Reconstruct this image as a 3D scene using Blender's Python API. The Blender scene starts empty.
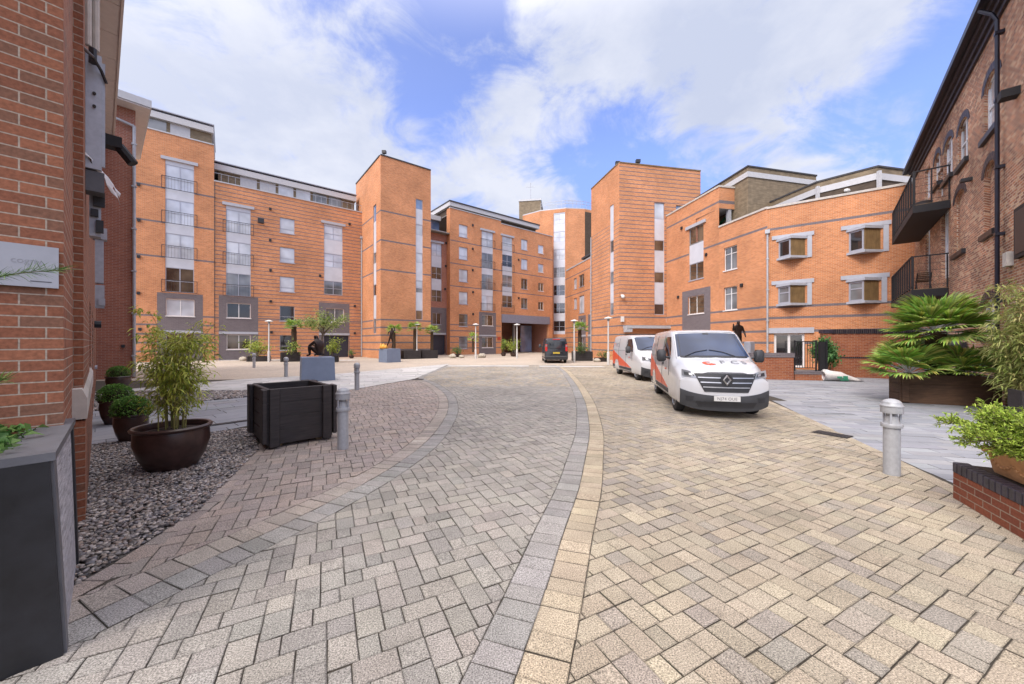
import bpy, bmesh, math, random
import numpy as np
from mathutils import Vector, Matrix
R = math.radians
random.seed(7)
rng = np.random.default_rng(11)
scene = bpy.context.scene
COL = scene.collection

# ------------------------------------------------------------------ camera
CH, CF = 1.70, 365.0                       # eye height (m), focal length in pixels of a 1024 wide picture
cd = bpy.data.cameras.new('camera')
cam = bpy.data.objects.new('camera', cd); COL.objects.link(cam)
cam.location = (0, 0, CH); cam.rotation_euler = (R(90), 0, 0)
cd.sensor_width = 36.0; cd.lens = CF / 1024 * 36.0
cd.clip_start = 0.05; cd.clip_end = 3000
scene.camera = cam

# ------------------------------------------------------------------ light
SUN_DIR = Vector((-0.60, -0.74, 0.90)).normalized()      # towards the sun: behind and to the left of the camera
sun_el = math.asin(SUN_DIR.z); sun_az = math.atan2(SUN_DIR.x, SUN_DIR.y)
sl = bpy.data.lights.new('sun', 'SUN'); sl.energy = 1.25; sl.angle = R(22); sl.color = (1.0, 0.91, 0.78)
so = bpy.data.objects.new('sun', sl); COL.objects.link(so)
so.rotation_euler = SUN_DIR.to_track_quat('Z', 'Y').to_euler(); so.location = (0, -5, 60)

world = bpy.data.worlds.new('World'); scene.world = world; world.use_nodes = True
def build_world():
    nt = world.node_tree; N = nt.nodes; L = nt.links
    N.clear()
    out = N.new('ShaderNodeOutputWorld'); bg = N.new('ShaderNodeBackground')
    sky = N.new('ShaderNodeTexSky'); sky.sky_type = 'NISHITA'; sky.sun_disc = False
    sky.sun_elevation = sun_el; sky.sun_rotation = sun_az; sky.air_density = 1.0; sky.dust_density = 0.6; sky.ozone_density = 2.5
    tc = N.new('ShaderNodeTexCoord')
    sep = N.new('ShaderNodeSeparateXYZ'); L.new(tc.outputs['Generated'], sep.inputs[0])
    def math_(op, a, b=None, clamp=False):
        m = N.new('ShaderNodeMath'); m.operation = op; m.use_clamp = clamp
        for i, v in enumerate((a, b)):
            if v is None: continue
            if isinstance(v, (int, float)): m.inputs[i].default_value = v
            else: L.new(v, m.inputs[i])
        return m.outputs[0]
    zz = math_('ADD', math_('MAXIMUM', sep.outputs[2], 0.0), 0.30)
    px = math_('DIVIDE', sep.outputs[0], zz); py = math_('DIVIDE', sep.outputs[1], zz)
    comb = N.new('ShaderNodeCombineXYZ'); L.new(px, comb.inputs[0]); L.new(py, comb.inputs[1])
    def noise(scale, detail, rough, dist, seed):
        n = N.new('ShaderNodeTexNoise'); n.noise_dimensions = '3D'
        n.inputs['Scale'].default_value = scale; n.inputs['Detail'].default_value = detail
        n.inputs['Roughness'].default_value = rough; n.inputs['Distortion'].default_value = dist
        mp = N.new('ShaderNodeMapping'); mp.inputs['Location'].default_value = seed
        L.new(comb.outputs[0], mp.inputs[0]); L.new(mp.outputs[0], n.inputs['Vector'])
        return n.outputs['Fac']
    n1 = noise(1.9, 10, 0.58, 0.35, (3.1, 1.7, 0.0)); n2 = noise(4.6, 9, 0.62, 0.5, (1.0, 6.0, 2.0))
    # where the big cloud banks and the blue gaps stand in the sky (directions in the world, weight, sharpness)
    bias = None
    for (x, y, w, k) in CLOUDS:
        d = Vector(((x - 512) / CF, 1, (342 - y) / CF)).normalized()
        dp = N.new('ShaderNodeVectorMath'); dp.operation = 'DOT_PRODUCT'
        L.new(tc.outputs['Generated'], dp.inputs[0]); dp.inputs[1].default_value = d
        e = math_('EXPONENT', math_('MULTIPLY', math_('SUBTRACT', dp.outputs['Value'], 1.0), k))
        t = math_('MULTIPLY', e, w)
        bias = t if bias is None else math_('ADD', bias, t)
    dens = math_('ADD', math_('ADD', math_('MULTIPLY', math_('SUBTRACT', n1, 0.5), 1.35), math_('MULTIPLY', math_('SUBTRACT', n2, 0.5), 1.45)), math_('ADD', bias, 0.42))
    ramp = N.new('ShaderNodeValToRGB'); L.new(dens, ramp.inputs[0])
    ramp.color_ramp.interpolation = 'EASE'
    ramp.color_ramp.elements[0].position = 0.20; ramp.color_ramp.elements[0].color = (.05, .05, .05, 1)
    ramp.color_ramp.elements[1].position = 0.66; ramp.color_ramp.elements[1].color = (1, 1, 1, 1)
    # cloud brightness: thick parts a little greyer
    cr = N.new('ShaderNodeValToRGB'); n3 = noise(2.3, 6, 0.6, 0.1, (8.0, 2.0, 1.0)); L.new(n3, cr.inputs[0])
    cr.color_ramp.elements[0].position = 0.36; cr.color_ramp.elements[0].color = CLOUD_DARK
    cr.color_ramp.elements[1].position = 0.62; cr.color_ramp.elements[1].color = CLOUD_LIGHT
    sc_ = N.new('ShaderNodeMix'); sc_.data_type = 'RGBA'; sc_.blend_type = 'MULTIPLY'; sc_.inputs['Factor'].default_value = 1.0
    hz = math_('MINIMUM', math_('ADD', math_('MULTIPLY', math_('MAXIMUM', sep.outputs[2], 0.0), 1.5), 0.36), 1.0)   # clearer air near the skyline
    sv = N.new('ShaderNodeVectorMath'); sv.operation = 'SCALE'; L.new(sky.outputs[0], sv.inputs[0]); L.new(hz, sv.inputs['Scale'])
    L.new(sv.outputs[0], sc_.inputs[6]); sc_.inputs[7].default_value = SKY_TINT
    mix = N.new('ShaderNodeMix'); mix.data_type = 'RGBA'
    L.new(ramp.outputs[0], mix.inputs['Factor']); L.new(sc_.outputs[2], mix.inputs[6]); L.new(cr.outputs[0], mix.inputs[7])
    # added glow round the sun, unseen behind the camera, lifts the fill light
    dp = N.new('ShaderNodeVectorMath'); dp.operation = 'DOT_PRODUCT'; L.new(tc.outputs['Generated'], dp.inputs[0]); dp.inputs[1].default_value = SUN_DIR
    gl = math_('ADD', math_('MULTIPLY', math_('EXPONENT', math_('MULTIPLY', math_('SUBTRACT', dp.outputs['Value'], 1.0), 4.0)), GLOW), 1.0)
    # sky above the view is brightened too, as added fill
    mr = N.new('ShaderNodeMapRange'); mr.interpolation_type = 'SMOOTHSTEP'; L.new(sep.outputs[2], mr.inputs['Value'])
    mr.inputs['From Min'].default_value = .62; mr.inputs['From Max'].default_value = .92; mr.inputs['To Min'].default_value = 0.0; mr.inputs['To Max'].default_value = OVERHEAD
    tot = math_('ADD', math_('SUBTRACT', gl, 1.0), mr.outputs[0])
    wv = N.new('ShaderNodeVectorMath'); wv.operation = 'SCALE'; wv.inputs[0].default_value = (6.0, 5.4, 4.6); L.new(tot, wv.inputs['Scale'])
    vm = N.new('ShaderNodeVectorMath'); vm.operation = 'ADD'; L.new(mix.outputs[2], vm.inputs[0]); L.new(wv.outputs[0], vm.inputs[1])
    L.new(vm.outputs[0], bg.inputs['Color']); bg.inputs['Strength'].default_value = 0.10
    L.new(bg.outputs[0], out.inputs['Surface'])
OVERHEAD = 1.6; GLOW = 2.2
SKY_TINT = (1.42, 1.36, 1.85, 1)
CLOUD_DARK = (3.4, 3.75, 4.8, 1); CLOUD_LIGHT = (4.6, 4.8, 5.5, 1)
CLOUDS = [(170, 60, 0.158, 14), (300, 130, 0.144, 50), (240, 100, 0.072, 30), (580, 60, 0.216, 90), (650, 75, 0.187, 100), (740, 40, 0.158, 50), (840, 35, 0.115, 50), (920, 10, 0.072, 50),
          (500, 172, 0.331, 330), (540, 185, 0.144, 330), (835, 150, 0.302, 160), (780, 160, 0.108, 300), (120, 200, 0.144, 20), (720, 120, 0.072, 160), (880, 60, 0.072, 160),
          (400, 5, -0.288, 90), (450, 55, -0.259, 140), (470, 95, -0.158, 250), (440, 130, -0.158, 300), (645, 130, -0.302, 200), (590, 130, -0.216, 260), (610, 165, -0.144, 300), (700, 150, -0.144, 250), (920, 105, -0.302, 110), (970, 70, -0.216, 90), (860, 115, -0.108, 250)]
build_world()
scene.view_settings.view_transform = 'Standard'; scene.view_settings.look = 'None'
scene.view_settings.exposure = 0.82; scene.view_settings.gamma = 1.0
try: scene.view_settings.use_curve_mapping = False
except Exception: pass
scene.cycles.max_bounces = 6; scene.cycles.diffuse_bounces = 3; scene.cycles.glossy_bounces = 3
scene.cycles.transparent_max_bounces = 8; scene.cycles.caustics_reflective = False; scene.cycles.caustics_refractive = False

# ------------------------------------------------------------------ materials
def lin(r, g, b):                                           # sRGB 0-255 to linear
    f = lambda c: (c / 12.92 if c <= 0.04045 else ((c + 0.055) / 1.055) ** 2.4)
    return (f(r / 255), f(g / 255), f(b / 255), 1)
class NT:
    def __init__(s, name):
        s.m = bpy.data.materials.new(name); s.m.use_nodes = True
        s.nt = s.m.node_tree; s.N = s.nt.nodes; s.L = s.nt.links
        s.b = s.N['Principled BSDF']
    def node(s, t, **kw):
        n = s.N.new(t)
        for k, v in kw.items(): setattr(n, k, v)
        return n
    def link(s, a, b): s.L.new(a, b)
    def coord(s, which='Object'):
        return s.node('ShaderNodeTexCoord').outputs[which]
    def noise(s, scale, detail=4, rough=0.55, vec=None, dist=0.0):
        n = s.node('ShaderNodeTexNoise'); n.inputs['Scale'].default_value = scale
        n.inputs['Detail'].default_value = detail; n.inputs['Roughness'].default_value = rough; n.inputs['Distortion'].default_value = dist
        s.link(vec if vec is not None else s.coord(), n.inputs['Vector']); return n.outputs['Fac']
    def ramp(s, fac, stops):
        r = s.node('ShaderNodeValToRGB'); s.link(fac, r.inputs[0]); e = r.color_ramp.elements
        while len(e) < len(stops): e.new(0.5)
        for i, (p, c) in enumerate(stops):
            e[i].position = p; e[i].color = c if len(c) == 4 else (*c, 1)
        return r.outputs[0]
    def mix(s, a, b, fac=1.0, mode='MULTIPLY'):
        m = s.node('ShaderNodeMix'); m.data_type = 'RGBA'; m.blend_type = mode
        if isinstance(fac, (int, float)): m.inputs['Factor'].default_value = fac
        else: s.link(fac, m.inputs['Factor'])
        for i, v in ((6, a), (7, b)):
            if isinstance(v, tuple): m.inputs[i].default_value = v if len(v) == 4 else (*v, 1)
            else: s.link(v, m.inputs[i])
        return m.outputs[2]
    def bump(s, h, strength=0.3, dist=0.01):
        b = s.node('ShaderNodeBump'); b.inputs['Strength'].default_value = strength; b.inputs['Distance'].default_value = dist
        s.link(h, b.inputs['Height']); s.link(b.outputs[0], s.b.inputs['Normal'])
    def base(s, c):
        if isinstance(c, tuple): s.b.inputs['Base Color'].default_value = c if len(c) == 4 else (*c, 1)
        else: s.link(c, s.b.inputs['Base Color'])
    def set(s, **kw):
        for k, v in kw.items(): s.b.inputs[k.replace('_', ' ')].default_value = v
        return s
g3 = lambda a: (a, a, a, 1)

def plain(name, col, rough=0.6, metal=0.0, var=0.15, vscale=6.0, bump=0.0, bscale=60.0, **kw):
    t = NT(name); n = t.noise(vscale, 5, 0.6)
    lo = tuple(max(0, c * (1 - var)) for c in col[:3]); hi = tuple(c * (1 + var) for c in col[:3])
    t.base(t.ramp(n, [(0.3, lo), (0.7, hi)])); t.set(Roughness=rough, Metallic=metal, **kw)
    if bump: t.bump(t.noise(bscale, 6, 0.6), bump, 0.01)
    return t.m

def brick_mat(name, c1, c2, mortar, bw=0.225, rh=0.075, ms=0.006, var=0.22, bumpv=0.4, rough=0.85, dirt=0.25, extra=None):
    t = NT(name); uv = t.coord('UV')
    bt = t.node('ShaderNodeTexBrick'); t.link(uv, bt.inputs['Vector'])
    bt.inputs['Color1'].default_value = c1; bt.inputs['Color2'].default_value = c2; bt.inputs['Mortar'].default_value = mortar
    bt.inputs['Scale'].default_value = 1.0; bt.inputs['Mortar Size'].default_value = ms; bt.inputs['Mortar Smooth'].default_value = 0.2
    bt.inputs['Brick Width'].default_value = bw; bt.inputs['Row Height'].default_value = rh; bt.inputs['Bias'].default_value = 0.0
    col = bt.outputs['Color']
    if extra is not None:                                   # some bricks of a third colour
        wn = t.node('ShaderNodeTexBrick'); t.link(uv, wn.inputs['Vector'])
        for k, v in (('Scale', 1.0), ('Mortar Size', 0.0), ('Brick Width', bw), ('Row Height', rh)): wn.inputs[k].default_value = v
        wn.inputs['Color1'].default_value = g3(0); wn.inputs['Color2'].default_value = g3(1)
        wn.offset_frequency = 2
        sel = t.ramp(wn.outputs['Color'], [(0.80, g3(0)), (0.84, g3(1))])
        inv = t.node('ShaderNodeMath'); inv.operation = 'SUBTRACT'; inv.inputs[0].default_value = 1.0; t.link(bt.outputs['Fac'], inv.inputs[1])
        mm = t.node('ShaderNodeMath'); mm.operation = 'MULTIPLY'; t.link(inv.outputs[0], mm.inputs[0]); t.link(sel, mm.inputs[1])
        col = t.mix(col, extra, mm.outputs[0], 'MIX')
    n = t.noise(0.35, 5, 0.6, uv); col = t.mix(col, t.ramp(n, [(0.3, g3(1 - dirt)), (0.7, g3(1.0 + dirt * 0.3))]))
    n2 = t.noise(40, 4, 0.6, uv); col = t.mix(col, t.ramp(n2, [(0.25, g3(1 - var)), (0.75, g3(1 + var))]))
    t.base(col); t.set(Roughness=rough); t.b.inputs['Specular IOR Level'].default_value = 0.25
    if bumpv:
        h = t.mix(t.ramp(bt.outputs['Fac'], [(0, g3(1)), (1, g3(0))]), t.ramp(n2, [(0.2, g3(0.75)), (0.8, g3(1))]))
        t.bump(h, bumpv, 0.008)
    return t.m

def tinted(name, rough=0.85, speck=0.0, sscale=220, bump=0.0, bscale=150, bdist=0.004, dirt=0.0, dscale=0.5, var=0.1, translucent=0.0, spec=0.3, spots=0.0):
    """colour from the mesh's own per-face 'tint' (each paver, pebble or leaf has its own colour), with grain"""
    t = NT(name); a = t.node('ShaderNodeAttribute', attribute_name='tint'); col = a.outputs['Color']
    if speck:
        n = t.noise(sscale, 3, 0.7); col = t.mix(col, t.ramp(n, [(0.32, g3(1 - speck)), (0.5, g3(1)), (0.68, g3(1 + speck))]))
    if dirt:
        n = t.noise(dscale, 5, 0.6); col = t.mix(col, t.ramp(n, [(0.3, g3(1 - dirt)), (0.65, g3(1.04))]))
        n = t.noise(dscale * 9, 4, 0.6); col = t.mix(col, t.ramp(n, [(0.3, g3(1 - dirt * .6)), (0.6, g3(1.02))]))
    if spots:                                                       # oil spots and damp stains
        n = t.noise(1.3, 6, 0.7, dist=.4); col = t.mix(col, t.ramp(n, [(0.60, g3(1)), (0.70, g3(1 - spots))]))
        n = t.noise(7, 3, 0.6); col = t.mix(col, t.ramp(n, [(0.70, g3(1)), (0.76, g3(1 - spots * 1.4))]))
    t.base(col); t.set(Roughness=rough); t.b.inputs['Specular IOR Level'].default_value = spec
    if bump: t.bump(t.noise(bscale, 4, 0.65), bump, bdist)
    if translucent:
        tr = t.node('ShaderNodeBsdfTranslucent'); t.link(col, tr.inputs['Color'])
        mx = t.node('ShaderNodeMixShader'); mx.inputs[0].default_value = translucent
        t.link(t.b.outputs[0], mx.inputs[1]); t.link(tr.outputs[0], mx.inputs[2]); t.link(mx.outputs[0], t.N['Material Output'].inputs['Surface'])
    return t.m

def wood_mat(name, c1, c2, rough=0.75, scale=(1.5, 1.5, 22)):
    t = NT(name); mp = t.node('ShaderNodeMapping'); t.link(t.coord(), mp.inputs[0]); mp.inputs['Scale'].default_value = scale
    n = t.noise(2.0, 7, 0.65, mp.outputs[0], 0.6)
    n2 = t.noise(3.0, 3, 0.5)
    col = t.mix(t.ramp(n, [(0.3, c1), (0.7, c2)]), t.ramp(n2, [(0.3, g3(0.75)), (0.7, g3(1.1))]))
    t.base(col); t.set(Roughness=rough); t.bump(n, 0.35, 0.01); return t.m

def glass_mat(name, col, rough=0.06, spec=0.9, var=0.2, coat=0.6):
    t = NT(name); n = t.noise(0.7, 2, 0.5)
    t.base(t.ramp(n, [(0.35, tuple(c * (1 - var) for c in col[:3])), (0.65, tuple(c * (1 + var) for c in col[:3]))]))
    t.set(Roughness=rough); t.b.inputs['Specular IOR Level'].default_value = spec
    t.b.inputs['Coat Weight'].default_value = coat; t.b.inputs['Coat Roughness'].default_value = 0.02; t.b.inputs['Coat IOR'].default_value = 1.7
    return t.m

M = {}
M['brick_orange'] = brick_mat('brick_orange', (.67, .268, .108, 1), (.50, .178, .070, 1), (.60, .42, .28, 1), dirt=.26, var=.2, bumpv=.2, ms=.009)
M['brick_pier'] = brick_mat('brick_pier', (.35, .145, .082, 1), (.235, .092, .055, 1), (.42, .345, .28, 1), dirt=.2, bumpv=.7, var=.3, ms=.005, extra=(.23, .115, .075, 1))
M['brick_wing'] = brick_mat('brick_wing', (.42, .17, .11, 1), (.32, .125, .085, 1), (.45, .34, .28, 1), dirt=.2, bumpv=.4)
M['brick_old'] = brick_mat('brick_old', (.60, .27, .145, 1), (.20, .10, .075, 1), (.66, .55, .43, 1), dirt=.5, bumpv=.9, var=.5, ms=.009, extra=(.66, .42, .26, 1))
M['brick_blue'] = brick_mat('brick_blue', (.175, .152, .165, 1), (.14, .122, .135, 1), (.27, .24, .23, 1), bumpv=.15, dirt=.15, var=.15)
M['brick_blue_dark'] = brick_mat('brick_blue_dark', (.022, .020, .032, 1), (.034, .026, .034, 1), (.16, .13, .11, 1), bw=.075, rh=.5, ms=.006, bumpv=.6, dirt=.15, var=.15, rough=.5)
M['brick_garden'] = brick_mat('brick_garden', (.40, .135, .060, 1), (.29, .085, .042, 1), (.40, .29, .21, 1), dirt=.25, bumpv=.5)
M['brick_red'] = brick_mat('brick_red', (.29, .095, .052, 1), (.20, .062, .04, 1), (.36, .28, .21, 1), dirt=.2, bumpv=.8, var=.25)
M['stone_cap'] = plain('stone_cap', (.50, .47, .43), .8, var=.15, bump=.2)
M['coping'] = plain('coping_metal', (.46, .47, .49), .5, .2, var=.1)
M['lintel'] = plain('pale_lintel', (.40, .42, .47), .6, var=.06)
M['frame'] = plain('grey_window_frame', (.40, .42, .48), .45, .2, var=.06)
M['frame_white'] = plain('white_window_frame', (.70, .70, .70), .45, var=.06)
M['spandrel'] = plain('pale_spandrel_panel', (.55, .58, .64), .35, var=.08, vscale=1.2)
M['glass_pale'] = glass_mat('glass_with_sky_and_blind', (.52, .56, .62), var=.2)  # white sky reflection and pale blinds put into the pane colour
M['glass_mid'] = glass_mat('glass_half_lit', (.17, .18, .19), var=.45)
M['glass_dark'] = glass_mat('glass_dark_room', (.018, .019, .022), var=.4)
M['glass_brown'] = glass_mat('glass_curtained_room', (.085, .066, .045), var=.7)
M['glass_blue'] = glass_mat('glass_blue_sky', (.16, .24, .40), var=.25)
M['rail'] = plain('dark_rail_metal', (.055, .05, .055), .45, .5)
M['black_metal'] = plain('black_painted_metal', (.010, .010, .013), .7, .0)
M['navy_metal'] = plain('dark_gutter_metal', (.016, .017, .03), .4, .3)
M['pipe'] = plain('grey_pipe', (.42, .44, .47), .5, .1)
M['white_fascia'] = plain('white_fascia', (.50, .505, .52), .5, var=.06)
M['roof_dark'] = plain('roof_felt', (.05, .05, .055), .8)
M['roof'] = plain('roof_gravel', (.20, .19, .18), .9)
M['timber_clad'] = wood_mat('weathered_cladding', (.14, .105, .065, 1), (.30, .235, .15, 1), scale=(.6, .6, 9))
M['timber_dark'] = wood_mat('dark_cladding', (.055, .038, .025, 1), (.10, .07, .045, 1), scale=(.6, .6, 9))
M['oriel_wood'] = wood_mat('oriel_timber', (.16, .10, .04, 1), (.27, .175, .075, 1), scale=(14, 14, .8))
M['beam'] = plain('blue_grey_beam', (.20, .21, .27), .5)
M['door_dark'] = plain('dark_door', (.028, .030, .045), .5)
M['soffit'] = plain('beige_soffit_board', (.62, .57, .55), .6, var=.06)
M['green'] = plain('green_awning', (.02, .12, .05), .8)
M['red'] = plain('red_sign', (.42, .06, .03), .6)
M['galv'] = plain('galvanised_grey', (.42, .44, .48), .42, .35, var=.10, vscale=14)
M['bollard_paint'] = plain('grey_bollard_paint', (.36, .37, .385), .45, .1, var=.12, vscale=20)
M['pot_brown'] = plain('glazed_brown_pot', (.050, .027, .023), .28, var=.35, vscale=7, bump=.15, bscale=30)
M['soil'] = plain('soil', (.045, .032, .022), .95, var=.5, vscale=30, bump=.8, bscale=40)
M['terracotta'] = plain('terracotta', (.50, .27, .125), .85, var=.22, vscale=9, bump=.25, bscale=40)
M['black_timber'] = wood_mat('black_stained_timber', (.016, .013, .013, 1), (.048, .039, .038, 1), rough=.6)
M['brown_timber'] = wood_mat('brown_sleeper_timber', (.050, .026, .014, 1), (.125, .066, .036, 1))
M['pale_timber'] = wood_mat('pale_timber', (.20, .13, .07, 1), (.30, .2, .11, 1))
M['slate_top'] = plain('slate_coping', (.115, .12, .135), .45, var=.2, vscale=5, bump=.1)
M['slate_black'] = plain('black_slate', (.014, .015, .019), .42, var=.5, vscale=4, bump=.08)
M['slate_riven'] = None
M['bronze'] = plain('dark_bronze', (.035, .022, .018), .38, .6, var=.4, vscale=12)
M['bronze_light'] = plain('worn_bronze', (.20, .15, .08), .35, .8, var=.3, vscale=12)
M['gold'] = plain('gilded_flame', (.75, .36, .06), .4, .3)
M['plinth'] = plain('blue_grey_plinth', (.185, .23, .32), .55, var=.06, vscale=3)
M['bark'] = wood_mat('bark', (.075, .055, .038, 1), (.17, .125, .085, 1), scale=(8, 8, 2))
M['palm_trunk'] = plain('fibrous_palm_trunk', (.062, .038, .022), .95, var=.6, vscale=26, bump=1.0, bscale=40)
M['cane'] = plain('bamboo_cane', (.26, .24, .075), .5, var=.25)
M['leaf'] = tinted('leaf', .5, var=.1, translucent=.38, spec=.35)
M['needle'] = tinted('needle', .6, translucent=.2, spec=.3)
M['paver'] = tinted('concrete_paver', .88, speck=.75, sscale=120, bump=1.0, bscale=140, bdist=.004, dirt=.24, dscale=.45, spec=.25, spots=.22)
M['slab'] = tinted('stone_slab', .7, speck=.08, sscale=90, bump=.2, bscale=60, bdist=.002, dirt=.14, dscale=.6, spec=.4)
M['pebble'] = tinted('pebble', .55, speck=.2, sscale=60, spec=.4)
M['joint'] = plain('joint_sand', (.055, .047, .036), .95, var=.3, vscale=20)
M['ground'] = plain('open_ground', (.22, .19, .155), .95, var=.2, vscale=.8)
M['grit'] = plain('wet_grit', (.10, .09, .08), .95, var=.5, vscale=40, bump=.6)
M['iron'] = plain('cast_iron', (.045, .042, .042), .6, .4, bump=.5, bscale=60)
M['white_plastic'] = plain('white_plastic', (.72, .72, .74), .4, var=.05)
M['dark_plastic'] = plain('dark_plastic', (.022, .023, .027), .5)
M['grey_plastic'] = plain('grey_plastic', (.10, .105, .12), .5)
M['yellow_plastic'] = plain('yellow_plastic', (.72, .36, .02), .45)
M['plaque'] = plain('brushed_plaque', (.40, .41, .44), .42, .35, var=.07)
M['plaque_faint'] = plain('faint_engraving', (.29, .30, .33), .5)
M['plaque_ink'] = plain('plaque_engraving', (.10, .105, .12), .6)
M['rock'] = plain('pale_rock', (.42, .38, .31), .9, var=.3, vscale=5, bump=.5)
M['sack'] = plain('white_woven_sack', (.66, .64, .62), .6, var=.1, vscale=12, bump=.4, bscale=25)
M['sack_green'] = plain('sack_green_print', (.03, .22, .13), .6)
M['van_white'] = plain('white_van_paint', (.57, .58, .60), .22, var=.02); M['van_black'] = plain('black_van_paint', (.016, .018, .024), .2)
for k in ('van_white', 'van_black'):
    b = M[k].node_tree.nodes['Principled BSDF']; b.inputs['Coat Weight'].default_value = .7; b.inputs['Coat Roughness'].default_value = .04
M['van_red'] = plain('red_orange_vinyl', (.68, .085, .025), .35, var=.03)
M['van_trim'] = plain('van_grey_plastic', (.040, .042, .047), .55); M['van_glass'] = glass_mat('van_window_glass', (.015, .02, .028), var=.2)
M['screen'] = glass_mat('windscreen_glass', (.030, .050, .105), spec=.45, var=.5, coat=.12)
M['chrome'] = plain('satin_chrome', (.50, .51, .53), .34, .85, var=.04)
M['tyre'] = plain('tyre_rubber', (.018, .018, .019), .85); M['rim'] = plain('steel_rim', (.36, .37, .39), .35, .6)
M['lamp_clear'] = glass_mat('headlamp_lens', (.20, .21, .23), var=.5); M['lamp_red'] = plain('tail_lamp_red', (.50, .02, .015), .25)
M['plate_white'] = plain('plate_white', (.60, .60, .58), .5, var=.03); M['plate_yellow'] = plain('plate_yellow', (.62, .45, .04), .5, var=.03)
M['plate_ink'] = plain('plate_ink', (.10, .10, .11), .6); M['graphic_grey'] = plain('grey_vinyl', (.16, .16, .18), .5)
M['lamp_head'] = plain('lamp_head_white', (.68, .68, .66), .5); M['post_white'] = plain('pale_lamp_post', (.58, .57, .55), .45, .1, var=.06)
def riven():
    t = NT('riven_slate'); mp = t.node('ShaderNodeMapping'); t.link(t.coord(), mp.inputs[0]); mp.inputs['Scale'].default_value = (4, 4, 38)
    n = t.noise(1.6, 6, .7, mp.outputs[0], .4)
    t.base(t.ramp(n, [(.3, (.12, .124, .145)), (.48, (.42, .43, .47)), (.72, (.66, .67, .71))])); t.set(Roughness=.6); t.bump(n, .9, .03); return t.m
M['slate_riven'] = riven()

# ------------------------------------------------------------------ helpers
ORI = {}
def thing(name, label, cat, loc=(0, 0, 0), rotz=0.0, group=None):
    o = bpy.data.objects.new(name, None); COL.objects.link(o); o.empty_display_size = .2
    o.location = loc; o.rotation_euler = (0, 0, rotz)
    o['label'] = label; o['category'] = cat
    if group: o['group'] = group
    ORI[o] = Matrix.Translation(loc) @ Matrix.Rotation(rotz, 4, 'Z')
    return o
def tag(o, label, cat, group=None, kind=None):
    if label: o['label'] = label
    if cat: o['category'] = cat
    if group: o['group'] = group
    if kind: o['kind'] = kind
    return o
def structure(o): o['kind'] = 'structure'; return o
def link_mesh(name, me, mats, parent=None):
    o = bpy.data.objects.new(name, me); COL.objects.link(o)
    for m in (mats if isinstance(mats, (list, tuple)) else [mats]): me.materials.append(m)
    if parent is not None:
        o.parent = parent; ORI[o] = ORI[parent]
    return o
def copy_thing(src, label, loc=None, rotz=None, group=None):
    c = src.copy(); COL.objects.link(c)
    if loc is not None: c.location = loc
    if rotz is not None: c.rotation_euler = (0, 0, rotz)
    c['label'] = label
    if group: c['group'] = group
    for ch in list(src.children):
        d = ch.copy(); COL.objects.link(d); d.parent = c
        for g in list(ch.children):
            e = g.copy(); COL.objects.link(e); e.parent = d
    return c

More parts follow.
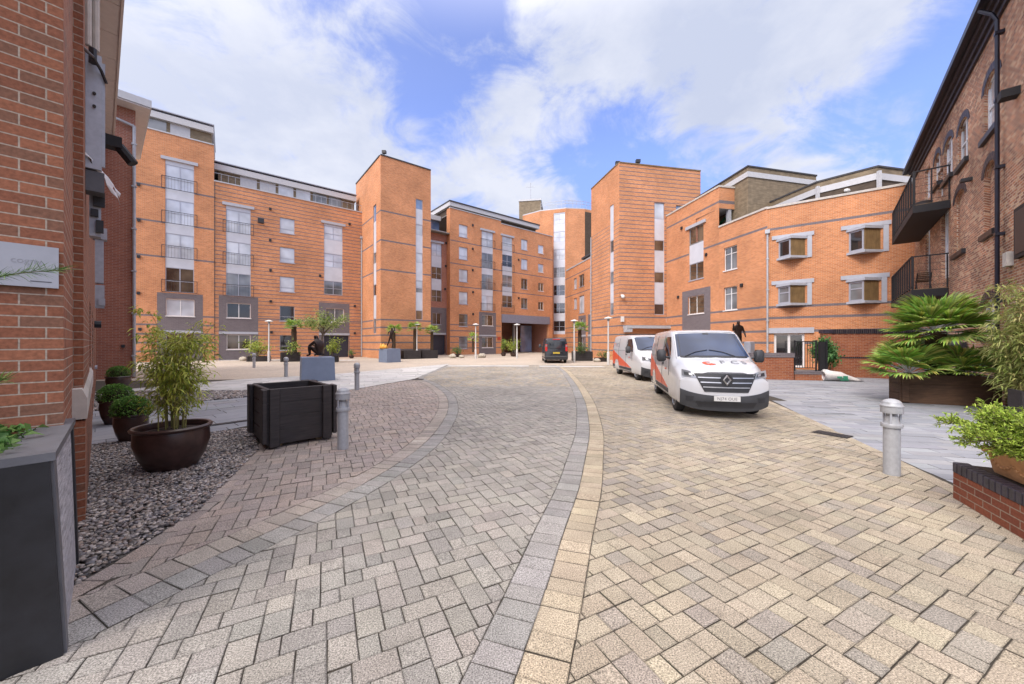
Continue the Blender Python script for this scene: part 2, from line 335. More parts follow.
class MB:
    def __init__(s): s.v = []; s.f = []; s.mi = []; s.uv = []; s.t = []
    def add(s, vs, fs, mi=0, uv=None, tint=None):
        o = len(s.v); s.v += [tuple(v) for v in vs]
        for k, f in enumerate(fs):
            s.f.append(tuple(i + o for i in f)); s.mi.append(mi)
            s.uv.append([uv[i] for i in f] if uv is not None else None); s.t.append(tint)
    def box(s, x0, y0, z0, x1, y1, z1, mi=0, M4=None, taper=None):
        vs = [Vector(p) for p in ((x0, y0, z0), (x1, y0, z0), (x1, y1, z0), (x0, y1, z0), (x0, y0, z1), (x1, y0, z1), (x1, y1, z1), (x0, y1, z1))]
        if M4 is not None: vs = [M4 @ v for v in vs]
        s.add(vs, [(0, 3, 2, 1), (4, 5, 6, 7), (0, 1, 5, 4), (1, 2, 6, 5), (2, 3, 7, 6), (3, 0, 4, 7)], mi)
    def bbox(s, x0, y0, z0, x1, y1, z1, b=.01, mi=0, M4=None):       # box with bevelled vertical and top edges
        def ring(z, i): return [(x0 + i + b, y0 + i, z), (x1 - i - b, y0 + i, z), (x1 - i, y0 + i + b, z), (x1 - i, y1 - i - b, z), (x1 - i - b, y1 - i, z), (x0 + i + b, y1 - i, z), (x0 + i, y1 - i - b, z), (x0 + i, y0 + i + b, z)]
        rs = ring(z0 + b, 0), ring(z1 - b, 0), ring(z1, b), ring(z0, b)
        vs = [Vector(p) for r in (rs[3], rs[0], rs[1], rs[2]) for p in r]
        if M4 is not None: vs = [M4 @ v for v in vs]
        fs = [tuple(range(7, -1, -1)), tuple(range(24, 32))]
        for k in range(3):
            for i in range(8): fs.append((k * 8 + i, k * 8 + (i + 1) % 8, k * 8 + 8 + (i + 1) % 8, k * 8 + 8 + i))
        s.add(vs, fs, mi)
    def tube(s, path, r, n=8, mi=0, cap=True):
        path = [Vector(p) for p in path]; m = len(path)
        rr = r if isinstance(r, (list, tuple)) else [r] * m
        vs = []; up = None
        for i, p in enumerate(path):
            d = (path[min(i + 1, m - 1)] - path[max(i - 1, 0)]).normalized()
            if up is None: up = Vector((0, 0, 1)) if abs(d.z) < .9 else Vector((1, 0, 0))
            a = d.cross(up).normalized(); b = a.cross(d).normalized(); up = b
            for k in range(n):
                t = 2 * math.pi * k / n; vs.append(p + (a * math.cos(t) + b * math.sin(t)) * rr[i])
        fs = []
        for i in range(m - 1):
            for k in range(n): fs.append((i * n + k, i * n + (k + 1) % n, (i + 1) * n + (k + 1) % n, (i + 1) * n + k))
        if cap: fs += [tuple(range(n - 1, -1, -1)), tuple(range((m - 1) * n, m * n))]
        s.add(vs, fs, mi)
    def lathe(s, prof, n=24, c=(0, 0, 0), mi=0, sx=1.0, sy=1.0):
        vs = []; m = len(prof)
        for r, z in prof:
            for k in range(n):
                t = 2 * math.pi * k / n; vs.append((c[0] + r * sx * math.cos(t), c[1] + r * sy * math.sin(t), c[2] + z))
        fs = []
        for i in range(m - 1):
            for k in range(n): fs.append((i * n + k, i * n + (k + 1) % n, (i + 1) * n + (k + 1) % n, (i + 1) * n + k))
        fs += [tuple(range(n - 1, -1, -1)), tuple(range((m - 1) * n, m * n))]
        s.add(vs, fs, mi)
    def prism(s, poly, z0, z1, mi=0):
        n = len(poly); vs = [(x, y, z0) for x, y in poly] + [(x, y, z1) for x, y in poly]
        s.add(vs, [tuple(range(n - 1, -1, -1)), tuple(range(n, 2 * n))] + [(i, (i + 1) % n, n + (i + 1) % n, n + i) for i in range(n)], mi)
    def ellipsoid(s, c, r, nu=12, nv=8, mi=0):
        vs = []; fs = []
        for j in range(nv + 1):
            ph = math.pi * j / nv - math.pi / 2
            for k in range(nu):
                t = 2 * math.pi * k / nu
                vs.append((c[0] + r[0] * math.cos(ph) * math.cos(t), c[1] + r[1] * math.cos(ph) * math.sin(t), c[2] + r[2] * math.sin(ph)))
        for j in range(nv):
            for k in range(nu): fs.append((j * nu + k, j * nu + (k + 1) % nu, (j + 1) * nu + (k + 1) % nu, (j + 1) * nu + k))
        s.add(vs, fs, mi)
    def build(s, name, mats, parent=None, world=False, smooth=False, sharp=None):
        vs = s.v
        if world and parent is not None:
            inv = ORI[parent].inverted(); vs = [tuple(inv @ Vector(v)) for v in vs]
        me = bpy.data.meshes.new(name); me.from_pydata(vs, [], s.f); me.update()
        if any(s.mi): me.polygons.foreach_set('material_index', s.mi)
        ml = mats if isinstance(mats, (list, tuple)) else [mats]
        if any(m.name.startswith('brick') for m in ml):              # planar UVs in metres where none were given
            for k, f in enumerate(s.f):
                if s.uv[k] is None:
                    n = me.polygons[k].normal
                    if abs(n.z) > .7: s.uv[k] = [(vs[i][0], vs[i][1]) for i in f]
                    else: s.uv[k] = [(vs[i][0] * -n.y + vs[i][1] * n.x, vs[i][2]) for i in f]
        if any(u is not None for u in s.uv):
            ul = me.uv_layers.new(name='UVMap'); flat = []
            for u, f in zip(s.uv, s.f):
                for k in range(len(f)): flat += list(u[k]) if u is not None else [0.0, 0.0]
            ul.data.foreach_set('uv', flat)
        if any(t is not None for t in s.t):
            at = me.attributes.new('tint', 'FLOAT_COLOR', 'FACE'); flat = []
            for t in s.t: flat += list(t[:3]) + [1.0] if t is not None else [.5, .5, .5, 1]
            at.data.foreach_set('color', flat)
        if smooth:
            me.polygons.foreach_set('use_smooth', [True] * len(me.polygons))
            if sharp: me.set_sharp_from_angle(angle=R(sharp))
        return link_mesh(name, me, mats, parent)

def np_mesh(name, verts, quads, tint, mats, parent=None, smooth=False):
    """fast mesh of equal-sized faces; tint one colour per face"""
    me = bpy.data.meshes.new(name); nv = len(verts); nf, k = quads.shape
    me.vertices.add(nv); me.vertices.foreach_set('co', np.asarray(verts, dtype=np.float32).ravel())
    me.loops.add(nf * k); me.loops.foreach_set('vertex_index', quads.astype(np.int32).ravel())
    me.polygons.add(nf); me.polygons.foreach_set('loop_start', np.arange(0, nf * k, k, dtype=np.int32))
    me.update(calc_edges=True)
    if tint is not None:
        at = me.attributes.new('tint', 'FLOAT_COLOR', 'FACE')
        c = np.ones((nf, 4), dtype=np.float32); c[:, :3] = tint; at.data.foreach_set('color', c.ravel())
    if smooth: me.polygons.foreach_set('use_smooth', np.ones(nf, dtype=bool))
    me.validate()
    return link_mesh(name, me, mats, parent)

def leaves(name, pos, axis, L, W, tints, mat, parent=None, droop=0.25, up=(0, 0, 1)):
    """one leaf = a folded blade of four quads' worth of outline (two quads); pos, axis: N x 3"""
    pos = np.asarray(pos); ax = np.asarray(axis); n = len(pos)
    ax = ax / (np.linalg.norm(ax, axis=1, keepdims=True) + 1e-9)
    L = np.broadcast_to(L, n)[:, None]; W = np.broadcast_to(W, n)[:, None]
    u = np.tile(np.array(up, float), (n, 1)) + rng.normal(0, .45, (n, 3))
    sd = np.cross(ax, u); sd /= (np.linalg.norm(sd, axis=1, keepdims=True) + 1e-9)
    nr = np.cross(sd, ax)
    mid = pos + ax * L * .5 + nr * L * .04; tip = pos + ax * L - np.array([0, 0, 1]) * L * droop
    l = mid + sd * W * .5 + nr * W * .16; r = mid - sd * W * .5 + nr * W * .16
    V = np.stack([pos, r, tip, l, mid], 1).reshape(-1, 3)
    b = np.arange(n)[:, None] * 5
    Q = np.concatenate([b + np.array([[0, 1, 2, 4]]), b + np.array([[0, 4, 2, 3]])], 0)
    T = np.concatenate([tints, tints], 0)
    return np_mesh(name, V, Q, T, mat, parent)
def tint_mix(n, cols, jitter=.18):
    cols = np.array([c[:3] for c in cols]); i = rng.integers(0, len(cols), n); j = rng.random((n, 1)) * .7
    k = rng.integers(0, len(cols), n)
    return (cols[i] * (1 - j) + cols[k] * j) * (1 + rng.normal(0, jitter, (n, 1))).clip(.5, 1.6)

def clip_half(poly, p, n):                    # keep the side n points to
    out = []; m = len(poly)
    for i in range(m):
        a, b = poly[i], poly[(i + 1) % m]
        da = (a[0] - p[0]) * n[0] + (a[1] - p[1]) * n[1]; db = (b[0] - p[0]) * n[0] + (b[1] - p[1]) * n[1]
        if da >= 0: out.append(a)
        if (da >= 0) != (db >= 0):
            t = da / (da - db); out.append((a[0] + (b[0] - a[0]) * t, a[1] + (b[1] - a[1]) * t))
    return out
def clip_convex(poly, region):                # region counter-clockwise
    for i in range(len(region)):
        a, b = region[i], region[(i + 1) % len(region)]
        poly = clip_half(poly, a, (-(b[1] - a[1]), b[0] - a[0]))
        if len(poly) < 3: return []
    return poly
def area(poly): return .5 * sum(poly[i][0] * poly[(i + 1) % len(poly)][1] - poly[(i + 1) % len(poly)][0] * poly[i][1] for i in range(len(poly)))
def inset(poly, d):
    """shrink a convex ccw polygon by d"""
    n = len(poly); reg = poly
    out = poly
    for i in range(n):
        a, b = poly[i], poly[(i + 1) % n]; l = math.hypot(b[0] - a[0], b[1] - a[1])
        if l < 1e-5: continue
        nn = (-(b[1] - a[1]) / l, (b[0] - a[0]) / l)
        out = clip_half(out, (a[0] + nn[0] * d, a[1] + nn[1] * d), nn)
        if len(out) < 3: return []
    return out
JOINT = (.085, .072, .056)
def block(mb, poly, tint, z=0.0, gap=None, ch=.0055, drop=.0035, depth=.03, tilt=.0012):
    """one paving block: top with a worn, bevelled edge standing on its bed"""
    if len(poly) < 3: return
    if area(poly) < 0: poly = poly[::-1]
    gap = random.uniform(.0016, .0036) if gap is None else gap
    o = inset(poly, gap)
    if len(o) < 3 or area(o) < .0003: return
    i = inset(o, ch)
    if len(i) != len(o): 
        c = (sum(p[0] for p in o) / len(o), sum(p[1] for p in o) / len(o))
        i = [(p[0] + (c[0] - p[0]) * .10, p[1] + (c[1] - p[1]) * .10) for p in o]
    else:                                     # same starting corner
        k = min(range(len(i)), key=lambda q: (i[q][0] - o[0][0]) ** 2 + (i[q][1] - o[0][1]) ** 2); i = i[k:] + i[:k]
    n = len(o); z = z + random.gauss(0, tilt); ax, ay = random.gauss(0, tilt * 4), random.gauss(0, tilt * 4)
    cx, cy = o[0]
    Z = lambda p: z + (p[0] - cx) * ax + (p[1] - cy) * ay
    vs = [(p[0], p[1], Z(p)) for p in i] + [(p[0], p[1], Z(p) - drop) for p in o] + [(p[0], p[1], z - depth) for p in o]
    vs = [(v[0] + random.gauss(0, .0016), v[1] + random.gauss(0, .0016), v[2]) for v in vs]
    mb.add(vs, [tuple(range(n))], 0, None, tint)
    o_ = len(mb.v) - 3 * n; et = tuple(c * .74 for c in tint)           # bevels tinted darker than the block tops
    for k in range(n): mb.f.append(tuple(o_ + i for i in (n + k, n + (k + 1) % n, (k + 1) % n, k))); mb.mi.append(0); mb.uv.append(None); mb.t.append(et)
    o_ = len(mb.v) - 3 * n                                           # sides: sandy, dirty joint faces
    for k in range(n): mb.f.append(tuple(o_ + i for i in (2 * n + k, 2 * n + (k + 1) % n, n + (k + 1) % n, n + k))); mb.mi.append(0); mb.uv.append(None); mb.t.append(JOINT)

# pixel helpers: a point of the photograph put on a real plane of the place
def ray(x, y): return Vector(((x - 512) / CF, 1.0, (342 - y) / CF))
def gnd(x, y): Y = CH * CF / (y - 342); return ((x - 512) * Y / CF, Y)
class Frame:
    """a vertical wall plane from P (left, as seen from the court) to Q (right)"""
    def __init__(s, P, Q):
        s.P = Vector((P[0], P[1], 0)); s.Q = Vector((Q[0], Q[1], 0)); d = s.Q - s.P; s.L = d.length
        s.d = d.normalized(); s.n = Vector((s.d.y, -s.d.x, 0))
    def pt(s, a, z, o=0.0): return s.P + s.d * a + s.n * o + Vector((0, 0, z))
    def at(s, x, y=342):
        C = Vector((0, 0, CH)); r = ray(x, y); t = (s.P - C).dot(s.n) / r.dot(s.n); p = C + r * t
        return (p - s.P).dot(s.d), p.z
    def s(s_, x): return s_.at(x)[0]
    def mat(s): return Matrix(((s.d.x, s.n.x, 0, s.P.x), (s.d.y, s.n.y, 0, s.P.y), (0, 0, 1, 0), (0, 0, 0, 1)))   # local: (along, out, up)
def fbox(mb, F, a0, a1, z0, z1, o0, o1, mi=0): mb.box(min(a0, a1), min(o0, o1), z0, max(a0, a1), max(o0, o1), z1, mi, F.mat())

def wall(mb, F, z0, z1, holes=(), zones=(), a0=0.0, a1=None, base=0, depth=.12, arch=(), reveal=None):
    """brick sheet with real openings and their reveals. holes: (a0,z0,a1,z1). zones: (a0,z0,a1,z1,material)"""
    a1 = F.L if a1 is None else a1
    cl = lambda v, lo, hi: min(hi, max(lo, v))
    rnd = lambda v: round(v, 4)
    A = sorted({rnd(cl(v, a0, a1)) for h in list(holes) + list(zones) for v in (h[0], h[2])} | {rnd(a0), rnd(a1)})
    Z = sorted({rnd(cl(v, z0, z1)) for h in list(holes) + list(zones) for v in (h[1], h[3])} | {rnd(z0), rnd(z1)})
    for i in range(len(A) - 1):
        if A[i + 1] - A[i] < 1e-4: continue
        am = (A[i] + A[i + 1]) / 2; run = None
        for j in range(len(Z) - 1):
            if Z[j + 1] - Z[j] < 1e-4: continue
            zm = (Z[j] + Z[j + 1]) / 2
            hole = any(h[0] < am < h[2] and h[1] < zm < h[3] for h in holes); m = base
            for q in zones:
                if q[0] < am < q[2] and q[1] < zm < q[3]: m = q[4]
            if hole: continue
            c = [(A[i], Z[j]), (A[i + 1], Z[j]), (A[i + 1], Z[j + 1]), (A[i], Z[j + 1])]
            mb.add([F.pt(a, z) for a, z in c], [(0, 1, 2, 3)], m, c)
    rv = base if reveal is None else reveal
    for h in holes:
        b0, y0, b1, y1 = h[:4]; d = -(h[4] if len(h) > 4 else depth)
        for (p, q) in (((b0, y0), (b0, y1)), ((b0, y1), (b1, y1)), ((b1, y1), (b1, y0)), ((b1, y0), (b0, y0))):
            mb.add([F.pt(*p), F.pt(*q), F.pt(*q, d), F.pt(*p, d)], [(0, 1, 2, 3)], rv, [(p[0], p[1]), (q[0], q[1]), (q[0] + .1, q[1] + .1), (p[0] + .1, p[1] + .1)])
def bands(F, zs, h=.15, mat=1): return [(-1, z - h / 2, F.L + 1, z + h / 2, mat) for z in zs]

def window(parent, F, a0, z0, a1, z1, cols=2, rows=(), pane='glass_pale', frame='frame', rec=.10, fw=.055, sill=True, panes=None, name='window'):
    """window frame (a part) in a real opening, its panes a sub-part"""
    mb = MB(); o1, o0 = -rec, -rec - .06
    fbox(mb, F, a0, a0 + fw, z0, z1, o0, o1); fbox(mb, F, a1 - fw, a1, z0, z1, o0, o1)
    fbox(mb, F, a0 + fw, a1 - fw, z0, z0 + fw, o0, o1); fbox(mb, F, a0 + fw, a1 - fw, z1 - fw, z1, o0, o1)
    for k in range(1, cols):
        c = a0 + (a1 - a0) * k / cols; fbox(mb, F, c - fw * .55, c + fw * .55, z0 + fw, z1 - fw, o0, o1 - .002)
    for r in rows:
        c = z0 + (z1 - z0) * r; fbox(mb, F, a0 + fw, a1 - fw, c - fw * .4, c + fw * .4, o0, o1 - .004)
    if sill: fbox(mb, F, a0 - .06, a1 + .06, z0 - .07, z0 - .001, -rec, .05)
    w = mb.build(name, M[frame], parent, world=True)
    pb = MB(); fbox(pb, F, a0 + fw, a1 - fw, z0 + fw, z1 - fw, o0 + .015, o0 + .03)
    pb.build('pane', M[pane], w, world=True)
    # the dark room behind
    return w
PAN = ['glass_pale'] * 5 + ['glass_mid'] * 2 + ['glass_dark'] * 2 + ['glass_brown'] * 2
def part_box(name, parent, F, a0, a1, z0, z1, o0, o1, mat):
    mb = MB(); fbox(mb, F, a0, a1, z0, z1, o0, o1); return mb.build(name, M[mat] if isinstance(mat, str) else mat, parent, world=True)
def juliet(parent, F, a0, a1, z0, z1, out=.18):
    mb = MB(); m = F.mat()
    for z in (z0, z1): fbox(mb, F, a0, a1, z - .02, z + .02, out - .02, out + .02)
    n = 11
    for k in range(n + 1):
        a = a0 + (a1 - a0) * k / n; t = .018 if k in (0, n) else .006
        fbox(mb, F, a - t, a + t, z0, z1 - .021, out - t, out + t)
    for a in (a0 + .02, a1 - .02):
        for z in (z0, z1): fbox(mb, F, a - .015, a + .015, z - .015, z + .015, 0, out - .021)
    return mb.build('juliet_rail', M['rail'], parent, world=True)
def vent(parent, F, x, y, r=.105):
    a, z = F.at(x, y); mb = MB(); fbox(mb, F, a - r, a + r, z - r, z + r, .003, .10)
    fbox(mb, F, a - r * .8, a + r * .8, z - r * 1.3, z - r, .003, .14)
    return mb.build('wall_vent', M['dark_plastic'], parent, world=True)
def downpipe(parent, F, a, z0, z1, r=.06, mat='pipe', hopper=True):
    mb = MB(); p = [F.pt(a, z0, .12), F.pt(a, z1, .12)]; mb.tube(p, r, 8)
    z = z0 + 1.0
    while z < z1: fbox(mb, F, a - r * 1.5, a + r * 1.5, z - .03, z + .03, .003, .12 + r * 1.2); z += 2.0
    if hopper: fbox(mb, F, a - r * 2.4, a + r * 2.4, z1 - .02, z1 + .22, .02, .26)
    return mb.build('downpipe', M[mat], parent, world=True, smooth=False)

# ------------------------------------------------------------------ ground and paving
mb = MB(); mb.add([(-600, -600, -.045), (600, -600, -.045), (600, 900, -.045), (-600, 900, -.045)], [(0, 1, 2, 3)])
structure(mb.build('ground', M['ground']))
mb = MB(); mb.add([(-22, -3, -.0085), (16, -3, -.0085), (16, 30, -.0085), (-22, 30, -.0085)], [(0, 1, 2, 3)])
structure(mb.build('paving_bed', M['joint']))

LC = [(-3.75, .2), (-3.25, 1.2), (-2.93, 1.75), (-2.635, 2.29), (-2.558, 2.453), (-2.407, 2.808), (-2.138, 3.38), (-1.747, 4.5), (-1.50, 5.8), (-1.46, 7.2), (-1.60, 9.1), (-2.05, 11.4), (-2.75, 13.5), (-3.5, 15.3), (-4.35, 17.0), (-4.6, 18.5), (-4.7, 30)]
RC = [(-.55, .2), (-.27, 1.0), (.005, 1.814), (.20, 2.41), (.47, 3.288), (.78, 4.25), (1.03, 5.18), (1.42, 6.7), (1.75, 8.4), (2.08, 10.4), (2.52, 14.1), (2.86, 18), (3.15, 22.2), (3.2, 30)]
SL = [(3.2, -1.2), (4.3, 1.5), (4.85, 3.3), (5.22, 4.31), (5.50, 5.03), (6.09, 6.62), (6.80, 8.6), (7.49, 10.7), (8.4, 13.6), (9.3, 17), (9.9, 20), (10.0, 30)]
def smooth_curve(pts, step=.05):
    """Catmull-Rom, resampled"""
    out = []; P = [Vector((*p, 0)) for p in pts]; n = len(P)
    for i in range(n - 1):
        p0, p1, p2, p3 = P[max(i - 1, 0)], P[i], P[i + 1], P[min(i + 2, n - 1)]
        m = max(2, int((p2 - p1).length / step))
        t1 = (p2 - p0) / max(1e-6, ((p1 - p0).length + (p2 - p1).length)) * (p2 - p1).length
        t2 = (p3 - p1) / max(1e-6, ((p2 - p1).length + (p3 - p2).length)) * (p2 - p1).length
        for k in range(m):
            t = k / m; out.append(p1 * (2 * t**3 - 3 * t**2 + 1) + t1 * (t**3 - 2 * t**2 + t) + p2 * (-2 * t**3 + 3 * t**2) + t2 * (t**3 - t**2))
    out.append(P[-1]); return np.array([(p.x, p.y) for p in out])
class Curve:
    def __init__(s, pts):
        s.c = smooth_curve(pts); d = np.gradient(s.c, axis=0); s.t = d / np.linalg.norm(d, axis=1, keepdims=True)
        s.n = np.stack([s.t[:, 1], -s.t[:, 0]], 1)                  # to the right of the line
    def near(s, p):
        i = int(np.argmin((s.c[:, 0] - p[0]) ** 2 + (s.c[:, 1] - p[1]) ** 2)); return i, float((np.array(p) - s.c[i]) @ s.n[i])
    def cut(s, poly, off, side):                                    # side +1 keeps the right of the line at +off
        c = (sum(p[0] for p in poly) / len(poly), sum(p[1] for p in poly) / len(poly))
        i, d = s.near(c)
        if side * (d - off) < -.25: return []
        if side * (d - off) > .30: return poly
        return clip_half(poly, tuple(s.c[i] + s.n[i] * off), tuple(s.n[i] * side))
cL, cR, cS = Curve(LC), Curve(RC), Curve(SL)
BW = .255                                                           # width of one edging row

def jit(c, s=.05, h=.008):
    k = 1 + random.gauss(0, s); return tuple(max(.01, .87 * v * k * (1 + random.gauss(0, h))) for v in c)
GREY = [(.385, .36, .322), (.40, .373, .332), (.372, .35, .315), (.408, .38, .335), (.36, .34, .308), (.325, .308, .282)]
BUFF = [(.47, .405, .305), (.455, .39, .295), (.485, .42, .315), (.43, .375, .29), (.45, .39, .30), (.40, .355, .295), (.36, .325, .275)]
PINK = [(.43, .362, .318), (.405, .345, .31), (.45, .375, .325), (.385, .335, .305), (.42, .365, .325)]
def pick(pal, x, y):
    w = .5 + .5 * math.sin(x * 1.7 + 1.3 * math.sin(y * .9)) * math.cos(y * 1.3 + x * .4)
    return jit(pal[min(len(pal) - 1, int(len(pal) * (random.random() * .75 + w * .25)))])
GRAV = [(-3.03, 2.35), (-3.17, 3.70), (-3.99, 5.73), (-5.1, 7.2), (-7.0, 5.95)]
PATH_EDGE = [(-3.35, 1.6), (-3.06, 2.5), (-3.245, 3.70), (-4.06, 5.71), (-5.15, 8.1), (-5.75, 12.95)]
def pattern(x0, x1, y0, y1, rot=R(27), u=.0385):
    """three-size block pattern (an exact tiling): yields quads"""
    c, s = math.cos(rot), math.sin(rot)
    cx, cy = (x0 + x1) / 2, (y0 + y1) / 2; rad = math.hypot(x1 - x0, y1 - y0) / 2 + .6
    n = int(rad / u / 4) + 30
    for i in range(-n, n):
        for j in range(-n, n):
            gx, gy = i * 4 + j * 9, i * 4 - j * 10
            if math.hypot(gx * u, gy * u) > rad: continue
            for (bx, by, w, h) in ((0, 0, 4, 6), (0, -4, 3, 4), (3, -4, 6, 4), (0, 6, 4, 4)):
                q = []
                for (ax, ay) in ((bx, by), (bx + w, by), (bx + w, by + h), (bx, by + h)):
                    X, Y = (gx + ax) * u, (gy + ay) * u; q.append((cx + X * c - Y * s, cy + X * s + Y * c))
                yield q
road, left, right = MB(), MB(), MB()
for q in pattern(-6.5, 10.2, .2, 27.5):
    c = (sum(p[0] for p in q) / 4, sum(p[1] for p in q) / 4)
    x, y = c
    if y < .2 or y > 27.2 or x < -6.2 or x > 10.5: continue
    _, dl = cL.near(c)
    if dl < 0:                                                      # left of the left curve
        if y > 17: continue
        p = cL.cut(q, -BW, -1)
        ok = p
        for k in range(len(PATH_EDGE) - 1):
            if not ok: break
            a, b = PATH_EDGE[k], PATH_EDGE[k + 1]
            if min(a[1], b[1]) - .1 <= y <= max(a[1], b[1]) + .1 or (k == 0 and y < a[1]):
                t = Vector((b[0] - a[0], b[1] - a[1])).normalized(); nn = (t.y, -t.x)
                e = .17 if k < 4 else 0
                ok = clip_half(ok, (a[0] + nn[0] * e, a[1] + nn[1] * e), nn)
        if ok and y > 12.5: ok = clip_half(ok, (-5.75, 12.95), (.94, -.34))
        if ok: block(left, ok, pick(PINK, x, y), tilt=.0015)
    else:
        _, dr = cR.near(c)
        if dr < 0:
            p = cL.cut(q, BW, 1)
            if p: p = cR.cut(p, -BW, -1)
            if p: block(road, p, pick(GREY if y < 14 or random.random() < .6 else BUFF, x, y))
        else:
            p = cR.cut(q, BW, 1)
            if p: p = cS.cut(p, -.18, -1)
            if p: block(right, p, pick(BUFF, x, y))
def edging(mb, cur, o0, o1, pal, step=.168, y0=.2, y1=27):
    s = np.concatenate([[0], np.cumsum(np.linalg.norm(np.diff(cur.c, axis=0), axis=1))]); a = 0.0
    while a < s[-1] - step:
        l = step * random.uniform(.94, 1.08); i = int(np.searchsorted(s, a)); j = min(int(np.searchsorted(s, a + l)), len(s) - 1)
        if y0 <= cur.c[i][1] <= y1 and j > i:
            P = [tuple(cur.c[i] + cur.n[i] * o0), tuple(cur.c[j] + cur.n[j] * o0), tuple(cur.c[j] + cur.n[j] * o1), tuple(cur.c[i] + cur.n[i] * o1)]
            block(mb, P[::-1] if area(P) < 0 else P, jit(random.choice(pal), .06), gap=None)
        a += l
GROW = [(.365, .352, .33), (.38, .365, .342), (.35, .338, .32)]; BROW = [(.52, .44, .32), (.50, .425, .31), (.54, .455, .335)]
PROW = [(.425, .372, .325), (.40, .355, .315), (.44, .39, .34)]
edging(left, cL, -BW, 0, PROW, y1=16.6); edging(road, cL, 0, BW, GROW, y1=27)
edging(road, cR, -BW, 0, GROW); edging(right, cR, 0, BW, BROW); edging(right, cS, -.18, 0, BUFF[:3], step=.25)
cE = Curve(PATH_EDGE[:5]); edging(left, cE, 0, .17, PINK, step=.21, y0=1.5, y1=8.0)
structure(road.build('road', M['paver'])); structure(left.build('pavement_left', M['paver'])); structure(right.build('pavement_right', M['paver']))

# far part of the court: the same blocks as one surface
def far_paving():
    t = NT('far_paving'); bt = t.node('ShaderNodeTexBrick'); mp = t.node('ShaderNodeMapping'); mp.inputs['Rotation'].default_value = (0, 0, R(27))
    t.link(t.coord(), mp.inputs[0]); t.link(mp.outputs[0], bt.inputs['Vector'])
    for k, v in (('Scale', 1.0), ('Mortar Size', .006), ('Brick Width', .24), ('Row Height', .17)): bt.inputs[k].default_value = v
    bt.inputs['Color1'].default_value = (.52, .44, .35, 1); bt.inputs['Color2'].default_value = (.45, .385, .32, 1); bt.inputs['Mortar'].default_value = (.25, .21, .17, 1)
    n = t.noise(.25, 5, .6); t.base(t.mix(bt.outputs['Color'], t.ramp(n, [(.3, g3(.85)), (.7, g3(1.05))]))); t.set(Roughness=.9); return t.m
M['far_paving'] = far_paving()
mb = MB(); mb.add([(-40, 8, -.035), (30, 8, -.035), (30, 75, -.035), (-40, 75, -.035)], [(0, 1, 2, 3)])
for poly in ([(-36, 14.0), (-12.5, 16.6), (-9.4, 19.4), (-4.9, 28.6), (-4.9, 70), (-36, 70)], [(-4.9, 27.15), (14.0, 27.15), (14.0, 75), (-4.9, 75)]):
    mb.add([(x, y, -.004) for x, y in poly], [tuple(range(len(poly)))])
structure(mb.build('forecourt', M['far_paving']))

def slabs(mb, region, rot, w, h, pal, z=0.0, gap=.003, run=True):
    if area(region) < 0: region = region[::-1]
    c, s = math.cos(rot), math.sin(rot); cx = sum(p[0] for p in region) / len(region); cy = sum(p[1] for p in region) / len(region)
    rad = max(math.hypot(p[0] - cx, p[1] - cy) for p in region); nj = int(rad / h) + 2; ni = int(rad / w) + 2
    for j in range(-nj, nj):
        off = random.random() * w
        for i in range(-ni, ni):
            x0, y0 = i * w + off, j * h
            q = [(cx + X * c - Y * s, cy + X * s + Y * c) for X, Y in ((x0, y0), (x0 + w, y0), (x0 + w, y0 + h), (x0, y0 + h))]
            p = clip_convex(q, region)
            if p: block(mb, p, jit(random.choice(pal), .07), z=z, gap=gap, ch=.004, drop=.003, tilt=.0008)
SLATE = [(.34, .352, .385), (.315, .328, .36), (.365, .378, .405), (.295, .31, .34), (.35, .355, .37)]
PALE = [(.60, .59, .57), (.56, .555, .54), (.63, .615, .59)]
mb = MB()
for reg in ([(5.22, 4.31), (9.5, 3.0), (13.2, 9.0), (7.49, 10.7), (6.80, 8.6), (6.09, 6.62), (5.50, 5.03)], [(7.49, 10.7), (13.2, 9.0), (19.0, 15.6), (16.0, 18.2), (9.55, 18.3), (9.3, 17), (8.4, 13.6)], [(3.2, -1.2), (9, -1.2), (9.5, 3.0), (5.22, 4.31), (4.85, 3.3), (4.3, 1.5)]):
    reg = clip_convex([(-50, -50), (50, -50), (50, 50), (-50, 50)], reg) if False else reg
    slabs(mb, [(x - .10, y) for x, y in reg], R(-12), .62, .22, SLATE, z=-.003)
structure(mb.build('slate_path_right', M['slab']))
UA, NA = Vector((-.749, .663, 0)), Vector((.663, .749, 0)); PA = Vector((-3.17, 2.58, 0))   # the near left wall: along it, out of it, its corner
def un(u, n): p = PA + UA * u + NA * n; return (p.x, p.y)
mb = MB()
slabs(mb, [un(4.75, -.05), un(4.75, 1.9), (-5.25, 7.7), (-5.6, 10.6), un(9.6, 3.6), un(9.6, -.05)], math.atan2(NA.y, NA.x), .9, .45, SLATE)
structure(mb.build('slate_path_left', M['slab']))
mb = MB()
slabs(mb, [(-14.2, 12.4), (-5.8, 12.95), (-4.5, 16.9), (-9.4, 19.4), (-12.5, 16.5)], R(20), .9, .45, PALE)
slabs(mb, [(-4.5, 16.9), (-4.85, 28.5), (-9.4, 19.4)], R(20), .9, .45, PALE)
slabs(mb, [(-4.6, 25.3), (1.2, 25.2), (1.2, 26.3), (-4.6, 26.4)], R(0), .9, .45, PALE, z=.012); slabs(mb, [(1.9, 24.9), (6.3, 24.6), (6.3, 25.7), (1.9, 26.0)], R(-3), .9, .45, PALE, z=.012)
slabs(mb, [(-30, 33.4), (-14.5, 33.4), (-14.5, 34.6), (-30, 34.6)], R(20), 1.2, .6, PALE, z=.006)
structure(mb.build('pale_path', M['slab']))

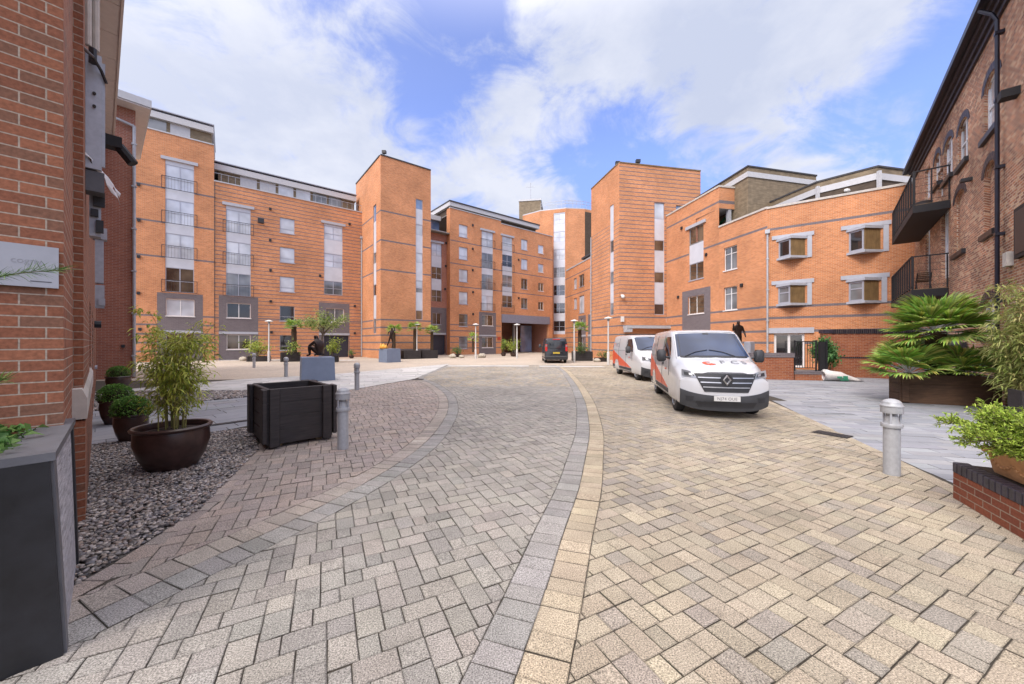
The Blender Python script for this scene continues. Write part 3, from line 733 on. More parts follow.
# pebbles
def ico(sub=1):
    bm = bmesh.new(); bmesh.ops.create_icosphere(bm, subdivisions=sub, radius=1)
    V = np.array([v.co[:] for v in bm.verts]); F = np.array([[v.index for v in f.verts] for f in bm.faces]); bm.free(); return V, F
def pebbles(name, region, n, smin, smax, sub, z=0.0):
    V, F = ico(sub); P = []
    xs = [p[0] for p in region]; ys = [p[1] for p in region]
    if area(region) < 0: region = region[::-1]
    def inside(x, y): return all((b[0] - a[0]) * (y - a[1]) - (b[1] - a[1]) * (x - a[0]) > 0 for a, b in zip(region, region[1:] + region[:1]))
    while len(P) < n:
        x, y = random.uniform(min(xs), max(xs)), random.uniform(min(ys), max(ys))
        if inside(x, y): P.append((x, y))
    P = np.array(P); S = rng.uniform(smin, smax, (n, 1)) * np.array([[1.0, .78, .5]]) * rng.uniform(.8, 1.2, (n, 3))
    a = rng.uniform(0, 6.283, n); tl = rng.normal(0, .3, n)
    VV = V[None] * S[:, None, :]; VV = VV + VV * 0.12 * np.sin(V[None] * 3 + a[:, None, None])
    x, y, zz = VV[..., 0].copy(), VV[..., 1].copy(), VV[..., 2].copy()
    zz, x = zz * np.cos(tl)[:, None] - x * np.sin(tl)[:, None], zz * np.sin(tl)[:, None] + x * np.cos(tl)[:, None]
    ca, sa = np.cos(a)[:, None], np.sin(a)[:, None]
    W = np.stack([x * ca - y * sa + P[:, :1], x * sa + y * ca + P[:, 1:], zz + z + rng.uniform(0, .02, n)[:, None]], -1)
    T = tint_mix(n, [(.19, .17, .155), (.33, .28, .235), (.10, .095, .10), (.46, .42, .385), (.25, .18, .145), (.15, .145, .16), (.06, .055, .058), (.34, .31, .305)], .2)
    o = np_mesh(name, W.reshape(-1, 3), (F[None] + (np.arange(n) * len(V))[:, None, None]).reshape(-1, 3), np.repeat(T, len(F), 0), M['pebble'], None, True)
    tag(o, None, None, None, 'stuff'); return o
mb = MB(); mb.add([(x, y, -.006) for x, y in GRAV], [tuple(range(5))]); G2 = [un(9.6, 0), (-6.6, 12.85), (-14.2, 12.38), (-13.36, 11.6)]
mb.add([(x, y, -.006) for x, y in G2], [tuple(range(4))]); structure(mb.build('gravel_bed', M['grit']))
o = pebbles('gravel', GRAV, 15000, .010, .025, 2, .002); tag(o, 'loose grey and brown pebbles between the brick wall and paving', 'gravel')
o = pebbles('gravel', G2, 6000, .03, .06, 1, .004); tag(o, 'pebbled strip beyond the slate path', 'gravel')

# ------------------------------------------------------------------ buildings
BR = [M['brick_orange'], M['brick_blue'], M['spandrel'], M['brick_wing']]
LOW = [4.0, 3.2, 2.4, 1.65, .9]; UP = [9.1, 12.1, 15.1]
def stripes(z0, z1, step=.375, h=.07): return [(-1, z, 99, z + h, 1) for z in np.arange(z0, z1, step)]
def building(name, label, F, cat='building'):
    p = F.pt(F.L / 2, 0); return thing(name, label, cat, (p.x, p.y, 0))
def shell(mb, corners, z0, z1, base=0):
    """plain walls along a chain of ground points, outward on the right-hand side"""
    for a, b in zip(corners, corners[1:]):
        F = Frame(a, b); c = [(0, z0), (F.L, z0), (F.L, z1), (0, z1)]
        mb.add([F.pt(*q) for q in c], [(0, 1, 2, 3)], base, c)
def roof(parent, corners, z, t=.12, mat='roof', name='roof'):
    cx, cy = sum(c[0] for c in corners) / len(corners), sum(c[1] for c in corners) / len(corners)
    corners = [(cx + (x - cx) * .985, cy + (y - cy) * .985) for x, y in corners] if mat == 'roof' else corners
    mb = MB(); mb.prism(corners, z - t, z); return mb.build(name, M[mat], parent, world=True)
def coping(parent, F, z, a0=0, a1=None, h=.10, w=.30, mat='coping', name='coping'):
    return part_box(name, parent, F, a0, F.L if a1 is None else a1, z, z + h, -w + .06, .06, mat)
def bay(parent, F, a0, a1, floors, zb=.1, wh=2.15, cols=2, panes=None, rail=True, top=None, out=.15, lint=True, spand='spandrel'):
    """tall glazed bay: a window per floor with pale panels between, juliet rails"""
    for i, k in enumerate(floors):
        z = 3 * k
        window(parent, F, a0, z + zb, a1, z + zb + wh, cols, (.45,), (panes[i] if panes else random.choice(PAN)), sill=False, rec=.06)
        zt = 3 * floors[i + 1] + zb if i + 1 < len(floors) else (top or z + zb + wh)
        if zt - (z + zb + wh) > .05: part_box('spandrel_panel', parent, F, a0, a1, z + zb + wh, zt, -.12, -.05, spand)
        if rail: juliet(parent, F, a0 - .22, a1 + .22, z + .08, z + 1.12)
    if lint: part_box('lintel', parent, F, a0 - .28, a1 + .28, (top or 3 * floors[-1] + zb + wh), (top or 3 * floors[-1] + zb + wh) + .26, .003, .14, 'lintel')
def win_at(parent, F, x0, x1, z0, z1, cols=2, pane=None, holes=None, **kw):
    a0, a1 = F.s(x0), F.s(x1); holes.append((a0, z0, a1, z1)); later.append((parent, F, a0, z0, a1, z1, cols, pane or random.choice(PAN), kw))
later = []
def flush():
    for (p, F, a0, z0, a1, z1, cols, pane, kw) in later: window(p, F, a0, z0, a1, z1, cols, kw.pop('rows', ()), pane, **kw)
    later.clear()

# --- C: the long apartment block on the left (taller bay, then the striped range)
C_L, C_M, C_R = (-31.6, 30.67), (-27.6, 33.8), (-17.3, 42.1)
F1, F2 = Frame(C_L, C_M), Frame(C_M, C_R)
b = building('apartment_block', 'long orange brick apartment block on the left with striped brickwork and tall glazed bays', F2)
w = MB(); h1, z1 = [], bands(F1, LOW + UP, .15)
a0, a1 = F1.s(165.3), F1.s(194)
h1.append((a0, 6.1, a1, 17.6)); bay(b, F1, a0, a1, [2, 3, 4, 5], panes=['glass_brown', 'glass_pale', 'glass_pale', 'glass_pale'], top=17.6)
z1.append((F1.s(157), -1, F1.s(203), 6.0, 1))
win_at(b, F1, 166, 194.5, 4.0, 5.5, 2, 'glass_pale', h1, frame='frame_white'); win_at(b, F1, 166, 194.5, 1.0, 2.45, 2, 'glass_brown', h1)
part_box('lintel', b, F1, F1.s(157), F1.s(203), 2.5, 2.72, .003, .05, 'lintel')
wall(w, F1, 0, 19.9, h1, z1)
h2, z2 = [], stripes(0.06, 16.5) + bands(F2, LOW[:1], .12)
a0, a1 = F2.s(226), F2.s(250.7); h2.append((a0, 6.1, a1, 14.6)); bay(b, F2, a0, a1, [2, 3, 4], panes=['glass_mid', 'glass_pale', 'glass_pale'], top=14.6)
a0, a1 = F2.s(324), F2.s(342.5); h2.append((a0, 6.9, a1, 14.6)); bay(b, F2, a0, a1, [2, 3, 4], zb=.9, wh=1.5, panes=['glass_mid', 'glass_pale', 'glass_pale'], rail=False, top=14.6)
z2 += [(F2.s(218.8), -1, F2.s(258.2), 6.05, 1), (F2.s(318.8), -1, F2.s(349.5), 6.0, 1)]
for k, p in ((4, 'glass_pale'), (3, 'glass_pale'), (2, 'glass_pale'), (1, 'glass_dark'), (0, 'glass_dark')): win_at(b, F2, 279.8, 294.6, 3 * k + .85, 3 * k + 2.4, 1, p, h2, rows=(.28,))
win_at(b, F2, 226.7, 250.7, 4.0, 5.4, 2, 'glass_dark', h2, frame='frame_white'); win_at(b, F2, 226.7, 250.7, 1.0, 2.4, 2, 'glass_brown', h2, frame='frame_white')
win_at(b, F2, 325.8, 344, 3.9, 5.4, 2, 'glass_mid', h2, frame='frame_white')
for x0, x1 in ((218.8, 258.2), (318.8, 349.5)): part_box('lintel', b, F2, F2.s(x0), F2.s(x1), 2.45, 2.68, .003, .05, 'lintel')
a0, a1 = F2.s(324), F2.s(348.6); h2.append((a0, .02, a1, 2.4)); part_box('door', b, F2, a0, a1, .02, 2.4, -.30, -.22, 'door_dark')
wall(w, F2, 0, 16.6, h2, z2, depth=.14)
nb = lambda F, a, o: tuple(F.pt(a, 0, o))[:2]
shell(w, [nb(F1, F1.L, -9), nb(F1, 0, -9), C_L], 0, 19.9); shell(w, [C_M, nb(F1, F1.L, -9)], 16.4, 19.9); shell(w, [C_R, nb(F2, F2.L, -9), nb(F2, 0, -9)], 0, 16.6)
w.build('wall', BR, b, world=True); flush()
roof(b, [C_L, C_M, nb(F1, F1.L, -9), nb(F1, 0, -9)], 19.5); roof(b, [C_M, C_R, nb(F2, F2.L, -9), nb(F2, 0, -9)], 16.2)
coping(b, F1, 19.9); coping(b, F2, 16.6)
for (F, zb, zt, a0, a1, sb) in ((F1, 19.6, 21.7, .3, F1.L - .2, 1.3), (F2, 16.3, 18.35, .3, F2.L - .5, 1.3)):
    ph = MB(); fbox(ph, F, a0, a1, zb, zt, -7, -sb); o = ph.build('penthouse', M['timber_clad'], b, world=True)
    part_box('fascia', o, F, a0 - .3, a1 + .15, zt - .25, zt + .30, -7.2, -sb + .35, 'white_fascia'); part_box('roof_edge', o, F, a0 - .35, a1 + .2, zt + .47, zt + .55, -7.2, -sb + .42, 'frame')
    q = MB()
    for k in range(int((a1 - a0) / 1.1)): fbox(q, F, a0 + k * 1.1, a0 + k * 1.1 + .12, zt + .302, zt + .468, -sb + .2, -sb + .3)
    q.build('edge_bracket', M['rail'], o, world=True)
    n = int((a1 - a0) / 1.6)
    for k in range(n):
        if random.random() < .6:
            q = MB(); fbox(q, F, a0 + k * 1.6 + .1, a0 + k * 1.6 + 1.45, zb + .3, zt - .1, -sb + .003, -sb + .05); q.build('penthouse_window', M[random.choice(['glass_pale', 'glass_pale', 'white_fascia', 'glass_dark', 'glass_mid'])], o, world=True)
q = MB(); 
for k in range(26):
    a = F2.L * k / 25; fbox(q, F2, a - .012, a + .012, 16.7, 17.42, -.11, -.09)
fbox(q, F2, 0, F2.L, 17.42, 17.45, -.12, -.08); q.build('roof_rail', M['frame'], b, world=True)
downpipe(b, F2, F2.s(361.8) - .05, .1, 13.6); downpipe(b, F2, .06, .1, 16.5, r=.03, mat='rail', hopper=False)
for x, y in ((270.2, 208.8), (270.2, 240), (270.5, 270), (320, 275.5), (349.5, 224), (270.7, 301.2), (354.7, 306), (354.7, 333), (271.4, 332)): vent(b, F2, x, y)
for x, y in ((138.5, 147.5), (138.5, 184.5), (138.8, 220), (138.6, 256.5), (138.5, 293), (140, 329)): vent(b, F1, x, y)
a, z = F2.at(260.5, 222); q = MB(); fbox(q, F2, a - .25, a + .25, z - .2, z + .22, .25, .6); fbox(q, F2, a - .05, a + .05, z - .05, z + .05, .003, .25); q.build('floodlight', M['dark_plastic'], b, world=True)

# --- tower on the left
T0 = Vector((-13.35, 37.1)); tr, tl = Vector((.790, .613)), Vector((-.62, .785)) 
T_R = tuple(T0 + tr * 5.5); T_L = tuple(T0 + tl * 8.8)
FR, FL = Frame(tuple(T0), T_R), Frame(T_L, tuple(T0))
b = building('stair_tower', 'plain orange brick stair tower with narrow glazed slits left of the courtyard centre', FR)
w = MB()
def slit(parent, F, x0, x1, z0, z1, pat, holes):
    a0, a1 = F.s(x0), F.s(x1); holes.append((a0, z0, a1, z1, .16)); z = z0
    for hgt, kind in pat:
        e = min(z1, z + hgt)
        if kind == 'p': part_box('spandrel_panel', parent, F, a0, a1, z, e, -.15, -.06, 'spandrel')
        else: window(parent, F, a0, z, a1, e, 1, (), kind, sill=False, rec=.07, fw=.07)
        z = e
hr, hl = [], []
slit(b, FR, 415.8, 422.8, 4.1, 17.2, [(1.05, 'glass_brown'), (1.9, 'p'), (.55, 'glass_mid'), (.8, 'glass_pale'), (1.9, 'p'), (1.1, 'glass_pale'), (1.9, 'p'), (1.2, 'glass_pale'), (1.6, 'p'), (2, 'glass_blue')], hr)
slit(b, FL, 373.2, 376.2, 2.6, 16.2, [(1.6, 'glass_mid'), (2.4, 'p'), (1.2, 'glass_dark'), (2.2, 'p'), (1.2, 'glass_mid'), (3.2, 'p'), (3, 'glass_blue')], hl)
wall(w, FR, 0, 20.7, hr, bands(FR, LOW + UP, .15)); wall(w, FL, 0, 20.7, hl, bands(FL, LOW + UP, .15))
T_B = tuple(Vector(T_R) + tl * 8.8); shell(w, [T_R, T_B, T_L], 0, 20.7)
w.build('wall', BR, b, world=True); roof(b, [tuple(T0), T_R, T_B, T_L], 20.5)
coping(b, FR, 20.7, h=.12, mat='roof_dark'); coping(b, FL, 20.7, a1=FL.L - .3, h=.12, mat='roof_dark')
def roof_flood(b, x, y, z):
    q = MB(); q.tube([(x, y, z), (x, y, z + .3)], .04, 6); q.box(x - .2, y - .15, z + .22, x + .2, y + .15, z + .5); q.build('floodlight', M['dark_plastic'], b, world=True)
roof_flood(b, T0.x + .25, T0.y + .3, 20.8)

# --- D: back range
D0, DD = Vector((-8.1, 47.85)), Vector((.7785, .6276))
at = lambda x: tuple(D0 + DD * ((lambda k: (-(D0.x - k * D0.y)) / (DD.x - k * DD.y))((x - 512) / CF)))
DA, DB, DC, DE = at(428), at(450), at(501), at(552.6)
Fd1, Fd2, Fd3 = Frame(DA, DB), Frame(DB, DC), Frame(DC, DE)
b = building('apartment_block', 'long orange brick back range with an archway under a blue-grey beam', Fd2)
w = MB(); h, z = [], bands(Fd1, LOW, .12)
in1 = Frame(nb(Fd1, 0, -.9), nb(Fd1, Fd1.L, -.9))
a0, a1 = in1.s(431.5), in1.s(441.6); h.append((a0, 7.0, a1, 14.6)); bay(b, in1, a0, a1, [2, 3, 4], zb=.9, wh=1.6, panes=['glass_brown', 'glass_brown', 'glass_pale'], rail=False, top=14.6)
z.append((in1.s(430), -1, in1.s(446.5), 6.2, 1)); win_at(b, in1, 432.5, 441, 4.0, 5.5, 2, 'glass_brown', h)
a0, a1 = in1.s(432.5), in1.s(445.8); h.append((a0, .02, a1, 2.6)); part_box('door', b, in1, a0, a1, .02, 2.6, -.35, -.28, 'door_dark'); part_box('lintel', b, in1, a0, a1, 2.65, 2.9, .003, .05, 'lintel')
wall(w, in1, 0, 16.2, h, z, base=3)  # recess wall takes the darker brick: its shade put into the colour
F = Frame(nb(Fd1, Fd1.L, -.9), DB); c = [(0, 0), (F.L, 0), (F.L, 19.3), (0, 19.3)]; w.add([F.pt(*q) for q in c], [(0, 1, 2, 3)], 0, c)
part_box('balustrade', b, in1, .0, in1.L, 16.3, 18.2, -2.2, -2.1, 'glass_blue'); part_box('fascia', b, in1, 0, in1.L, 18.2, 18.8, -2.4, -1.6, 'white_fascia'); coping(b, in1, 16.2)
h, z = [], bands(Fd2, LOW + UP, .13)
for k, p in ((5, 'glass_pale'), (4, 'glass_pale'), (3, 'glass_pale'), (2, 'glass_pale'), (1, 'glass_brown'), (0, 'glass_mid')): win_at(b, Fd2, 459, 467.7, 3 * k + .8, 3 * k + 2.45, 1, p, h, rows=(.3,))
a0, a1 = Fd2.s(481.7), Fd2.s(493); h.append((a0, 6.1, a1, 17.3)); bay(b, Fd2, a0, a1, [2, 3, 4, 5], panes=['glass_pale', 'glass_mid', 'glass_mid', 'glass_pale'], top=17.3)
z.append((Fd2.s(479), -1, Fd2.s(496), 5.9, 1)); win_at(b, Fd2, 482, 493, 4.0, 5.5, 2, 'glass_brown', h, frame='frame_white'); win_at(b, Fd2, 482, 493, .9, 2.4, 2, 'glass_brown', h, frame='frame_white')
part_box('lintel', b, Fd2, Fd2.s(479), Fd2.s(496), 2.5, 2.7, .003, .05, 'lintel')
wall(w, Fd2, 0, 19.3, h, z)
q = MB(); fbox(q, Fd2, Fd2.s(497.5), Fd2.s(501) - .1, 2.0, 2.45, .003, .06); q.build('wall_sign', M['red'], b, world=True)
h, z = [], bands(Fd3, UP, .13)
a0, a1 = Fd3.s(502.3), Fd3.s(512.3); h.append((a0, 6.8, a1, 17.2)); bay(b, Fd3, a0, a1, [2, 3, 4, 5], zb=.8, wh=1.75, panes=['glass_brown', 'glass_mid', 'glass_dark', 'glass_pale'], top=17.2)
for k, p in ((5, 'glass_pale'), (4, 'glass_pale'), (3, 'glass_brown'), (2, 'glass_brown')):
    win_at(b, Fd3, 521.2, 527.6, 3 * k + .8, 3 * k + 2.4, 2, p, h); win_at(b, Fd3, 538.2, 543.6, 3 * k + .8, 3 * k + 2.1, 2 if k < 4 else 1, p, h, frame='frame_white')
a0, a1 = Fd3.s(501.6), Fd3.s(548.5); h.append((a0, -.02, a1, 5.75, .4))
wall(w, Fd3, 0, 18.9, h, z, reveal=0)
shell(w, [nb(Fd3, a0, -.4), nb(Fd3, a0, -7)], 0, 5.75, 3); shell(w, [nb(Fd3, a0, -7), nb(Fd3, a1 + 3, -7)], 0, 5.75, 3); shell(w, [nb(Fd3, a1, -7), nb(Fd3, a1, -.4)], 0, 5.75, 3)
q = [Fd3.pt(a0, 5.75, -.4), Fd3.pt(a1, 5.75, -.4), Fd3.pt(a1, 5.75, -7), Fd3.pt(a0, 5.75, -7)]; w.add(q, [(0, 1, 2, 3)], 2, [(0, 0)] * 4)
shell(w, [DE, nb(Fd3, Fd3.L, -9), nb(Fd2, 0, -9)], 0, 18.9)
w.build('wall', BR, b, world=True); flush()
part_box('beam', b, Fd3, a0 - .02, a1 + .15, 4.55, 5.75, -.3, .18, 'beam')
part_box('glazed_screen', b, Fd3, a1 - 3.3, a1 - .9, .1, 4.4, -3.2, -3.1, 'glass_blue'); part_box('column', b, Fd3, a1 - 4.9, a1 - 4.6, 0, 4.55, -3.2, -2.9, 'frame')
roof(b, [DA, DB, nb(Fd2, 0, -9), nb(Fd1, 0, -9)], 16.0); roof(b, [DB, DE, nb(Fd3, Fd3.L, -9), nb(Fd2, 0, -9)], 18.7)
coping(b, Fd2, 19.3); coping(b, Fd3, 18.9)
ph = MB(); FF = Frame(DB, DE); fbox(ph, FF, .8, FF.L - 2.6, 18.8, 19.95, -7, -1.3); o = ph.build('penthouse', M['timber_dark'], b, world=True)
part_box('fascia', o, FF, .4, FF.L - 2.2, 19.95, 20.5, -7.2, -.8, 'white_fascia'); part_box('roof_edge', o, FF, .35, FF.L - 2.1, 20.5, 20.66, -7.2, -.72, 'roof_dark')
for x, y in ((472.6, 225.2), (472.6, 248.8), (472.6, 270), (472.9, 292), (473, 314), (518.5, 259.7), (518.6, 298)): vent(b, Fd2 if x < 500 else Fd3, x, y, .12)
for x, y in ((446, 243), (445.6, 266), (445, 289)): vent(b, in1, x, y, .12)

# --- E: round tower and the pale block beside it
pts = [(1.9, 64.5), (4.77, 62.2), (9.0, 60.9), (12.24, 61.3), (15.6, 63.0), (18, 67), (16, 72), (8, 73), (2, 69)]
FE = [Frame(pts[i], pts[i + 1]) for i in range(len(pts) - 1)]
b = building('round_tower', 'faceted brick tower at the back corner with one full-height glazed strip', FE[1])
w = MB(); h = []
a0, a1 = FE[1].s(553.6), FE[1].s(565.3) - .05; h.append((a0, 3.0, a1, 23.4)); bay(b, FE[1], a0, a1, list(range(1, 8)), zb=.5, wh=1.75, panes=['glass_dark', 'glass_dark', 'glass_dark', 'glass_mid', 'glass_pale', 'glass_pale', 'glass_pale'], rail=False, top=23.4, lint=False)
part_box('spandrel_panel', b, FE[1], a0, a1, 3.0, 3.5, -.12, -.05, 'spandrel')
wall(w, FE[1], 0, 24.0, h, bands(FE[1], LOW + [9.1, 12.1], .12))
for i, F in enumerate(FE):
    if i == 1: continue
    wall(w, F, 0, 24.0, [], bands(F, LOW + [9.1, 12.1], .12) + ([(F.s(585.5), 6, F.L, 23.6, 4)] if i == 2 else [(-1, 6, 99, 23.6, 4)] if i == 3 else []))
shell(w, [pts[-1], pts[0]], 0, 24)
w.build('wall', BR + [M['timber_dark']], b, world=True); roof(b, pts, 24.16, .16, 'coping')
q = MB()
for i in range(1, 5):
    FE_ = FE[i]; fbox(q, FE_, 0, FE_.L, 25.0, 25.06, -.6, -.54); fbox(q, FE_, 0, FE_.L, 25.5, 25.56, -.6, -.54)
    for k in range(5): fbox(q, FE_, FE_.L * k / 5, FE_.L * k / 5 + .04, 24.3, 25.55, -.59, -.55)
q.build('roof_rail', M['frame'], b, world=True)
Fk = Frame((1.3, 66.8), (5.2, 66.2)); b = building('roof_plant_room', 'square pale clad plant room with a thin aerial rising behind the back range', Fk)
q = MB(); fbox(q, Fk, 0, Fk.L, 0, 27.4, -5, 0); q.build('wall', M['timber_clad'], b, world=True)
part_box('roof', b, Fk, -.1, Fk.L + .1, 27.4, 27.7, -5.1, .1, 'coping'); q = MB(); p = Fk.pt(2, 27.7, -1.2); q.tube([p, p + Vector((0, 0, 3.6))], .05, 5); fbox(q, Fk, 1.2, 2.8, 30.4, 30.46, -1.22, -1.18); q.build('aerial', M['frame'], b, world=True)

# --- F: the low link wing
Ff = Frame((9.0, 60.6), (11.75, 47.0)); b = building('link_wing', 'low orange brick wing with small windows between the round and striped towers', Ff)
w = MB(); h, z = [], bands(Ff, LOW + [9.1, 12.1], .13)
for x0, x1, z0, z1, p, c in ((573.8, 576.7, 9.9, 11.6, 'glass_pale', 1), (579, 584.2, 9.9, 11.7, 'glass_brown', 2), (573.8, 576.7, 6.8, 8.5, 'glass_pale', 1), (579, 584.2, 6.0, 8.6, 'glass_pale', 2), (589.6, 591.8, 10.2, 12.3, 'glass_blue', 1), (589.6, 591.8, 5.6, 8.6, 'glass_blue', 1), (579.6, 584, 3.6, 5.2, 'glass_mid', 2), (579.6, 584, .8, 2.4, 'glass_mid', 2)):
    win_at(b, Ff, x0, x1, z0, z1, c, p, h)
z += [(Ff.s(578.4), -1, Ff.s(585.8), 5.6, 1), (Ff.s(588), -1, Ff.s(592.2), 5.6, 1)]
wall(w, Ff, 0, 13.4, h, z); shell(w, [(11.75, 47), (19, 48.5), (17, 62), (9.0, 60.6)], 0, 13.4)
w.build('wall', BR, b, world=True); flush(); roof(b, [(9, 60.6), (11.75, 47), (19, 48.5), (17, 62)], 13.2); coping(b, Ff, 13.4, h=.2)
for x0, x1 in ((578.4, 585.8), (588, 592.2)): part_box('lintel', b, Ff, Ff.s(x0), Ff.s(x1), 2.5, 2.75, .003, .05, 'lintel')
q = MB(); fbox(q, Ff, 4, Ff.L - .5, 13.3, 14.6, -6, -1.6); o = q.build('penthouse', M['timber_clad'], b, world=True); part_box('roof_edge', o, Ff, 3.6, Ff.L - .3, 14.6, 14.9, -6.2, -1.2, 'roof_dark')

# --- G: striped tower on the right
G0 = Vector((9.85, 33.5)); gr, gl = Vector((.980, .199)), Vector((-.2177, .976)); G_R, G_L = tuple(G0 + gr * 8.5), tuple(G0 + gl * 6.0); G_B = tuple(Vector(G_R) + gl * 6.0)
Gr, Gl = Frame(tuple(G0), G_R), Frame(G_L, tuple(G0))
b = building('striped_tower', 'striped orange and grey brick tower right of centre behind the white vans', Gr)
w = MB(); hr, hl = [], []
pat = [(1.05, 'glass_dark'), (1.95, 'p'), (1.05, 'glass_brown'), (1.95, 'p'), (1.05, 'glass_brown'), (1.95, 'p'), (2, 'glass_pale')]
slit(b, Gr, 654.4, 664.5, 4.25, 14.8, pat, hr); slit(b, Gl, 609.8, 613.6, 4.25, 14.8, [(1.2, 'glass_mid'), (1.8, 'p'), (1.2, 'glass_mid'), (1.8, 'p'), (1.2, 'glass_brown'), (1.8, 'p'), (2, 'p')], hl)
a0, a1 = Gr.s(676), Gr.s(684); hr.append((a0, 13.4, a1, 14.7)); window(b, Gr, a0, 13.4, a1, 14.7, 1, (), 'glass_blue')
wall(w, Gr, 0, 18.15, hr, stripes(4.3, 17.9) + bands(Gr, LOW, .13)); wall(w, Gl, 0, 18.15, hl, stripes(4.3, 13, .375, .05) + bands(Gl, LOW, .13))
shell(w, [G_R, G_B, G_L], 0, 18.15); w.build('wall', BR, b, world=True); roof(b, [tuple(G0), G_R, G_B, G_L], 17.9)
coping(b, Gr, 18.15, h=.10, mat='timber_clad'); coping(b, Gl, 18.15, a1=Gl.L - .3, h=.10, mat='timber_clad')
roof_flood(b, G0.x + .1, G0.y + .9, 18.2); roof_flood(b, G0.x + 1.9, G0.y + .55, 18.2)
q = MB(); a0, a1 = Gr.s(623), Gr.s(674); fbox(q, Gr, a0, a1, 2.95, 3.2, .003, .75); fbox(q, Gr, a0, a0 + .55, 2.6, 2.95, .1, .7); q.build('canopy', M['pipe'], b, world=True)
for x in (622, 667.5): a = Gr.s(x); part_box('wall_lamp', b, Gr, a - .14, a + .14, 3.55, 4.05, .003, .16, 'lamp_head')
a, z = Gr.at(620.5, 297); q = MB(); q.ellipsoid(tuple(Gr.pt(a + .1, z, .28)), (.17, .17, .17)); fbox(q, Gr, a, a + .2, z + .05, z + .2, .003, .25); q.build('camera_dome', M['lamp_head'], b, world=True, smooth=True)
a0, a1 = Gr.s(630), Gr.s(668)
downpipe(b, Gl, .2, .1, 12.9, r=.05, hopper=False)

# --- H: right block, straight wing then the wing turned towards us
H_A, H_B, H_C, H_D = (14.55, 34.4), (15.77, 27.8), (16.65, 23.8), (22.35, 19.7)
Fh1, Fh1b, Fh2 = Frame(H_A, H_B), Frame(H_B, H_C), Frame(H_C, H_D)
b = building('apartment_block', 'bright orange three-storey brick block on the right with box bay windows and a roof loggia', Fh2)
w = MB(); FH = Frame(H_A, H_C)
h, z = [], bands(Fh1, [9.2, 12.4, 4.0, 3.2, 2.4, 1.65], .15)
a0, a1 = Fh1.s(689), Fh1.s(703.5); h.append((a0, 6.9, a1, 11.3)); window(b, Fh1, a0, 6.9, a1, 8.3, 2, (), 'glass_brown', sill=True, rec=.07); part_box('spandrel_panel', b, Fh1, a0, a1, 8.3, 9.9, -.12, -.05, 'spandrel'); window(b, Fh1, a0, 9.9, a1, 11.3, 2, (), 'glass_brown', sill=False, rec=.07)
part_box('lintel', b, Fh1, a0 - .3, a1 + .3, 11.3, 11.55, .003, .14, 'lintel')
z.append((Fh1.s(682.2), -1, Fh1.s(710.5), 6.1, 1)); win_at(b, Fh1, 688.2, 704, 4.05, 5.55, 2, 'glass_brown', h, frame='frame_white')
wall(w, Fh1, 0, 13.5, h, z)
h, z = [], bands(Fh1b, [9.2, 4.0, 3.2, 2.4, 1.65], .15)
for zz, p in ((7.0, 'glass_mid'), (4.05, 'glass_mid')): win_at(b, Fh1b, 723.8, 737, zz, zz + 1.7, 2, p, h, rows=(.70,), frame='frame_white')
wall(w, Fh1b, 0, 10.4, h, z)
h, z = [], bands(Fh2, [9.0, 3.95, 3.25, 2.4, 1.65], .15)
a0, a1 = Fh2.s(774), Fh2.s(804.5); h.append((a0, .1, a1, 2.25)); window(b, Fh2, a0, .1, a1, 2.25, 2, (), 'glass_dark', 'frame_white', fw=.12, sill=False); part_box('lintel', b, Fh2, Fh2.s(768.6), Fh2.s(814), 2.26, 2.6, .003, .10, 'lintel')
wall(w, Fh2, 0, 10.36, h, z)
Hb = (22.5, 33.0)
Fret = Frame(H_B, (20.6, 28.85)); wall(w, Fret, 11.9, 13.5, [], [(-1, 12.28, 99, 12.52, 1)]); c = [(0, 10.2), (Fret.L, 10.2), (Fret.L, 11.9), (0, 11.9)]
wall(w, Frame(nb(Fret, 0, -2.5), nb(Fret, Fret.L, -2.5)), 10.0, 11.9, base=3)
w.add([Fret.pt(0, 11.9), Fret.pt(Fret.L, 11.9), Fret.pt(Fret.L, 11.9, -2.5), Fret.pt(0, 11.9, -2.5)], [(0, 1, 2, 3)], 2, [(0, 0)] * 4)
shell(w, [(20.6, 28.85), (19.3, 35.3), H_A], 10, 13.5); shell(w, [H_D, (27, 27), (19.3, 35.3), H_A], 0, 10.0)
w.build('wall', BR, b, world=True); flush()
roof(b, [H_A, H_B, H_C, H_D, (27, 27), (19.3, 35.3)], 10.0); roof(b, [H_A, H_B, (20.6, 28.85), (19.3, 35.3)], 13.3)
coping(b, Fh1, 13.5, h=.13, mat='stone_cap'); coping(b, Fh1b, 10.4, h=.13, mat='stone_cap'); coping(b, Fh2, 10.36, a0=-.05, h=.13, mat='stone_cap'); coping(b, Fret, 13.5, h=.13, mat='stone_cap')
part_box('post', b, Fret, .9, 1.15, 10.2, 11.9, -.3, -.05, 'pipe')
q = MB(); q.add([Fret.pt(1.3, 11.85, -.3), Fret.pt(4.4, 11.85, -.3), Fret.pt(4.4, 11.1, -1.9), Fret.pt(1.3, 11.1, -1.9), Fret.pt(1.3, 11.75, -.3), Fret.pt(4.4, 11.75, -.3), Fret.pt(4.4, 11.0, -1.9), Fret.pt(1.3, 11.0, -1.9)], [(0, 1, 2, 3), (7, 6, 5, 4), (0, 4, 5, 1), (1, 5, 6, 2), (2, 6, 7, 3), (3, 7, 4, 0)]); q.build('awning', M['green'], b, world=True)
downpipe(b, Fh2, Fh2.s(767.5), .1, 8.75, r=.055)
for x, y in ((706.5, 254.5), (678.5, 297), (682, 228)): vent(b, Fh1, x, y, .1)
vent(b, Fh1b, 742, 285, .1)
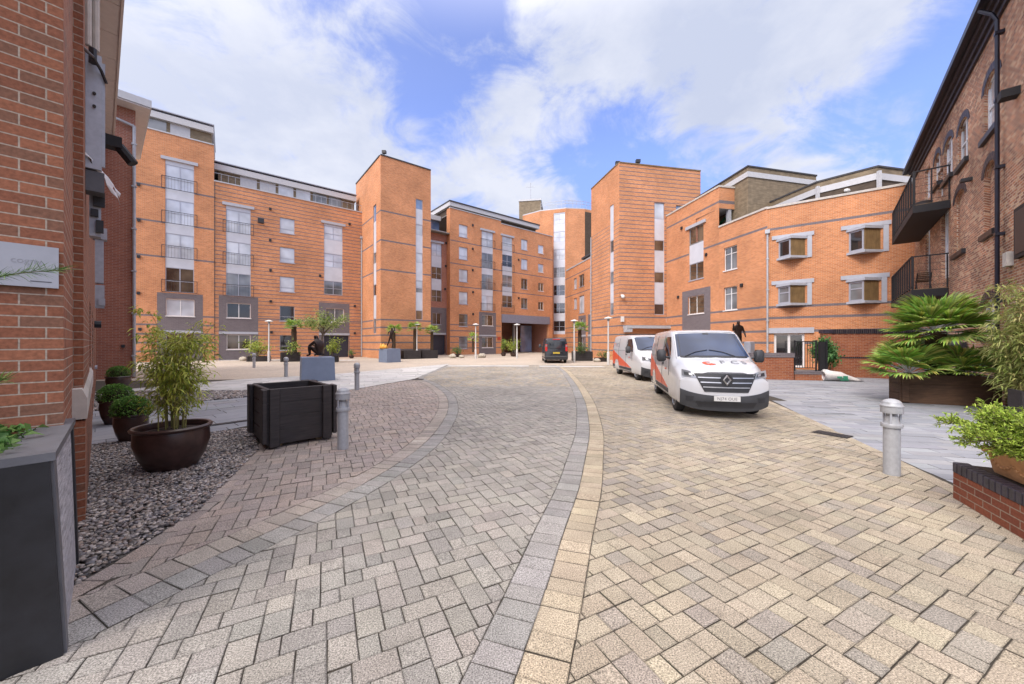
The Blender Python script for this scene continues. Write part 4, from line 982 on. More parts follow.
def oriel(x0, xm, x1, z0, z1, pane):
    a0, am, a1 = Fh2.s(x0), 0, Fh2.s(x1); out = .62
    # the nose of the box bay: where the ray to xm meets the plane `out` in front of the wall
    Fo = Frame(nb(Fh2, 0, out), nb(Fh2, Fh2.L, out)); am = Fo.s(xm)
    A, N_, B = Fh2.pt(a0, 0, 0), Fh2.pt(am, 0, out), Fh2.pt(a1, 0, 0)
    for zz0, zz1, e in ((z0 - .14, z0, .10), (z1, z1 + .16, .12)):
        P = [Fh2.pt(a0 - e, 0, .003), Fh2.pt(am, 0, out + e), Fh2.pt(a1 + e, 0, .003)]
        fr = MB(); fr.prism([(p.x, p.y) for p in P], zz0, zz1); o = fr.build('box_bay_board', M['lintel'], b, world=True)
    q = MB(); fbox(q, Fh2, a0 - .34, a1 + .42, z1 + .162, z1 + .40, .003, .07); fbox(q, Fh2, a1 + .10, a1 + .32, z0 - .12, z1 + .16, .003, .06); q.build('surround', M['lintel'], b, world=True)
    Fw = Frame((A.x, A.y), (N_.x, N_.y)); Fs = Frame((N_.x, N_.y), (B.x, B.y))
    window(b, Fw, .02, z0, Fw.L - .04, z1, 1, (.62,) if pane == 'glass_mid' else (), pane, 'frame', rec=0, fw=.09, sill=False)
    q = MB(); n = 9
    for k in range(n): fbox(q, Fs, .02 + (Fs.L - .02) * k / n, .02 + (Fs.L - .02) * (k + 1) / n - .012, z0, z1, -.05, 0)
    q.build('timber_side', M['oriel_wood'], o, world=True)
for (x0, xm, x1, y0, y1, p) in ((778.4, 791, 805.3, 241.5, 259, 'glass_dark'), (848.6, 864.5, 880.7, 232, 253.5, 'glass_dark'), (778, 790.5, 805.2, 286.8, 304.8, 'glass_mid'), (848.4, 864.5, 879, 282, 302.5, 'glass_mid')):
    _, zt = Fh2.at(x0, y0 + .5); _, zb = Fh2.at(x0, y1 - .5); oriel(x0, xm, x1, zb, zt, p)
# penthouse boxes standing back on its roof
def roof_box(parent, pts, z0, z1, fas, mats):
    q = MB(); q.prism(pts, z0, z1); o = q.build('penthouse', M[mats], parent, world=True)
    cx, cy = sum(p[0] for p in pts) / len(pts), sum(p[1] for p in pts) / len(pts)
    gp = lambda e: [(cx + (x - cx) * e, cy + (y - cy) * e) for x, y in pts]
    q = MB(); q.prism(gp(1.025), z1, z1 + .38); q.build('fascia', M['white_fascia'], o, world=True)
    q = MB(); q.prism(gp(1.03), z1 + .72, z1 + .82); q.build('roof_edge', M['roof_dark'], o, world=True); q = MB(); q.prism(gp(1.01), z1 + .385, z1 + .718); q.build('roof_upstand', M['timber_clad'], o, world=True)
    return o
roof_box(b, [(16.55, 32.5), (17.3, 26.75), (23.5, 28.26), (24.5, 34.0)], 10.0, 13.8, .75, 'timber_clad')
o = roof_box(b, [(19.1, 28.1), (19.9, 23.8), (21.7, 21.7), (24.5, 22.3), (26.5, 27.5)], 9.9, 11.36, .62, 'timber_dark')
Fp = Frame((19.1, 28.1), (19.9, 23.8)); part_box('penthouse_window', o, Fp, .1, Fp.L - .5, 10.1, 11.1, .08, .2, 'glass_blue')
for (x, y) in ((19.85, 23.7), (21.68, 21.55)): q = MB(); q.box(x - .08, y - .08, 10.0, x + .08, y + .08, 11.8); q.build('post', M['white_fascia'], o, world=True)
q = MB(); q.ellipsoid((20.8, 22.65, 11.1), (.2, .1, .12)); q.build('wall_lamp', M['lamp_head'], o, world=True)

# --- J: the old warehouse on the right
Fj = Frame((22.0, 19.95), (10.2, 6.35))
b = building('brick_warehouse', 'old dark brick warehouse along the right edge with arched windows and black balconies', Fj)
w = MB(); h = []; arcs = []
JW = []
def jwin(x0, x1, yt, yb, kind, arch=True):
    a0, a1 = Fj.s(x0), Fj.s(x1); xm = (x0 + x1) / 2; _, zt = Fj.at(xm, yt); _, zb = Fj.at(xm, yb)
    if a1 - a0 > 1.5: c = (a0 + a1) / 2; a0, a1 = c - .75, c + .75
    h.append((a0, zb, a1, zt, .17)); JW.append((a0, zb, a1, zt, kind, arch))
jwin(984, 999, 72, 131, 'sash'); jwin(958, 968, 119, 163, 'sash'); jwin(944, 952.5, 138, 178, 'sash'); jwin(934, 940, 154, 185, 'sash')
jwin(984, 996, 161, 232, 'blind'); jwin(954.5, 965, 190, 252, 'blind')
jwin(941.5, 949, 209, 279, 'door', False); jwin(925.5, 930, 219, 277, 'door', False); jwin(925, 930, 168, 200, 'door', False); jwin(938, 943, 170, 198, 'door', False)
jwin(982, 996, 298, 336, 'sash')
wall(w, Fj, 0, 11.0, h, [(-1, z, 99, z + .075, 1) for z in ()], base=0)
for (a0, zb, a1, zt, kind, arch) in JW:
    if not arch: continue
    rise = min(.32, (a1 - a0) * .30); n = 8; am, hw = (a0 + a1) / 2, (a1 - a0) / 2
    ya = lambda a: zt - rise + rise * math.sqrt(max(0, 1 - ((a - am) / hw) ** 2))
    for k in range(n):                                               # brick filling between the arch and the square opening
        p, q = a0 + (a1 - a0) * k / n, a0 + (a1 - a0) * (k + 1) / n; c = [(p, ya(p)), (q, ya(q)), (q, zt), (p, zt)]
        w.add([Fj.pt(*v) for v in c], [(0, 1, 2, 3)], 0, c); w.add([Fj.pt(p, ya(p)), Fj.pt(q, ya(q)), Fj.pt(q, ya(q), -.17), Fj.pt(p, ya(p), -.17)], [(0, 1, 2, 3)], 0, [(p, 0), (q, 0), (q, .34), (p, .34)])
    ar = MB()
    for k in range(n):                                               # ring of darker bricks, 12 mm proud
        t0, t1 = math.pi * k / n, math.pi * (k + 1) / n
        f = lambda t, e: (am - (hw + e) * math.cos(t), zt - rise + (rise + e) * math.sin(t))
        c = [f(t0, .0), f(t1, .0), f(t1, .23), f(t0, .23)]
        ar.add([Fj.pt(*v, .012) for v in c] + [Fj.pt(*v, .001) for v in c], [(0, 3, 2, 1), (0, 1, 5, 4), (1, 2, 6, 5), (2, 3, 7, 6), (3, 0, 4, 7)], 0, [(x * .35, y) for x, y in c] * 2)
    ar.build('window_arch', M['brick_blue_dark'], b, world=True)
shell(w, [(30, 13), (22.6, 20.5), (22.0, 19.95)][1:], 0, 11); shell(w, [(10.2, 6.35), (18, -.4)], 0, 11)
w.build('wall', [M['brick_old'], M['brick_blue']], b, world=True)
for (a0, zb, a1, zt, kind, arch) in JW:
    if kind == 'sash': window(b, Fj, a0, zb, a1, zt - .02, 2, (.5,), random.choice(['glass_pale', 'glass_mid']), 'frame_white', rec=.075, fw=.07, sill=False)
    elif kind == 'door': window(b, Fj, a0, zb, a1, zt, 2, (.35,), 'glass_pale', 'frame_white', rec=.10, fw=.11, sill=False, name='balcony_door')
    else:
        q = MB(); c = [(a0, zb), (a1, zb), (a1, zt), (a0, zt)]; q.add([Fj.pt(*v, -.12) for v in c], [(0, 1, 2, 3)], 0, c); q.build('blind_window', M['brick_old'], b, world=True)
    if kind != 'door': part_box('sill', b, Fj, a0 - .1, a1 + .1, zb - .16, zb - .001, -.2, .10, 'slate_black')
q = MB(); fbox(q, Fj, -.3, Fj.L + .3, 11.02, 11.20, -.05, .42); q.build('gutter', M['navy_metal'], b, world=True)
for i, (zz, o) in enumerate(((10.86, .22), (10.70, .14), (10.54, .07))):
    q = MB(); fbox(q, Fj, 0, Fj.L, zz, zz + .155, .001, o); q.build('corbel_course', M['brick_blue_dark'], b, world=True)
q = MB(); c = [Fj.pt(-.3, 11.15, .3), Fj.pt(Fj.L + .3, 11.15, .3), Fj.pt(Fj.L + .3, 15, -6), Fj.pt(-.3, 15, -6)]; q.add(c + [v - Vector((0, 0, .15)) for v in c], [(0, 1, 2, 3), (7, 6, 5, 4), (0, 4, 5, 1), (1, 5, 6, 2), (2, 6, 7, 3), (3, 7, 4, 0)]); q.build('roof', M['roof_dark'], b, world=True)
q = MB(); a = Fj.s(1004.5); q.tube([Fj.pt(a, .1, .12), Fj.pt(a, 10.35, .12), Fj.pt(a - .05, 10.6, .2), Fj.pt(a - .3, 10.95, .36)], .045, 8)
for z in np.arange(1, 10.3, 1.8): fbox(q, Fj, a - .07, a + .07, z - .04, z + .04, .003, .17)
q.build('downpipe', M['navy_metal'], b, world=True)
a0, z0 = Fj.at(1012, 266); part_box('junction_box', b, Fj, a0 - .14, a0 + .14, z0, z0 + .36, .003, .12, 'stone_cap')
a0 = Fj.s(1019); a1 = a0 + 1.1; z0 = Fj.at(1019, 259)[1]; z1 = Fj.at(1019, 209)[1]; q = MB(); fbox(q, Fj, a0, a1, z0, z1, .003, .08); o = q.build('window', M['black_metal'], b, world=True); part_box('pane', o, Fj, a0 + .1, a1 - .1, z0 + .1, z1 - .1, .081, .09, 'dark_plastic')
a0, z0 = Fj.at(1014, 98); q = MB(); fbox(q, Fj, a0 + .15, a0 + .45, z0 - .1, z0 + .1, .003, .3); q.build('wall_lantern', M['black_metal'], b, world=True)
a0, z0 = Fj.at(972, 179); q = MB(); fbox(q, Fj, a0 - .1, a0 + .1, z0 - .05, z0 + .05, .003, .25); q.build('wall_vent', M['dark_plastic'], b, world=True)
def balcony(zf, zt, near, length, label):
    """steel balcony: deck, outer rail of flat bars, end rail"""
    a1 = Fj.s(near); a0 = a1 - length; d = 1.0
    t = MB(); fbox(t, Fj, a0, a1, zf - .32, zf - .02, .02, d); fbox(t, Fj, a0 + .02, a1 - .02, zf - .02, zf, .03, d - .02, 1)
    deck = t.build('balcony_deck', [M['black_metal'], M['pale_timber']], b, world=True)
    t = MB()
    fbox(t, Fj, a0, a1, zt - .05, zt, d - .05, d); fbox(t, Fj, a0, a1, zf + .05, zf + .10, d - .04, d - .01)
    n = int(length / .62)
    for k in range(n + 1): a = a0 + (length - .05) * k / n; fbox(t, Fj, a, a + .05, zf - .02, zt - .051, d - .05, d - .003)
    nb_ = int(length / .31)
    for k in range(nb_): a = a0 + length * (k + .5) / nb_; fbox(t, Fj, a - .012, a + .012, zf + .101, zt - .051, d - .035, d - .011)
    fbox(t, Fj, a1 - .05, a1, zt - .05, zt - .003, .0, d - .051)
    for k in range(3): fbox(t, Fj, a1 - .045, a1 - .005, zf, zt - .051, .02 + k * .45, .06 + k * .45)
    for k in range(4): z = zf + .15 + (zt - zf - .2) * k / 4; fbox(t, Fj, a1 - .03, a1 - .02, z, z + .012, .0, d - .05)
    t.build('balcony_rail', M['black_metal'], b, world=True)
    return a0, a1
zB, zA = Fj.at(951, 199)[1], Fj.at(949, 287)[1]
bal1 = balcony(zB, zB + 1.35, 951, 6.3, ''); bal2 = balcony(zA, zA + 1.35, 949, 6.3, '')
t = thing('lounge_chair', 'folded slatted lounge chair standing on the lower black balcony', 'chair', tuple(Fj.pt(bal2[1] - 1.3, zA + .001, .5)), math.atan2(Fj.d.y, Fj.d.x))
q = MB(); q.tube([(-.3, -.2, 0), (.25, -.2, .75)], .02, 6); q.tube([(-.3, .2, 0), (.25, .2, .75)], .02, 6); q.tube([(.3, -.2, 0), (-.2, -.2, .5)], .02, 6); q.tube([(.3, .2, 0), (-.2, .2, .5)], .02, 6); q.build('frame', M['black_metal'], t)
q = MB()
for k in range(6): q.box(-.25 + k * .1, -.22, .42, -.17 + k * .1, .22, .44)
q.build('seat', M['brown_timber'], t); q = MB()
for k in range(5): q.box(.02 + k * .05, -.22, .46 + k * .07, .05 + k * .05, .22, .51 + k * .07)
q.build('backrest', M['brown_timber'], t)
q = MB(); p = Fj.pt(bal1[1] - 1.5, zB, .5); q.lathe([(.16, 0), (.20, .05), (.25, .42), (.27, .44), (.25, .45), (.23, .40), (.0, .38)], 14); o = q.build('planter_pot', M['grey_plastic'], smooth=True, sharp=40); o.location = p; tag(o, 'round dark grey pot on the upper black balcony', 'pot')

# --- A: the near brick building on the left, with the wing at its far end
PF = Frame(un(0, -3.0), un(0, 0)); PR = Frame(un(0, 0), un(1.37, 0)); PS = Frame(un(1.37, 0), un(1.37, .065)); PW = Frame(un(1.37, .065), un(20.85, .065))
WF = Frame(un(20.85, .0), un(20.85, 1.3)); WR = Frame(un(20.85, 1.3), un(27, 1.3))
b = building('brick_building', 'near red-brown brick building along the left edge with boarded soffit', PW)
w = MB(); H_A_ = 10.85
for F in (PF, PR, PS): wall(w, F, -.02, H_A_, base=0)
dh = [(3.2, .05, 4.2, 2.35, .14), (6.2, .05, 7.2, 2.35, .14), (9.2, .05, 10.2, 2.35, .14), (12.4, .9, 13.6, 2.4, .14)]
wall(w, PW, -.02, H_A_, dh); shell(w, [un(20.85, .065), un(20.85, -5), un(0, -5), un(0, -3)], 0, H_A_)
wall(w, WF, -.02, 12.7, base=1); wall(w, WR, -.02, 12.7, base=1); shell(w, [un(27, 1.3), un(27, -5), un(20.85, -5), un(20.85, 0)], 0, 12.7, 1)
w.build('wall', [M['brick_pier'], M['brick_wing']], b, world=True)
for d_ in dh[:3]: o = part_box('door', b, PW, d_[0] + .01, d_[2] - .01, .05, 2.0, -.12, -.06, 'door_dark'); part_box('fanlight', b, PW, d_[0] + .01, d_[2] - .01, 2.02, 2.34, -.12, -.06, 'glass_blue')
window(b, PW, *dh[3][:4], 1, (), 'glass_dark')
q = MB(); a0, a1 = 1.2, 6.0
FP = Frame(un(a0, .0), un(a1, .0)); wallq = MB()
FPo = Frame(un(a0, .08), un(a1, .08)); FPe = Frame(un(a0, .0), un(a0, .08)); wall(wallq, FPo, -.02, .96); wall(wallq, FPe, -.02, .96); shell(wallq, [un(a1, .08), un(a1, 0)], -.02, .96); wallq.build('low_wall', M['brick_pier'], b, world=True)
q = MB(); e = .03; prof = [(-.0, .98), (.092, .98), (.092, 1.17), (.06, 1.26), (0, 1.26)]
ends = [[Vector((*un(u, n), z)) for n, z in prof] for u in (a0 - .02, a1 + .02)]
q.add(ends[0] + ends[1], [(0, 1, 2, 3, 4), (9, 8, 7, 6, 5)] + [(k, k + 5, (k + 1) % 5 + 5, (k + 1) % 5) for k in range(5)]); q.build('sill_coping', M['stone_cap'], b, world=True)
for k in range(16):                                                  # soffit boards
    u0 = -2.6 + k * 1.46; q = MB(); P = [un(u0, -.3), un(u0 + 1.44, -.3), un(u0 + 1.44, .55), un(u0, .55)]; q.prism(P, H_A_ + .01, H_A_ + .05); q.build('soffit_board', M['soffit'], b, world=True)
q = MB(); q.prism([un(-2.7, .555), un(20.1, .555), un(20.1, .61), un(-2.7, .61)], H_A_ - .02, H_A_ + .35); q.build('fascia', M['soffit'], b, world=True)
q = MB(); q.prism([un(-2.7, -5), un(20.84, -5), un(20.1, .55), un(-2.7, .55)], H_A_ + .06, H_A_ + .34); q.build('roof', M['roof_dark'], b, world=True)
q = MB(); q.prism([un(20.15, -5), un(27.4, -5), un(27.4, 1.75), un(20.15, 1.75)], 12.7, 12.76); q.build('soffit_board', M['soffit'], b, world=True)
q = MB(); q.prism([un(20.1, -5), un(27.45, -5), un(27.45, 1.8), un(20.1, 1.8)], 12.765, 13.1); q.build('roof', M['white_fascia'], b, world=True)
downpipe(b, WF, 1.25, .05, 11.9, r=.06, hopper=False); q = MB(); q.tube([WF.pt(1.25, 11.9, .12), WF.pt(.4, 12.0, .3), WF.pt(-.6, 11.85, .7)], .06, 8); q.build('downpipe', M['pipe'], b, world=True)
vent(b, WF, 123, 346, .06)
# cable trunking, boxes, floodlight and torn sheeting hanging on this wall
def at_u(u, n, z): return Vector((*un(u, n), z))
def ubox(mb, u0, u1, n0, n1, z0, z1, mi=0):
    P = [un(u0, n0), un(u1, n0), un(u1, n1), un(u0, n1)]
    if area(P) < 0: P = P[::-1]
    mb.prism(P, z0, z1, mi)
q = MB(); ubox(q, 2.0, 2.2, .066, .185, 3.6, 4.86); ubox(q, 2.02, 2.05, .186, .21, 3.65, 4.8); o = q.build('cable_box', M['galv'], b, world=True)
q = MB()
for z in (4.42, 4.28): q.tube([at_u(1.999, .13, z), at_u(1.97, .13, z)], .014, 8)
q.build('bolt', M['iron'], o, world=True)
q = MB(); q.tube([at_u(1.95, .085, 4.9), at_u(1.95, .085, 10.8)], .028, 8); q.tube([at_u(2.0, .14, 4.9), at_u(2.0, .14, 10.8)], .030, 8); q.build('vertical_pipe', M['stone_cap'], b, world=True)
q = MB(); q.tube([at_u(1.45, .03, 4.62), at_u(1.8, .12, 4.72), at_u(1.95, .18, 4.68), at_u(2.0, .22, 4.58)], .016, 6); q.tube([at_u(1.9, .12, 4.7), at_u(1.9, .12, 4.86)], .032, 6); q.build('cable', M['dark_plastic'], b, world=True)
q = MB(); ubox(q, 2.02, 2.22, .066, .205, 3.36, 3.58); q.build('junction_box', M['grey_plastic'], b, world=True)
q = MB(); ubox(q, 2.3, 2.45, .09, .18, 2.92, 3.44); o = q.build('junction_box', M['galv'], b, world=True)
q = MB(); ubox(q, 2.24, 2.299, .12, .21, 3.26, 3.42); ubox(q, 2.24, 2.299, .10, .16, 3.14, 3.22); ubox(q, 2.24, 2.299, .14, .20, 2.96, 3.10); q.build('meter', M['dark_plastic'], o, world=True)
q = MB(); ubox(q, 8.0, 8.25, .10, .23, 3.0, 3.95); ubox(q, 7.95, 8.2, .07, .28, 3.955, 4.2); q.build('cable_box', M['galv'], b, world=True)
q = MB(); ubox(q, 8.0, 8.2, .10, .24, 2.45, 2.95); ubox(q, 7.95, 7.999, .15, .25, 2.5, 2.65); q.build('junction_box', M['galv'], b, world=True)
q = MB(); q.tube([at_u(5.0, .066, 5.15), at_u(5.0, .24, 5.12)], .03, 6); ubox(q, 4.9, 5.12, .22, .42, 4.96, 5.14); q.tube([at_u(5.0, .38, 5.02), at_u(4.94, .55, 4.76)], .075, 8); q.build('floodlight', M['black_metal'], b, world=True)
q = MB(); q.tube([at_u(11.5, .07, 2.2), at_u(11.5, .2, 2.2)], .10, 8); q.build('wall_lamp', M['dark_plastic'], b, world=True)
V = []; 
for i in range(9):
    t = i / 8
    for j in range(4):
        V.append(at_u(1.95 + .25 * t, .06 + .27 * t + .012 * math.sin(i * 2 + j), 3.73 - .36 * t ** 1.2 + (j - 1.5) * (.008 + .035 * t) + .01 * math.sin(i * 1.9 + j * 2)))
q = MB(); q.add(V, [(i * 4 + j, i * 4 + j + 1, i * 4 + j + 5, i * 4 + j + 4) for i in range(8) for j in range(3) if not (i > 5 and j == 1)]); o = q.build('torn_sheeting', M['white_plastic'], smooth=True); tag(o, 'torn white plastic strip hanging from the brackets on the left wall', 'plastic strip')
so_ = o.modifiers.new('thick', 'SOLIDIFY'); so_.thickness = .004
# plaque on the pier: engraved, weathered lettering
px1, zt = PF.at(59, 249); _, zb = PF.at(59, 289); t = thing('wall_plaque', 'brushed metal plaque with faint engraving on the brick pier', 'plaque', tuple(PF.pt(px1 - .3, zb, .01)), math.atan2(PF.d.y, PF.d.x))
q = MB(); q.box(-.45, -.022, 0, .30, -.002, zt - zb); q.build('panel', M['plaque'], t)
def text_mesh(name, body, size, mat, parent, M4, extr=.001, align='LEFT', space=1.0):
    c = bpy.data.curves.new(name, 'FONT'); c.body = body; c.size = size; c.extrude = extr; c.align_x = align; c.space_character = space
    o = bpy.data.objects.new(name, c); COL.objects.link(o)
    dg = bpy.context.evaluated_depsgraph_get(); me = bpy.data.meshes.new_from_object(o.evaluated_get(dg)); bpy.data.objects.remove(o)
    me.transform(M4); me.materials.clear(); return link_mesh(name, me, mat, parent)
text_mesh('lettering', 'cogny', .055, M['plaque_faint'], t, Matrix.Translation((.10, -.0225, .155)) @ Matrix.Rotation(R(90), 4, 'X'))
q = MB(); q.box(.18, -.0235, .035, .27, -.0222, .042); q.build('lettering', M['plaque_ink'], t)

# ------------------------------------------------------------------ planters, pots, bollards
def frond_blades(pos, dirs, n=24, L=.6, W=.035, spread=2.4, up=(0, 0, 1)):
    pass
# slate planter at the bottom left corner (battered sides)
def slate_planter():
    t = thing('slate_planter', 'large black slate planter with riven stone sides against the near brick pier', 'planter', (*un(-.55, .05), 0))
    O = ORI[t].translation
    top = [(-1.66, 1.185), (-1.95, 1.55), (-2.62, 2.18)]
    # outer corners: near front corner, far right corner, and the two hidden ones
    fb, ft = Vector((*gnd(63.7, 653.6), 0)), None
    Yt = 1.94; ft = Vector(((50 - 512) / CF * Yt, Yt, 1.7 - (460.5 - 342) / CF * Yt))
    H = ft.z
    Yb = CF * (CH - H) / (424 - 342); rt = Vector(((71.4 - 512) / CF * Yb, Yb, H)); rb = Vector((*gnd(77, 559 + 5), 0))
    d = (rt - ft); d.z = 0; dn = d.normalized(); nr = Vector((dn.y, -dn.x, 0))
    if nr.x < 0: nr = -nr
    side = -nr
    W = 1.1
    lt, lb = ft + side * W, fb + side * W; ut, ub = rt + side * W, rb + side * W
    def quadbox(a, b, c, dd, name, mat, off=0.0):
        q = MB(); q.add([a, b, c, dd], [(0, 1, 2, 3)]); o = q.build(name, mat, t, world=True); return o
    q = MB(); q.add([fb, rb, ub, lb, ft, rt, ut, lt], [(0, 3, 2, 1), (0, 1, 5, 4), (1, 2, 6, 5), (2, 3, 7, 6), (3, 0, 4, 7)], 0); 
    q.build('body', M['slate_riven'], t, world=True)
    # smooth black slate boards framing the riven panels
    up = Vector((0, 0, 1))
    def board(p0, p1, q0, q1, th, nrm, name='slate_board', mat='slate_black'):
        m = MB(); P = [p0, p1, q1, q0]; m.add([p + nrm * th for p in P] + [p - nrm * .002 for p in P], [(0, 1, 2, 3), (0, 4, 5, 1), (1, 5, 6, 2), (2, 6, 7, 3), (3, 7, 4, 0)]); m.build(name, M[mat], t, world=True)
    fn = -dn; L = lambda a, b, k: a + (b - a) * k
    w = .15 / W * 1.35
    board(fb, L(fb, lb, w), ft, L(ft, lt, w), .02, fn)
    board(fb, L(fb, rb, .09), ft, L(ft, rt, .09), .012, nr, mat='slate_top'); board(L(fb, rb, .92), rb, L(ft, rt, .92), rt, .012, nr)
    # coping: a ring of flat slate
    cw, th = .17, .045
    o_ = [ft - dn * .02 + nr * .02, rt + nr * .02, ut, lt - dn * .02]; c = (ft + rt + ut + lt) / 4
    i_ = [ft + dn * cw - nr * cw, rt - dn * .05 - nr * cw, ut - dn * .05 + nr * cw, lt + dn * cw + nr * cw]
    m = MB(); V = [p + up * .001 for p in o_] + [p + up * .001 for p in i_] + [p + up * th for p in o_] + [p + up * th for p in i_]; fs = []
    for k in range(4):
        j = (k + 1) % 4; fs += [(8 + k, 8 + j, 12 + j, 12 + k), (k, j, 8 + j, 8 + k), (4 + k, 12 + k, 12 + j, 4 + j), (k, 4 + k, 4 + j, j)]
    m.add(V, fs); m.build('coping', M['slate_top'], t, world=True)
    m = MB(); m.add([p - up * .03 for p in i_], [(0, 1, 2, 3)]); m.build('soil', M['soil'], t, world=True)
    n = 520; P = []
    while len(P) < n:
        u, v = random.uniform(-.1, .85), random.uniform(-.05, .7); p = i_[0] + (i_[1] - i_[0]) * u * .9 + (i_[3] - i_[0]) * v; P.append(p + up * random.uniform(-.03, .09))
    ax = rng.normal(0, 1, (n, 3)); ax[:, 2] = np.abs(ax[:, 2]) * .35
    o = leaves('leafy_plant', P, ax, rng.uniform(.05, .10, n), .045, tint_mix(n, [(.05, .14, .03), (.09, .21, .045), (.03, .08, .02), (.13, .22, .06)]), M['leaf'])
    tag(o, 'low dark green broad-leaved plants in the slate planter', 'plant')
    # pine branch reaching in from the left
    base = Vector((-2.75, 1.62, .92)); tt = thing('pine_sapling', 'thin pine sapling at the left edge with a sprig across the wall plaque', 'pine', tuple(base))
    m = MB(); pp = []; aa = []; m.tube([base, base + Vector((.02, .06, .6)), base + Vector((.04, .10, 1.15))], [.012, .009, .005], 6)
    for st, tip, nn in ((Vector((-2.72, 1.71, 1.92)), Vector((-2.30, 1.90, 2.075)), 260), (Vector((-2.73, 1.69, 1.30)), Vector((-2.40, 1.75, 1.53)), 220), (Vector((-2.73, 1.68, 1.2)), Vector((-2.40, 1.70, 1.30)), 160)):
        path = [st.lerp(tip, k / 8) + Vector((0, 0, .03 * math.sin(k / 8 * 3.14))) for k in range(9)]; m.tube(path, [.0035 - .0003 * k for k in range(9)], 6)
        for k in range(nn):
            s_ = random.uniform(.2, .92); p = st.lerp(tip, s_) + Vector((0, 0, .03 * math.sin(s_ * 3.14))); pp.append(p); aa.append((tip - st).normalized() * random.uniform(.6, 1.5) + Vector(rng.normal(0, .4, 3)))
    m.build('stem', M['bark'], tt, world=True); inv = -np.array(base)
    leaves('needles', np.array(pp) + inv, np.array(aa), rng.uniform(.04, .09, len(pp)), .003, tint_mix(len(pp), [(.10, .20, .05), (.17, .28, .07), (.06, .13, .04)]), M['needle'], tt, .05)
slate_planter()

def bollard(label, x, y):
    t = thing('bollard', label, 'bollard', (x, y, 0), random.uniform(0, 6), 'grey metal bollards'); t.scale = (.78, .78, 1)
    q = MB(); q.lathe([(.105, -.02), (.108, .0), (.105, .02), (.105, .60), (.104, .605)], 24); q.build('post', M['bollard_paint'], t, smooth=True, sharp=35)
    q = MB(); q.lathe([(.108, .60), (.132, .605), (.135, .62), (.135, .645), (.128, .655), (.10, .66), (.085, .70), (.083, .745), (.06, .75)], 24); q.build('collar', M['bollard_paint'], t, smooth=True, sharp=35)
    for k in range(3): a = k * 2.094; q = MB(); q.box(-.012, .098, .65, .012, .122, .80, 0, Matrix.Rotation(a, 4, 'Z')); q.build('louvre_strut', M['galv'], t)
    q = MB(); q.lathe([(.07, .745), (.072, .79), (.06, .80)], 20); q.build('lens', M['lamp_clear'], t, smooth=True, sharp=35)
    q = MB(); q.lathe([(.10, .785), (.137, .79), (.139, .80), (.137, .865), (.145, .872), (.145, .885), (.125, .905), (.118, .93), (.085, .955), (.04, .968), (.005, .97)], 24); q.build('cap', M['bollard_paint'], t, smooth=True, sharp=35)
    return t
bo = bollard('nearest grey louvred bollard on the buff paving by the slate path on the right', 4.89, 4.70)
copy_thing(bo, 'grey louvred bollard beside the black timber planter', (-2.70, 5.83, 0), .5)
copy_thing(bo, 'grey bollard at the edge of the pale path right of the seated statue', (-5.50, 12.95, 0), 1.5)
copy_thing(bo, 'small distant grey bollard left of the seated statue plinth', (-11.05, 17.85, 0), 2.5)
copy_thing(bo, 'farthest grey bollard below the lamp post at the striped block', (-17.1, 24.2, 0), 3.5)

def bowl(name, label, x, y, R_, H_, rim=True):
    t = thing(name, label, 'plant pot', (x, y, 0))
    q = MB(); q.lathe([(R_ * .58, 0), (R_ * .63, .01), (R_ * .85, H_ * .30), (R_ * .98, H_ * .62), (R_ * .965, H_ * .86), (R_ * .955, H_ * .90), (R_ * 1.03, H_ * .93), (R_ * 1.05, H_ * .965), (R_ * 1.0, H_), (R_ * .93, H_ * .99), (R_ * .88, H_ * .90), (R_ * .88, H_ * .86)], 40); q.build('pot', M['pot_brown'], t, smooth=True, sharp=50)
    q = MB(); q.lathe([(R_ * .885, H_ * .84), (R_ * .5, H_ * .90), (R_ * .02, H_ * .92)], 24); q.build('soil', M['soil'], t, smooth=True)
    return t
GREEN_Y = [(.48, .54, .08), (.58, .62, .12), (.35, .45, .07), (.20, .29, .05), (.66, .64, .17)]
def bamboo(name, label, base, ncane, hgt, spread, nleaf, cols, cane_r=.008, leafL=(.10, .20), low=.15, zb=0.0, group=None, leafW=.024):
    t = thing(name, label, 'bamboo', base, 0, group); q = MB(); P = []; A = []
    for k in range(ncane):
        a = random.uniform(0, 6.283); r0 = spread * .28 * math.sqrt(random.random()); h = hgt * random.uniform(.55, 1.0)
        lean = spread * random.uniform(.05, .75) * (h / hgt); b_ = a + random.uniform(-.7, .7)
        path = [Vector((r0 * math.cos(a) + lean * s_ ** 2 * math.cos(b_), r0 * math.sin(a) + lean * s_ ** 2 * math.sin(b_), h * s_ - .12 * h * s_ ** 4)) for s_ in np.linspace(0, 1, 9)]
        q.tube(path, [cane_r * (1 - .6 * i / 8) for i in range(9)], 6)
        m = int(nleaf / ncane); twig = None
        for i in range(m):
            if i % 5 == 0 or twig is None:
                s_ = low + (1 - low) * random.random() ** .8; f = s_ * 8; j = min(7, int(f)); p = path[j].lerp(path[j + 1], f - j)
                d = Vector((random.gauss(0, 1), random.gauss(0, 1), random.uniform(-.1, .6))).normalized(); twig = p + d * random.uniform(.05, .32) * min(1.2, spread * 1.2); q.tube([p, twig], .0022, 3, cap=False)
            P.append(twig + Vector(rng.normal(0, .035, 3))); A.append((d.x + random.gauss(0, .6), d.y + random.gauss(0, .6), random.gauss(-.25, .4)))
    q.build('cane', M['cane'], t)
    leaves('foliage', P, A, rng.uniform(*leafL, len(P)), rng.uniform(.7, 1.2, len(P)) * leafW, tint_mix(len(P), cols), M['leaf'], t, .3)
    return t
bp = (-4.60, 4.95, 0)
